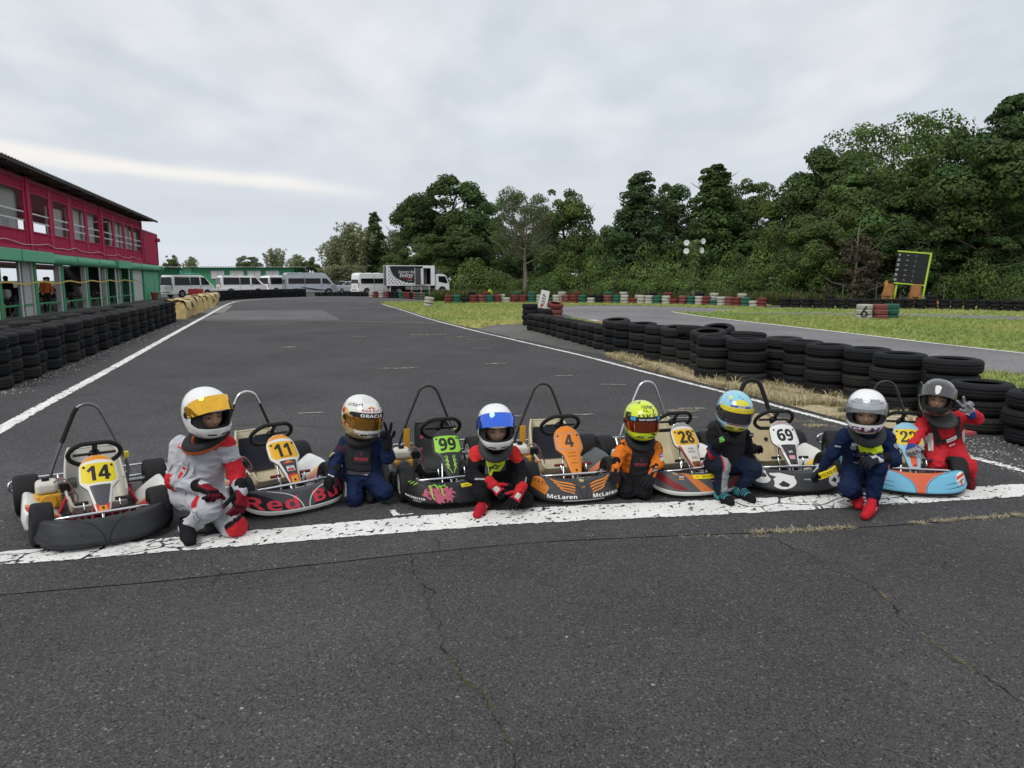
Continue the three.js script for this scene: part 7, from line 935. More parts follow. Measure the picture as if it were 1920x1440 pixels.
// ---- hands
const CURL = { relaxed: [0.45, 0.5, 0.55, 0.6, 0.4], flat: [0.12, 0.1, 0.1, 0.15, 0.1], hang: [0.2, 0.15, 0.2, 0.3, 0.25], fist: [1.45, 1.5, 1.5, 1.5, 0.9], thumb: [1.45, 1.5, 1.5, 1.5, -0.4], vee: [0.05, 0.05, 1.5, 1.5, 1.0], grip: [1.0, 1.0, 1.0, 1.05, 0.7] };
function gloveGeo(wrist, dir, palmN, thumbSide, pose, s, colour) { // palmN points out of the palm; thumbSide: vector across the palm towards the thumb
  const D = nrm(dir), N = nrm(add(palmN, D, -dot(palmN, D))), S0 = crs(N, D), S = dot(S0, thumbSide) >= 0 ? S0 : S0.map((v) => -v), C = CURL[pose], list = [], pt = (a, b, c) => add(add(add(wrist, D, a * s), S, b * s), N, c * s);
  list.push(cone(pt(-0.04, 0, 0), pt(0.015, 0, 0), 0.031 * s, 0.026 * s)); for (const b of [-0.02, -0.004, 0.013]) list.push(cone(pt(0.008, b * 0.7, 0), pt(0.058, b * 1.15, 0), 0.0155 * s, 0.0135 * s));
  const lens = [0.05, 0.056, 0.052, 0.042], spread = pose === 'vee' ? [0.24, -0.2, -0.05, -0.1] : [0.14, 0.03, -0.08, -0.2]; const fingers = [];
  for (let i = 0; i < 4; i++) { let p = pt(0.06, 0.026 - i * 0.0175, 0), ang = 0, sp = spread[i]; const segs = []; for (const [k, q] of [[0.42, 0.9], [0.32, 1.1], [0.26, 0.7]]) { ang += C[i] * q; const d = nrm(add(add(D.map((v) => v * Math.cos(ang)), N, Math.sin(ang)), S, sp)), e = add(p, d, lens[i] * k * 1.25 * s); segs.push(cone(p, e, 0.0098 * s, 0.0088 * s)); p = e; } fingers.push(segs); }
  { const segs = []; let p = pt(0.014, 0.022, 0.004), a = 0.75 - 0.0; for (const [k, q] of [[0.034, 0], [0.028, 0.5], [0.022, 0.6]]) { const turn = C[4] * q, d = nrm(add(add(D.map((v) => v * (pose === 'thumb' ? 0.15 : 0.72)), S, (pose === 'thumb' ? 1 : 0.72) - Math.max(0, turn) * 0.9), N, 0.3 * C[4] + turn * 0.5)), e = add(p, d, k * s); segs.push(cone(p, e, 0.0112 * s, 0.0098 * s)); p = e; } fingers.push(segs); }
  const palm = (x, y, z) => { let d = 9; for (const f of list) d = smin(d, f(x, y, z), 0.012 * s); return d; }, field = (x, y, z) => { let d = palm(x, y, z); for (const seg of fingers) { let q = 9; for (const f of seg) q = smin(q, f(x, y, z), 0.004); d = smin(d, q, 0.0045); } return d; };
  const lo = [9, 9, 99], hi = [-99, -99, -99]; for (const f of [...list, ...fingers.flat()]) for (const p of [f.a, f.b]) for (let k = 0; k < 3; k++) { lo[k] = Math.min(lo[k], p[k] - 0.038 * s); hi[k] = Math.max(hi[k], p[k] + 0.038 * s); }
  return surfaceNets(field, lo, hi, 0.0042, (x, y, z) => { const p = [x - wrist[0], y - wrist[1], z - wrist[2]]; return colour(dot(p, D) / s, dot(p, S) / s, dot(p, N) / s); });
}
function shoeGeo(ankle, toe, s, colour) {
  const d = nrm([toe[0] - ankle[0], 0, toe[2] - ankle[2]]), base = [ankle[0], 0, ankle[2]], at = (a, y) => [base[0] + d[0] * a * s, y * s, base[2] + d[2] * a * s], L = Math.max(0.13, Math.hypot(toe[0] - ankle[0], toe[2] - ankle[2]) / s + 0.02);
  const fs = [cone(at(-0.03, 0.04), at(L * 0.55, 0.038), 0.036 * s, 0.037 * s), cone(at(L * 0.5, 0.036), at(L, 0.03), 0.037 * s, 0.031 * s), cone(at(-0.02, 0.04), [ankle[0], Math.max(ankle[1], 0.085 * s), ankle[2]], 0.036 * s, 0.037 * s), cone([ankle[0], Math.max(ankle[1], 0.08 * s), ankle[2]], at(L * 0.5, 0.045), 0.03 * s, 0.03 * s)], tip = at(L, 0);
  const f = (x, y, z) => { let q = 9; for (const g of fs) q = smin(q, g(x, y, z), 0.02 * s); return Math.max(q, 0.006 - y); };
  const lo = [0, 1, 2].map((k) => Math.min(ankle[k], tip[k], toe[k]) - 0.06 * s), hi = [0, 1, 2].map((k) => Math.max(ankle[k], tip[k], toe[k]) + 0.06 * s); lo[1] = -0.006;
  return surfaceNets(f, lo, hi, 0.0055, (x, y, z) => colour(((x - base[0]) * d[0] + (z - base[2]) * d[2]) / (L * s), y / s, ((x - base[0]) * d[2] - (z - base[2]) * d[0]) / s));
}
// ---- helmet: shell, liner and visor share one form
const hr = (x, y, z) => { // radius of the shell in a direction
  const a = 0.121, b = y > 0 ? 0.143 : 0.146, c = z > 0 ? 0.158 : 0.15, p = 2.3; let r = Math.pow(Math.pow(Math.abs(x / a), p) + Math.pow(Math.abs(y / b), p) + Math.pow(Math.abs(z / c), p), -1 / p); const chin = Math.exp(-(((y + 0.52) / 0.26) ** 2)) * step(0.35, 0.8, z); return r * (1 + 0.075 * chin - 0.03 * Math.exp(-(((y + 0.5) / 0.3) ** 2)) * step(-0.1, -0.7, z)); };
const helmGeo = (k, seg = 72) => { const g = new THREE.SphereGeometry(1, seg, 56), p = g.attributes.position, uv = g.attributes.uv; for (let i = 0; i < p.count; i++) { const x = p.getX(i), y = p.getY(i), z = p.getZ(i), r = hr(x, y, z) * k; p.setXYZ(i, x * r, y * r, z * r); } for (let i = 0; i < p.count; i++) { const x = p.getX(i), z = p.getZ(i); uv.setXY(i, Math.atan2(x, z) / (2 * Math.PI) + 0.5, clamp((p.getY(i) + 0.15) / 0.3)); } g.computeVertexNormals(); return g; };
const rr = (x0, x1, y0, y1, r, depth, z) => { const s = new THREE.Shape(); s.moveTo(x0 + r, y0); s.lineTo(x1 - r, y0); s.absarc(x1 - r, y0 + r, r, -Math.PI / 2, 0); s.lineTo(x1, y1 - r); s.absarc(x1 - r, y1 - r, r, 0, Math.PI / 2); s.lineTo(x0 + r, y1); s.absarc(x0 + r, y1 - r, r, Math.PI / 2, Math.PI); s.lineTo(x0, y0 + r); s.absarc(x0 + r, y0 + r, r, Math.PI, 1.5 * Math.PI); return new THREE.ExtrudeGeometry(s, { depth, bevelEnabled: false, curveSegments: 8 }).translate(0, 0, z); };
const csg = new Evaluator(); csg.attributes = ['position', 'normal', 'uv']; csg.useGroups = false;
const cutOut = (a, ...bs) => { let A = new Brush(a); A.updateMatrixWorld(); for (const b of bs) { const B = new Brush(b); B.updateMatrixWorld(); A = csg.evaluate(A, B, SUBTRACTION); } return A.geometry; };
const BOTTOM = box(0.6, 0.3, 0.6, 0, -0.275, 0);
const SHELL = cutOut(helmGeo(1), helmGeo(0.93, 48), rr(-0.116, 0.116, -0.052, 0.05, 0.03, 0.3, 0.012), BOTTOM.clone()), LINER = cutOut(helmGeo(0.925, 48), helmGeo(0.76, 40), rr(-0.078, 0.078, -0.05, 0.042, 0.032, 0.3, 0.03), box(0.6, 0.3, 0.6, 0, -0.27, 0));
const shellAt = (x, y, k) => { // point on the front of the shell over a given azimuth and height
  let lo = 0.02, hi = 0.2; const dx = Math.sin(x), dz = Math.cos(x); for (let i = 0; i < 22; i++) { const m = (lo + hi) / 2, X = dx * m, Z = dz * m, l = Math.hypot(X, y, Z); l < hr(X / l, y / l, Z / l) * k ? (lo = m) : (hi = m); } return [dx * lo, y, dz * lo]; };
const visorGeo = (y0, y1, az, k) => merge([k, k + 0.018].map((q) => grid(36, 8, (u, v) => { const a = (u * 2 - 1) * az, t = Math.pow(Math.abs(u * 2 - 1), 4), p = shellAt(a, mix(mix(y0, y1, v), (y0 + y1) / 2, t * 0.45), q); return [...p, u, v]; })));
const VISOR = visorGeo(-0.056, 0.05, 1.45, 1.004), STRIP = visorGeo(0.024, 0.057, 1.05, 1.026);
const VENTS = [-1, 1].map((s) => grid(6, 2, (u, v) => { const p = shellAt(s * mix(0.1, 0.42, u), -0.088 + 0.009 * (v - 0.5) + 0.004 * u, 1.012); return [...p]; }));
function headGeo() { // child's face with brows, nose and mouth
  const g = new THREE.SphereGeometry(1, 56, 44), p = g.attributes.position, bump = (x, y, X, Y, w, h) => Math.exp(-(((x - X) / w) ** 2) - ((y - Y) / h) ** 2);
  for (let i = 0; i < p.count; i++) { const dx = p.getX(i), dy = p.getY(i), dz = p.getZ(i); let x = dx * 0.076, y = dy * 0.105, z = dz * (dz > 0 ? 0.092 : 0.098); if (dz > 0) { z += 0.019 * bump(x, y, 0, -0.018, 0.0105, 0.018) + 0.006 * bump(x, y, 0, 0.006, 0.008, 0.02) + 0.006 * bump(x, y, 0, -0.048, 0.02, 0.009) - 0.009 * (bump(x, y, -0.03, 0.006, 0.016, 0.01) + bump(x, y, 0.03, 0.006, 0.016, 0.01)) + 0.004 * bump(x, y, 0, 0.028, 0.05, 0.01) + 0.006 * (bump(x, y, -0.038, -0.022, 0.02, 0.02) + bump(x, y, 0.038, -0.022, 0.02, 0.02)); } if (dy < 0) { x *= 1 - 0.3 * dy * dy; } p.setXYZ(i, x, y, z); }
  g.computeVertexNormals(); paint(g, (x, y, z) => { if (z > 0.04 && bump(x, y, 0, -0.05, 0.02, 0.005) > 0.5) return [0.42, 0.16, 0.13]; for (const s of [-1, 1]) { if (z > 0.04 && Math.abs(y - 0.027 - 0.12 * (0.03 - Math.abs(x - s * 0.03)) * 0.3) < 0.0045 && Math.abs(x - s * 0.031) < 0.02) return [0.035, 0.022, 0.018]; } if (y > 0.05 || z < -0.02) return [0.014, 0.011, 0.01]; const k = 0.95 + 0.1 * noise3(x * 60, y * 60, z * 60); return [0.50 * k, 0.295 * k, 0.2 * k]; });
  const eyes = []; for (const s of [-1, 1]) { eyes.push(paint(new THREE.SphereGeometry(0.0105, 14, 10).scale(1.1, 0.42, 0.7).translate(s * 0.0305, 0.006, 0.0795), () => [0.42, 0.39, 0.36]), paint(new THREE.SphereGeometry(0.0048, 12, 8).scale(1, 0.86, 0.6).translate(s * 0.0305, 0.006, 0.0862), () => [0.012, 0.008, 0.006]), paint(new THREE.TorusGeometry(0.0122, 0.0026, 6, 14, 2.4).rotateZ(0.37).scale(1.1, 0.42, 1).translate(s * 0.0305, 0.0055, 0.0835), () => [0.03, 0.02, 0.018])); } return merge([g, ...eyes]);
}
const HEAD = headGeo();
const skinMat = mat([1, 1, 1], 0.55, { vertexColors: true }), linerMat = mat([0.014, 0.014, 0.015], 0.95, { side: THREE.DoubleSide });
const visorMat = (rgb, o = {}) => phys(rgb, 0.07, { metalness: o.metal ?? 0.85, side: THREE.DoubleSide, clearcoat: 1, clearcoatRoughness: 0.03, ...(o.more ?? {}) });
function helmet(parent, at, look, c) { // look: [yaw, pitch, roll]
  const h = new THREE.Group(); h.name = 'helmet'; parent.add(h); h.position.set(...at); h.rotation.set(look[1], look[0], look[2], 'YXZ'); const k = c.size ?? 1; h.scale.setScalar(k);
  mesh('shell', SHELL, phys([1, 1, 1], c.rough ?? 0.22, { map: canvasTex(1024, 512, c.draw), clearcoat: 0.8, clearcoatRoughness: 0.06 }), h); mesh('liner', LINER, linerMat, h);
  const v = mesh('visor', VISOR, c.visor, h); v.position.set(0, 0.004, 0); if (c.open) { v.rotation.x = -c.open; v.position.set(0, 0.012, -0.006); v.scale.set(1.03, 0.86, 1.03); }
  if (c.strip) mesh('visor_strip', STRIP, mat([1, 1, 1], 0.35, { map: canvasTex(512, 64, c.strip), side: THREE.DoubleSide }), h).position.set(0, 0.004, 0);
  for (const s of [-1, 1]) mesh('pivot', new THREE.CylinderGeometry(0.017, 0.02, 0.012, 16).rotateZ(Math.PI / 2).translate(s * 0.1225, 0.006, 0.012), black, h);
  mesh('vent', VENTS, mat([0.02, 0.02, 0.02], 0.7, { side: THREE.DoubleSide }), h); mesh('edge_trim', tube(Array.from({ length: 24 }, (_, i) => { const p = shellAt((i / 24) * 6.283, -0.1245, 0.995); return p; }), 0.0045, 6, 72, true), black, h); return h;
}
function collar(parent, J, B, c) { // padded neck brace: ring that is thicker behind
  const C = add(J.neck, B.up, 0.0), pts = []; const g = grid(40, 12, (u, v) => { const a = u * 2 * Math.PI, b = v * 2 * Math.PI, back = 0.5 - 0.5 * Math.cos(a), R0 = (0.084 + 0.006 * Math.cos(2 * a)) * c.s, r = (0.03 + 0.007 * back) * c.s, ca = Math.sin(a), cb = Math.cos(a), q = R0 + r * Math.cos(b) * 0.95, hgt = r * Math.sin(b) * 1.05 + 0.022 * c.s * back - 0.012 * c.s * (1 - back) ** 3; return add(add(add(C, B.rt, ca * q * 1.08), B.fw, cb * q * 0.98), B.up, hgt).concat([u, v]); });
  return mesh('neck_collar', g, c.mat, parent);
}
function person(id, c) {
  const J = KIDS[id], s = c.s, B = bodyField(J, s, c), o = thing('person', c.label, 'person', J.pelvis.map((v, i) => (i === 1 ? 0 : v))), off = J.pelvis, bring = (g) => g.translate(-off[0], 0, -off[2]);
  const [lo, hi] = bounds(J, 0.115 * s), suit = surfaceNets(B.field, lo, hi, 0.0085 * (s > 1.1 ? 1.1 : 1), (x, y, z) => { const f = B.nearest(x, y, z), q = B.local(x, y, z); const k = 0.94 + 0.12 * noise3(x * 160, y * 160, z * 160); return c.suit(f.part, f.t(x, y, z), q, [x, y, z], J).map((v) => v * k); });
  const headQ = new THREE.Euler(c.look[1], c.look[0], c.look[2], 'YXZ'), k = c.helmet.size ?? 1, hd = HEAD.clone().scale(k, k, k).translate(0, -0.012 * k, 0.004 * k).applyMatrix4(new THREE.Matrix4().makeRotationFromEuler(headQ)).translate(...J.head);
  mesh('body', bring(merge([suit, hd])), clothMat, o);
  const hc = J.head.map((v, i) => (i === 1 ? v : v - off[i])); helmet(o, hc, c.look, c.helmet);
  if (c.collar) { const m = collar(o, J, B, { s, mat: c.collar }); bring(m.geometry); }
  for (const [key, g] of Object.entries(c.gloves)) { const w = J['w' + key], d = g.dir ?? sub(J['h' + key], w); mesh('glove', bring(gloveGeo(w, d, g.palm, g.thumb, g.pose, s * 1.06, g.col ?? c.gloveCol)), clothMat, o); }
  for (const key of 'ab') if (c.shoe) mesh('shoe', bring(shoeGeo(J['a' + key], J['t' + key], s * (c.shoeSize ?? 0.92), c.shoe)), clothMat, o);
  const P = (name, g, m) => mesh(name, bring(g), m, o); c.extra?.(o, B, J, P, s); return o;
}
const decalTex = (w, h, draw) => canvasTex(w, h, draw);
const decal = (w, h, draw, rough = 0.8) => mat([1, 1, 1], rough, { map: decalTex(w, h, draw), side: THREE.DoubleSide });
function vest(B, J, s, grow, y0, y1, xmax) { // padded protector: the trunk grown outwards between two heights
  const f = (x, y, z) => { const q = B.local(x, y, z); return Math.max(B.trunk(x, y, z) - grow * s, (y0 - q[1]) * 0.3 * s, (q[1] - y1) * 0.3 * s, (Math.abs(q[0]) - xmax) * 0.13 * s); };
  const [lo, hi] = bounds({ neck: J.neck, pelvis: J.pelvis, sa: J.sa, sb: J.sb }, 0.16 * s); return surfaceNets(f, lo, hi, 0.008);
}
const peterPan = (c, y = 150, size = 34) => { txt(c, 'PETER-PAN', 512, y, size, '#1c1c20', { style: 'bold italic' }); txt(c, '♠', 395, y - 8, 34, '#25282b'); };
const rain = (c, y) => { c.fillStyle = '#3d9a55'; c.fillRect(360, y, 60, 16); c.fillStyle = '#c9cfd0'; c.fillRect(420, y, 184, 16); c.fillStyle = '#c24a56'; c.fillRect(604, y, 60, 16); };
const smoke = visorMat([0.035, 0.035, 0.04], { metal: 0.2 }), clearVisor = phys([0.8, 0.82, 0.84], 0.05, { transmission: 0.9, thickness: 0, side: THREE.DoubleSide });
const GREY = [0.45, 0.455, 0.485], RED = [0.50, 0.025, 0.035], NAVY = [0.011, 0.021, 0.062], BLK = [0.012, 0.012, 0.014], ORANGE = [0.66, 0.17, 0.02], WHT = [0.62, 0.62, 0.61], LIME = [0.62, 0.8, 0.04];

person('A', { s: 1.18, label: 'child in a grey and red suit and white helmet kneeling beside kart 14', look: [0.86, 0.16, 0.03],
  suit: (p, t, q, P, J) => { if (p === 'upper_a' && t > 0.82) return RED; if (p === 'fore_a' && t < 0.12) return RED; if ((p === 'upper_b' && t > 0.55) || (p === 'fore_b' && t < 0.55)) return RED; if (p === 'torso' || p.startsWith('upper')) { const top = P[1] - mix(J.sa[1], J.sb[1], clamp(q[0] * 0.5 + 0.5)); if (top > 0.008 && Math.abs(q[0]) > 0.42) return Math.abs(q[0]) < 0.5 ? WHT : RED;  } if (p === 'thigh_a' && t > 0.72 && t < 0.9) return RED; if ((p === 'thigh_b' && t > 0.72) || (p === 'shin_b' && t < 0.3)) { const e = P[0] - J.kb[0] + 0.5 * (P[1] - J.kb[1]); return P[1] < 0.07 + 0.5 * e ? (e > -0.02 ? RED : GREY) : P[1] < 0.095 + 0.5 * e && e > -0.02 ? BLK : GREY; } if (p === 'neck') return BLK; return GREY; },
  helmet: { size: 1.05, open: 0.56, visor: visorMat([0.95, 0.5, 0.02]), draw: (c, W, H) => { c.fillStyle = '#e7e7e6'; c.fillRect(0, 0, W, H); rain(c, 92); txt(c, 'PETER-PAN', 520, 70, 30, '#1c1c20', { style: 'bold italic', sx: 1.4 }); } },
  collar: mat([1, 1, 1], 0.8, { map: canvasTex(512, 128, (c, W, H) => { c.fillStyle = '#d9662c'; c.fillRect(0, 0, W, H); c.fillStyle = '#17171a'; c.fillRect(0, 86, W, 42); for (let i = 0; i < 8; i++) { path(c, [[i * 64, 10], [i * 64 + 30, 30], [i * 64 + 20, 46], [i * 64 + 50, 80], [i * 64 + 6, 60]], i % 2 ? '#e8e6e2' : '#3c3c40'); } }) }),
  gloveCol: (a, b, n) => (a < -0.012 ? [0.013, 0.013, 0.015] : n < -0.006 && a < 0.07 ? [0.20, 0.012, 0.025] : a > 0.075 ? [0.14, 0.012, 0.025] : BLK),
  gloves: { a: { palm: [-0.2, -1, 0.2], thumb: [0.3, 0.2, -1], pose: 'grip' }, b: { palm: [-0.8, 0, -0.6], thumb: [0.3, 0, 1], pose: 'relaxed' } },
  shoe: (a, y, x) => (y < 0.016 ? WHT : Math.abs(a * 3 - 1) < 0.08 && y < 0.05 ? WHT : BLK), shoeSize: 0.95,
  extra: (o, B, J, P, s) => {
    for (const k of [-1, 1]) P('shoulder_patch', patch(B.smooth, add(add(lerp3(J.sa, J.sb, 0.5 + k * 0.33), B.up, 0.0), B.fw, 0.02), add(B.fw, B.up, 0.9), B.up, 0.055, 0.04, 0.005, 6), decal(128, 96, (c) => { c.fillStyle = '#c4202f'; c.fillRect(0, 0, 128, 96); c.strokeStyle = '#e8e8e8'; c.lineWidth = 5; c.strokeRect(14, 22, 100, 52); txt(c, 'OMP', 64, 50, 38, '#eee'); }));
    P('chest_lettering', patch(B.smooth, add(lerp3(J.pelvis, J.neck, 0.55), B.rt, -0.06), B.fw, B.up, 0.045, 0.15, 0.006, 8), decal(96, 320, (c) => { c.fillStyle = '#a3a3a9'; c.fillRect(0, 0, 96, 320); txt(c, '凧', 48, 50, 10, '#222'); txt(c, 'SPEED', 48, 60, 22, '#222'); c.fillStyle = '#b5202c'; c.fillRect(22, 96, 52, 110); txt(c, 'RS', 48, 150, 40, '#e2d8d8'); txt(c, 'NUTS', 48, 260, 30, '#1c1c1f'); }));
    P('sleeve_badge', patch(B.smooth, lerp3(J.sa, J.ea, 0.45), add(B.fw, B.rt, -0.35), B.up, 0.045, 0.04, 0.006, 6), decal(96, 96, (c) => { c.fillStyle = '#a3a3a9'; c.fillRect(0, 0, 96, 96); txt(c, 'ROK', 48, 40, 34, '#d9cf9e', { stroke: '#6f6648', lw: 2 }); txt(c, 'CUP', 48, 70, 26, '#d9cf9e'); }));
    P('shin_lettering', patch(B.smooth, lerp3(J.ka, J.aa, 0.35), add(nrm([-0.2, 0.1, 1]), [0, 0, 0]), nrm(sub(J.ka, J.aa)), 0.05, 0.09, 0.006, 8), decal(96, 160, (c) => { c.fillStyle = '#a3a3a9'; c.fillRect(0, 0, 96, 160); txt(c, 'TOP', 48, 40, 40, '#1b1b1e', { rot: 0.3 }); txt(c, 'KART', 48, 96, 28, '#1b1b1e', { rot: 0.3 }); txt(c, '✶', 48, 135, 30, '#1b1b1e'); }));
    P('zip_flap', patch(B.smooth, lerp3(J.pelvis, J.neck, 0.5), B.fw, B.up, 0.022, 0.24, 0.006, 8), mat([0.40, 0.405, 0.43], 0.85, { side: THREE.DoubleSide }));
  } });
const bengio = (c) => { c.fillStyle = '#15161a'; c.fillRect(0, 0, 256, 192); c.fillStyle = '#1f2126'; path(c, [[60, 10], [196, 10], [246, 80], [230, 182], [26, 182], [10, 80]], '#22242a'); c.strokeStyle = '#b3263c'; c.lineWidth = 5; c.beginPath(); c.moveTo(110, 36); c.lineTo(150, 50); c.lineTo(118, 66); c.lineTo(140, 84); c.stroke(); txt(c, 'BENGIO', 128, 130, 50, '#d12f4a'); };
person('B', { s: 0.97, label: 'child in a navy suit and white and gold helmet kneeling by kart 11', look: [0.62, 0.1, -0.1],
  suit: (p, t, q) => (p === 'neck' ? BLK : p === 'upper_a' && t > 0.2 && t < 0.5 && q[2] > 0.01 ? [0.05, 0.02, 0.04] : NAVY),
  helmet: { size: 1.06, visor: visorMat([0.55, 0.27, 0.035]), strip: (c, W, H) => { c.fillStyle = '#101012'; c.fillRect(0, 0, W, H); txt(c, 'ORACLE', 256, 34, 52, '#eee', { sx: 1.25 }); },
    draw: (c, W, H) => { c.fillStyle = '#e3e2de'; c.fillRect(0, 0, W, H); path(c, [[0, 250], [330, 250], [420, 400], [512, 440], [512, 490], [300, 470], [0, 420]], '#b09862'); path(c, [[W, 250], [W - 330, 250], [W - 420, 400], [512, 440], [512, 490], [W - 300, 470], [W, 420]], '#b09862'); for (const s of [-1, 1]) { const X = (v) => 512 + s * v; c.fillStyle = '#d9b53a'; c.beginPath(); c.ellipse(X(250), 190, 60, 48, 0, 0, 7); c.fill(); path(c, [[X(300), 150], [X(240), 170], [X(270), 220], [X(330), 200]], '#b7202c'); txt(c, 'Red Bull', X(265), 330, 54, '#a3213a'); txt(c, 'CarNext', X(165), 92, 50, '#23222a', { rot: s * 0.12 }); c.fillStyle = '#d9b53a'; c.beginPath(); c.ellipse(X(255), 268, 40, 26, 0, 0, 7); c.fill(); } txt(c, 'CarNext', 512, 396, 50, '#23222a'); txt(c, 'Red Bull', 512, 132, 38, '#b52a3c'); path(c, [[470, 108], [512, 86], [554, 108]], '#dba236'); path(c, [[480, 112], [505, 94], [505, 112]], '#b7202c'); path(c, [[544, 112], [519, 94], [519, 112]], '#b7202c'); c.strokeStyle = '#4a473f'; c.lineWidth = 3; for (let i = 0; i < 9; i++) { c.beginPath(); c.moveTo(420 + i * 24, 14); c.bezierCurveTo(400 + i * 24, 30, 460 + i * 20, 44, 430 + i * 22, 62); c.stroke(); } } },
  collar: mat([0.013, 0.013, 0.015], 0.85), gloveCol: (a, b, n) => (n < -0.008 && a > 0.005 && a < 0.03 ? WHT : BLK),
  gloves: { a: { palm: [0.1, -1, -0.2], thumb: [1, 0, -0.2], pose: 'relaxed' }, b: { palm: [0.1, 0.1, 1], thumb: [1, 0.3, 0], pose: 'vee' } },
  shoe: (a, y) => (a > 0.5 || y < 0.012 ? BLK : [0.55, 0.6, 0.04]),
  extra: (o, B, J, P, s) => { P('chest_protector', vest(B, J, s, 0.016, 0.22, 0.86, 0.72), mat([0.012, 0.013, 0.016], 0.8)); P('chest_plate', patch((x, y, z) => B.trunk(x, y, z), add(lerp3(J.pelvis, J.neck, 0.62), B.rt, 0.02), B.fw, B.up, 0.125, 0.1, 0.021 * s, 10), decal(256, 192, bengio)); P('belt', patch(B.smooth, lerp3(J.pelvis, J.neck, 0.18), B.fw, B.up, 0.16, 0.022, 0.012, 10), mat([0.03, 0.03, 0.035], 0.7, { side: THREE.DoubleSide }));
    P('thigh_lettering', patch(B.smooth, lerp3(J.hpa, J.ka, 0.55), nrm([-0.55, 0.1, 0.8]), nrm(sub(J.hpa, J.ka)), 0.035, 0.16, 0.006, 10), decal(64, 300, (c) => { c.fillStyle = '#0f1830'; c.fillRect(0, 0, 64, 300); txt(c, 'SPARCO', 32, 150, 52, '#e3e4e8', { rot: Math.PI / 2 }); }));
    P('sleeve_badge', patch(B.smooth, lerp3(J.sa, J.ea, 0.55), nrm([-0.7, 0.1, 0.7]), B.up, 0.04, 0.05, 0.006, 6), decal(96, 96, (c) => { c.fillStyle = '#101a34'; c.fillRect(0, 0, 96, 96); c.fillStyle = '#d6b02c'; c.beginPath(); c.ellipse(40, 50, 26, 30, 0, 0, 7); c.fill(); txt(c, '6', 40, 52, 44, '#b3562a'); txt(c, 'kids', 66, 20, 20, '#ddd'); })); P('buckle_tag', patch(B.smooth, add(lerp3(J.pelvis, J.neck, 0.16), B.rt, 0.05), B.fw, B.up, 0.05, 0.016, 0.018, 4), decal(96, 32, (c) => { c.fillStyle = '#10182e'; c.fillRect(0, 0, 96, 32); c.fillStyle = '#b03a44'; c.fillRect(8, 8, 22, 16); txt(c, 'MAX', 62, 17, 20, '#ddd'); })); } });
const bib = (c, W, H) => { c.fillStyle = '#3a3c3f'; c.fillRect(0, 0, W, H); path(c, [[0, 0], [W, 0], [W * 0.92, H * 0.5], [W * 0.72, H], [W * 0.28, H], [W * 0.08, H * 0.5]], '#c8dc1f'); c.fillStyle = '#3c3e40'; path(c, [[40, 120], [90, 100], [128, 70], [160, 96], [220, 84], [150, 128], [180, 150], [110, 138], [60, 160]], '#34363a'); path(c, [[100, 116], [130, 96], [148, 112], [120, 126]], '#c8dc1f'); c.fillStyle = '#4a4c50'; c.fillRect(0, 0, W, 14); };
person('C', { s: 1.0, label: 'child in a black suit and white blue-visored helmet squatting by kart 99', look: [0.14, 0.2, 0.02],
  suit: (p, t, q) => { if ((p === 'torso' || p.startsWith('upper')) && q[1] > 0.84 && Math.abs(q[0]) > 0.62) return Math.abs(q[0]) < 0.7 ? WHT : [0.62, 0.035, 0.03]; if (p === 'fore_a' && t > 0.86) return RED; if (p === 'fore_b' && t > 0.72) return [0.55, 0.03, 0.03]; return BLK; },
  helmet: { size: 1.02, open: 0.6, visor: visorMat([0.04, 0.16, 0.85]), draw: (c, W, H) => { c.fillStyle = '#e6e6e6'; c.fillRect(0, 0, W, H); rain(c, 92); txt(c, 'PETER-PAN', 512, 70, 30, '#1c1c20', { style: 'bold italic', sx: 1.4 }); } },
  collar: mat([1, 1, 1], 0.75, { map: canvasTex(512, 128, (c, W, H) => { c.fillStyle = '#3a3c3f'; c.fillRect(0, 0, W, H); for (const x of [40, 200, 300, 470]) { c.fillStyle = '#c8dc1f'; c.beginPath(); c.ellipse(x, 34, 30, 24, 0, 0, 7); c.fill(); } }) }),
  gloveCol: (a, b, n) => (a < 0.0 ? [0.5, 0.025, 0.03] : n < -0.008 && a > 0.015 && a < 0.05 && Math.abs(b) < 0.016 ? WHT : a > 0.062 || n > 0.006 ? BLK : [0.42, 0.02, 0.03]),
  gloves: { a: { palm: [0.3, -0.2, -1], thumb: [1, 0.4, 0], pose: 'relaxed' }, b: { palm: [-0.2, -0.1, -1], thumb: [-1, 0, 0.1], pose: 'hang' } },
  shoe: (a, y) => (y < 0.012 ? [0.4, 0.02, 0.03] : Math.abs(a - 0.35) < 0.05 && y < 0.06 ? WHT : [0.42, 0.018, 0.03]),
  extra: (o, B, J, P, s) => { P('collar_bib', patch((x, y, z) => B.smooth(x, y, z), add(lerp3(J.pelvis, J.neck, 0.76), B.fw, 0.0), nrm(add(B.fw, B.up, 0.25)), B.up, 0.14, 0.11, 0.022, 10), decal(256, 192, bib)); for (const k of 'ab') P('forearm_lettering', patch(B.smooth, lerp3(J['e' + k], J['w' + k], 0.45), k === 'a' ? nrm([-0.2, 0.5, 1]) : nrm([0.5, 0.1, 1]), crs(nrm(sub(J['e' + k], J['w' + k])), k === 'a' ? [0, -0.4, 1] : [0.3, 0, 1]), 0.09, 0.026, 0.005, 8), decal(192, 56, (c) => { c.fillStyle = '#141416'; c.fillRect(0, 0, 192, 56); txt(c, 'alpinestars', 96, 30, 34, '#e6e6e6', { style: 'bold italic' }); })); } });
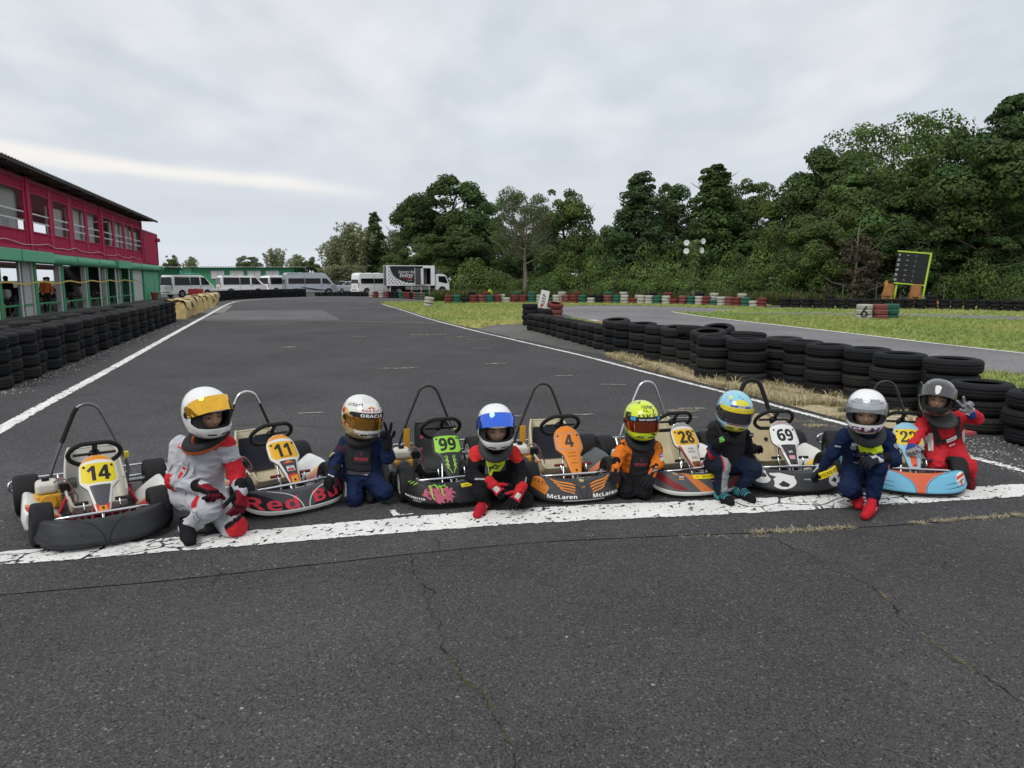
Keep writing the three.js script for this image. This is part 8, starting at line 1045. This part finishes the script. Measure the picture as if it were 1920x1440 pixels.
person('D', { s: 0.94, label: 'child in an orange top and yellow helmet kneeling by kart 4', look: [0.08, 0.06, 0.0],
  suit: (p, t, q, P) => (p === 'neck' ? BLK : p === 'hips' || p.startsWith('thigh') || p.startsWith('shin') ? (q[1] > 0.02 && p === 'hips' ? ORANGE : BLK) : p.startsWith('upper') && t < 0.25 && noise3(P[0] * 50, P[1] * 50, P[2] * 50) > 0.62 ? BLK : ORANGE),
  helmet: { size: 1.0, visor: visorMat([0.5, 0.1, 0.03]), strip: (c, W, H) => { c.fillStyle = '#141416'; c.fillRect(0, 0, W, H); c.fillStyle = '#2f9fd2'; c.fillRect(60, 8, 70, 48); c.fillRect(W - 130, 8, 70, 48); txt(c, '● KART MODULE', 256, 36, 28, '#eee'); },
    draw: (c, W, H) => { c.fillStyle = '#cfe31e'; c.fillRect(0, 0, W, H); const R = rng(31); c.strokeStyle = '#23260f'; c.lineWidth = 6; for (let i = 0; i < 60; i++) { const x = R() * W, y = R() * H; if (x > 380 && x < 650 && y > 130 && y < 320) continue; c.beginPath(); c.moveTo(x, y); for (let k = 0; k < 4; k++) c.lineTo(x + (R() - 0.5) * 80, y + (R() - 0.5) * 60); if (R() < 0.4) c.closePath(); c.stroke(); } path(c, [[250, 140], [370, 120], [400, 320], [300, 330]], '#2a2c1c'); path(c, [[W - 250, 140], [W - 370, 120], [W - 400, 320], [W - 300, 330]], '#2a2c1c'); c.fillStyle = '#8fc63a'; for (const x of [330, 352, 374]) c.fillRect(x, 150, 8, 36); txt(c, 'PURE', 512, 52, 44, '#6f7a18'); txt(c, '◣ ▽ ◔', 512, 98, 46, '#23260f'); txt(c, 'OKX', 520, 146, 62, '#1a1c10', { sx: 1.3 }); c.lineWidth = 7; c.beginPath(); c.moveTo(420, 420); c.lineTo(470, 380); c.lineTo(540, 400); c.lineTo(580, 370); c.lineTo(620, 410); c.stroke(); } },
  collar: mat([0.013, 0.013, 0.015], 0.85), gloveCol: (a, b, n) => (a < -0.008 ? BLK : n < -0.008 && a < 0.045 && Math.abs(b) > 0.012 ? [0.6, 0.14, 0.03] : [0.016, 0.016, 0.019]),
  gloves: { a: { palm: [0.1, 0, -1], thumb: [1, 0, 0], pose: 'hang' }, b: { palm: [0.1, -0.2, -1], thumb: [-1, 0, 0], pose: 'hang' } },
  shoe: (a, y) => BLK,
  extra: (o, B, J, P, s) => { P('chest_protector', vest(B, J, s, 0.018, 0.16, 0.88, 0.7), mat([0.013, 0.013, 0.016], 0.8)); P('chest_plate', patch((x, y, z) => B.trunk(x, y, z), lerp3(J.pelvis, J.neck, 0.6), B.fw, B.up, 0.12, 0.1, 0.023 * s, 10), decal(256, 192, bengio)); for (const [t, col, w] of [[0.5, '#6a3fa0', 'NXT'], [0.78, '#d8d8d8', 'Tony']]) P('sleeve_badge', patch(B.smooth, lerp3(J.sb, J.eb, t), nrm([0.5, 0.2, 1]), B.up, 0.036, 0.022, 0.006, 5), decal(96, 56, (c) => { c.fillStyle = col; c.fillRect(0, 0, 96, 56); txt(c, w, 48, 30, 30, col === '#d8d8d8' ? '#333' : '#fff'); })); P('cuff_lettering', patch(B.smooth, lerp3(J.eb, J.wb, 0.9), nrm([0.3, 0.4, 1]), B.up, 0.05, 0.025, 0.007, 5), decal(128, 56, (c) => { c.fillStyle = '#2b2c32'; c.fillRect(0, 0, 128, 56); txt(c, 'SPARCO', 64, 30, 28, '#cfd2d8'); })); } });
person('E', { s: 0.97, label: 'child in a light blue patterned helmet and black vest sitting on a kart nose', look: [-0.12, 0.1, -0.12],
  suit: (p, t, q, P, J) => { if (p === 'fore_a' && t < 0.35) return t < 0.16 ? [0.45, 0.03, 0.04] : NAVY; if (p.startsWith('upper') || p.startsWith('fore')) return p === 'upper_a' && t > 0.6 ? NAVY : BLK; if (p === 'thigh_a' || p === 'shin_a') { const f = P[0] - (p === 'shin_a' ? mix(J.ka[0], J.aa[0], t) : mix(J.hpa[0], J.ka[0], t)); return f > -0.01 ? (f < 0.002 && p === 'thigh_a' ? RED : [0.3, 0.3, 0.31]) : [0.012, 0.018, 0.032]; } if (p === 'shin_b' || p === 'thigh_b') { const f = P[0] - (p === 'shin_b' ? mix(J.kb[0], J.ab[0], t) : mix(J.hpb[0], J.kb[0], t)); return f > 0.04 ? [0.3, 0.3, 0.31] : [0.012, 0.02, 0.042]; } return p === 'torso' || p === 'neck' ? BLK : [0.012, 0.02, 0.042]; },
  helmet: { size: 1.0, visor: smoke, strip: (c, W, H) => { c.fillStyle = '#d6c125'; c.fillRect(0, 0, W, H); const R = rng(3); for (let i = 0; i < 16; i++) { c.fillStyle = ['#b9a31b', '#7a6f1c', '#8fb0b8'][i % 3]; c.beginPath(); c.ellipse(30 + i * 31, 16 + 32 * R(), 9, 5, R(), 0, 7); c.fill(); } },
    draw: (c, W, H) => { c.fillStyle = '#84c4d6'; c.fillRect(0, 0, W, H); const R = rng(17), cols = ['#a9dbe6', '#5d9fc4', '#d98fb5', '#d9cf3c', '#c9e4ea', '#9a6fb0', '#e8b2c4']; for (let i = 0; i < 150; i++) { c.fillStyle = cols[Math.floor(R() * 7)]; c.beginPath(); c.ellipse(R() * W, R() * H, 5 + 22 * R(), 4 + 14 * R(), R() * 3, 0, 7); c.fill(); } c.strokeStyle = '#3f6f92'; c.lineWidth = 3; for (let i = 0; i < 40; i++) { const x = R() * W, y = R() * H; c.beginPath(); c.moveTo(x, y); c.bezierCurveTo(x + 30, y - 30, x + 40, y + 30, x + 60 * R(), y + 10); c.stroke(); } path(c, [[460, 84], [520, 64], [590, 84], [600, 120], [530, 132], [470, 124]], '#d9cf2f'); c.fillStyle = '#38408c'; c.fillRect(440, 132, 170, 34); txt(c, 'KAI', 525, 150, 32, '#e6e6ea'); path(c, [[420, 380], [600, 380], [590, 470], [440, 470]], '#d6c72c'); c.fillStyle = '#a92f2c'; c.fillRect(440, 352, 150, 16); path(c, [[300, 360], [400, 380], [390, 440], [310, 420]], '#7a5aa6'); } },
  collar: mat([0.013, 0.013, 0.015], 0.85), gloveCol: (a, b, n) => (n < -0.009 && a > 0.012 && a < 0.05 && Math.abs(b) < 0.018 && noise3(a * 160, b * 160, 3) > 0.45 ? [0.2, 0.6, 0.12] : BLK),
  gloves: { a: { dir: [0.45, 0.55, 0.5], palm: [0.7, -0.2, -0.6], thumb: [-0.2, 1, 0], pose: 'thumb' }, b: { palm: [0, -1, 0], thumb: [-1, 0, 0], pose: 'grip' } },
  shoe: (a, y, x) => (y < 0.016 ? [0.02, 0.025, 0.03] : a < 0.22 || (y > 0.045 && a < 0.75 && Math.sin(a * 40) > 0.3) ? [0.06, 0.25, 0.3] : BLK),
  extra: (o, B, J, P, s) => { P('chest_protector', vest(B, J, s, 0.02, 0.05, 0.95, 0.85), mat([0.012, 0.013, 0.015], 0.85)); P('hood_collar', new THREE.SphereGeometry(0.07, 16, 12).scale(1.1, 0.8, 0.8).translate(...add(add(J.neck, B.rt, -0.07), B.fw, -0.06)), mat([0.012, 0.012, 0.014], 0.9)); P('shoulder_tag', patch(B.smooth, lerp3(J.sb, J.eb, 0.1), nrm([0.2, 0.5, 1]), B.up, 0.045, 0.028, 0.02, 5), decal(96, 64, (c) => { c.fillStyle = '#17181c'; c.fillRect(0, 0, 96, 64); txt(c, 'OMP', 48, 34, 34, '#cfcfcf'); })); } });
person('F', { s: 1.03, label: 'child in a navy suit and white helmet crouching between karts 69 and 22', look: [-0.45, 0.1, 0.0],
  suit: (p, t, q, P, J) => { if (p === 'shin_b' || p === 'thigh_b') { const f = P[0] - (p === 'shin_b' ? mix(J.kb[0], J.ab[0], t) : mix(J.hpb[0], J.kb[0], t)); return f > 0.038 ? (f < 0.043 ? RED : [0.42, 0.43, 0.47]) : NAVY; } if (p === 'shin_a' && P[0] - J.ka[0] < -0.035) return [0.4, 0.05, 0.06]; if (p === 'fore_a' && P[1] < mix(J.ea[1], J.wa[1], t) - 0.03) return [0.35, 0.03, 0.05]; return NAVY; },
  helmet: { size: 1.02, open: 0.42, visor: clearVisor, draw: (c, W, H) => { c.fillStyle = '#e8e8e8'; c.fillRect(0, 0, W, H); rain(c, 104); txt(c, 'PETER PAN', 512, 84, 30, '#1d1d20', { sx: 1.4 }); txt(c, '⌒', 512, 46, 34, '#2b2b2e', { sx: 2 }); txt(c, 'CLH', 512, 400, 84, '#3b4ea0', { sx: 1.3, stroke: '#b5323c', lw: 4 }); c.fillStyle = 'rgba(190,50,60,0.9)'; c.fillRect(440, 418, 150, 14); } },
  collar: mat([1, 1, 1], 0.75, { map: canvasTex(512, 128, (c, W, H) => { c.fillStyle = '#3a3c3f'; c.fillRect(0, 0, W, H); for (const x of [60, 180, 330, 450]) { c.fillStyle = '#c8dc1f'; c.beginPath(); c.ellipse(x, 40, 34, 26, 0, 0, 7); c.fill(); } }) }),
  gloveCol: (a, b, n) => (a < 0.0 ? BLK : n < -0.006 && a < 0.06 && (b > 0.002 || a < 0.03) ? [0.5, 0.51, 0.52] : [0.02, 0.022, 0.028]),
  gloves: { a: { palm: [0.2, -1, 0.2], thumb: [0.5, 0, 1], pose: 'relaxed' }, b: { palm: [0.1, -0.8, -0.6], thumb: [-0.2, 0.6, 0.3], pose: 'relaxed' } },
  shoe: (a, y, x) => (y < 0.015 ? [0.36, 0.015, 0.025] : a < 0.16 && y > 0.05 ? BLK : Math.abs(x - 0.03) < 0.012 && a > 0.1 && a < 0.45 && y < 0.05 ? WHT : [0.5, 0.018, 0.03]),
  extra: (o, B, J, P, s) => { P('collar_bib', patch((x, y, z) => B.smooth(x, y, z), lerp3(J.pelvis, J.neck, 0.76), nrm(add(B.fw, B.up, 0.25)), B.up, 0.145, 0.115, 0.024, 10), decal(256, 192, bib)); const logo = (name, at, n, w, h, draw) => P(name, patch(B.smooth, at, n, B.up, w, h, 0.005, 6), decal(128, Math.round(128 * h / w), (c, W, H) => { c.fillStyle = '#101b38'; c.fillRect(0, 0, W, H); draw(c, W, H); })); const ci = (c, W, H) => { c.strokeStyle = '#dfe1e6'; c.lineWidth = 9; c.beginPath(); c.ellipse(W / 2, H / 2, 50, 50, 0, 0, 7); c.stroke(); txt(c, 'h', W / 2, H / 2, 74, '#dfe1e6'); }; logo('chest_roundel', add(lerp3(J.pelvis, J.neck, 0.78), B.rt, -0.095), B.fw, 0.04, 0.04, ci); logo('sleeve_roundel', lerp3(J.sb, J.eb, 0.35), nrm([0.35, 0.2, 1]), 0.036, 0.036, ci); logo('chest_lettering', add(lerp3(J.pelvis, J.neck, 0.62), B.rt, -0.07), B.fw, 0.05, 0.03, (c, W, H) => { c.fillStyle = '#7d8798'; c.fillRect(6, 20, 30, 20); c.fillRect(6, 50, 110, 8); txt(c, 'elite', 80, 30, 26, '#cdd2dc'); }); logo('chest_lettering', add(lerp3(J.pelvis, J.neck, 0.44), B.rt, -0.07), B.fw, 0.05, 0.025, (c, W, H) => txt(c, 'NXT', W / 2, H / 2, 44, '#dfe1e6')); logo('chest_lettering', add(lerp3(J.pelvis, J.neck, 0.27), B.rt, -0.05), B.fw, 0.035, 0.035, (c, W, H) => { c.strokeStyle = '#dfe1e6'; c.lineWidth = 8; c.beginPath(); c.ellipse(64, 64, 44, 44, 0, 0.6, 6); c.stroke(); c.beginPath(); c.moveTo(30, 110); c.lineTo(90, 70); c.stroke(); }); logo('chest_lettering', add(lerp3(J.pelvis, J.neck, 0.7), B.rt, 0.075), B.fw, 0.045, 0.018, (c, W, H) => txt(c, 'NXT', W / 2, H / 2, 40, '#dfe1e6')); logo('shoulder_label', add(lerp3(J.sa, J.sb, 0.2), B.up, -0.02), nrm(add(B.fw, B.up, 0.3)), 0.04, 0.02, (c, W, H) => { c.fillStyle = '#d9dade'; c.fillRect(0, 0, W, H); txt(c, 'PT', W / 2, H / 2, 44, '#1b2238'); }); logo('sleeve_lettering', lerp3(J.sa, J.ea, 0.6), nrm([-0.5, 0.2, 1]), 0.05, 0.02, (c, W, H) => txt(c, 'REVO', W / 2, H / 2, 40, '#cfd4de')); } });
person('G', { s: 1.0, label: 'child in a red suit and black helmet making a V sign beside kart 22', look: [-0.52, 0.06, -0.1],
  suit: (p, t, q) => (p === 'neck' ? [0.05, 0.05, 0.055] : p === 'fore_b' && t > 0.86 ? WHT : RED),
  helmet: { size: 1.0, open: 0.5, rough: 0.3, visor: visorMat([0.05, 0.05, 0.055], { metal: 0.1 }), draw: (c, W, H) => { c.fillStyle = '#3a3b3e'; c.fillRect(0, 0, W, H); c.fillStyle = '#26272a'; c.fillRect(0, 330, W, 182); c.fillStyle = '#3d9a55'; c.fillRect(350, 62, 100, 34); c.fillStyle = '#dadcdc'; c.fillRect(450, 62, 124, 34); c.fillStyle = '#c0454f'; c.fillRect(574, 62, 100, 34); txt(c, 'PETER PAN', 512, 80, 24, '#222'); txt(c, 'HJC', 512, 196, 30, '#88898d'); } },
  collar: mat([0.075, 0.075, 0.08], 0.9), gloveCol: (a, b, n) => (a < -0.005 ? [0.02, 0.045, 0.2] : n < 0 ? [0.03, 0.06, 0.25] : [0.28, 0.27, 0.28]),
  gloves: { a: { palm: [0, -0.7, 0.7], thumb: [1, 0, 0], pose: 'grip' }, b: { dir: [-0.55, 0.75, 0.2], palm: [-0.3, 0.1, 1], thumb: [-0.4, 0.5, 0], pose: 'vee' } },
  shoe: (a, y) => [0.1, 0.01, 0.016],
  extra: (o, B, J, P, s) => { const bandM = mat([0.014, 0.014, 0.016], 0.8, { side: THREE.DoubleSide }), pad = mat([0.55, 0.53, 0.49], 0.7, { side: THREE.DoubleSide }); for (const k of [-1, 1]) { P('harness_strap', patch(B.smooth, add(lerp3(J.pelvis, J.neck, 0.78), B.rt, k * 0.088), B.fw, nrm(add(B.up, B.rt, k * 0.25)), 0.034, 0.17, 0.012, 10), bandM); P('rib_pad', patch(B.smooth, add(lerp3(J.pelvis, J.neck, 0.5), B.rt, k * 0.1), nrm(add(B.fw, B.rt, k * 0.6)), B.up, 0.055, 0.1, 0.017, 8), pad); } P('harness_belt', patch(B.smooth, lerp3(J.pelvis, J.neck, 0.5), B.fw, B.up, 0.2, 0.03, 0.012, 10), bandM); P('chest_label', patch(B.smooth, add(lerp3(J.pelvis, J.neck, 0.52), B.rt, 0.015), B.fw, nrm(add(B.up, B.rt, -0.12)), 0.085, 0.036, 0.019, 6), decal(192, 80, (c) => { c.fillStyle = '#17171a'; c.fillRect(0, 0, 192, 80); c.fillStyle = '#e2e2e0'; c.fillRect(6, 8, 180, 64); txt(c, 'freem', 96, 42, 54, '#1d1d20'); })); P('waist_label', patch(B.smooth, add(lerp3(J.pelvis, J.neck, 0.32), B.rt, 0.015), B.fw, B.up, 0.055, 0.02, 0.008, 5), decal(128, 48, (c) => { c.fillStyle = '#b6323a'; c.fillRect(0, 0, 128, 48); c.fillStyle = '#d9c9c6'; c.fillRect(14, 8, 100, 32); txt(c, 'OMP', 64, 25, 26, '#a3222c'); })); P('neck_brace', patch(B.smooth, add(lerp3(J.pelvis, J.neck, 0.93), B.fw, 0.0), nrm(add(B.fw, B.up, 0.5)), B.up, 0.13, 0.09, 0.02, 10), mat([0.07, 0.07, 0.074], 0.9, { side: THREE.DoubleSide })); } });

// ---- people in the garages and behind the barrier (small in the picture)
function bystander(label, at, turn, h, top, legs, bend = 0, skin = [0.5, 0.31, 0.22]) {
  const s = h / 1.7, J = { head: [0, 1.56, 0.12 * bend], neck: [0, 1.42, 0.08 * bend], chest: [0, 1.2, 0], pelvis: [0, 0.92, -0.02], sa: [-0.18, 1.36, 0.05 * bend], sb: [0.18, 1.36, 0.05 * bend], ea: [-0.24, 1.1, 0.08], eb: [0.24, 1.1, 0.08], wa: [-0.2, 0.9, 0.22 + 0.1 * bend], wb: [0.2, 0.9, 0.22 + 0.1 * bend], ha: [-0.18, 0.84, 0.28], hb: [0.18, 0.84, 0.28], hpa: [-0.09, 0.9, 0], hpb: [0.09, 0.9, 0], ka: [-0.1, 0.48, 0.03], kb: [0.1, 0.48, 0.03], aa: [-0.1, 0.07, 0], ab: [0.1, 0.07, 0], ta: [-0.11, 0.03, 0.14], tb: [0.11, 0.03, 0.14] };
  const B = bodyField(J, 1.25), hb = cone([0, 1.52, 0.12 * bend], [0, 1.6, 0.12 * bend + 0.01], 0.085, 0.095), ha = cone(J.wa, J.ha, 0.035, 0.03), hbn = cone(J.wb, J.hb, 0.035, 0.03), fa = cone([-0.1, 0.05, 0], J.ta, 0.05, 0.045), fb = cone([0.1, 0.05, 0], J.tb, 0.05, 0.045), f = (x, y, z) => Math.max(smin(smin(smin(smin(B.smooth(x, y, z), hb(x, y, z), 0.03), ha(x, y, z), 0.02), hbn(x, y, z), 0.02), Math.min(fa(x, y, z), fb(x, y, z)), 0.02), -y);
  const g = surfaceNets(f, [-0.36, -0.02, -0.25], [0.36, 1.74, 0.5], 0.024, (x, y, z) => (y > 1.6 || (y > 1.5 && z < 0.12 * bend - 0.03) ? [0.012, 0.01, 0.01] : y > 1.47 || (y < 0.95 && Math.abs(x) > 0.14 && z > 0.14) ? skin : y > 0.92 ? top : y > 0.1 ? legs : [0.02, 0.02, 0.022]));
  const o = thing('person', label, 'person', at, turn); o.scale.setScalar(s); mesh('body', g, clothMat, o);
  mesh('hair', new THREE.SphereGeometry(0.105, 14, 10, 0, 6.3, 0, 1.7).translate(0, 1.6, 0.12 * bend), mat([0.012, 0.01, 0.009], 0.7), o); return o;
}
{ const at = (s, z) => { const p = bldPoint(s, 0.012, z); return [p.x, p.y, p.z]; };
  bystander('person in an orange shirt and black trousers standing in the second garage', at(7.2, -0.4), BTURN - 1.2, 1.68, [0.5, 0.12, 0.03], [0.02, 0.02, 0.024], 0.6);
  bystander('person in dark clothes right behind the orange-shirted one', at(9.6, -1.0), BTURN + 0.4, 1.7, [0.02, 0.02, 0.03], [0.03, 0.03, 0.035], 0.2);
  bystander('person in a black shirt leaning over a kart in the nearest garage', at(3.6, -0.8), BTURN + 2.4, 1.72, [0.015, 0.015, 0.017], [0.03, 0.03, 0.035], 0.9);
  bystander('person in a black cap and dark jacket in the middle garage', at(14.6, -1.3), BTURN + 0.2, 1.66, [0.018, 0.018, 0.022], [0.03, 0.03, 0.03], 0.3);
  bystander('person in a lime vest behind the painted tyre barrier', [-1.6, -0.03, -51.6], 0.3, 1.05, [0.5, 0.62, 0.06], [0.03, 0.03, 0.04], 1.2); }

renderer.render(scene, camera);
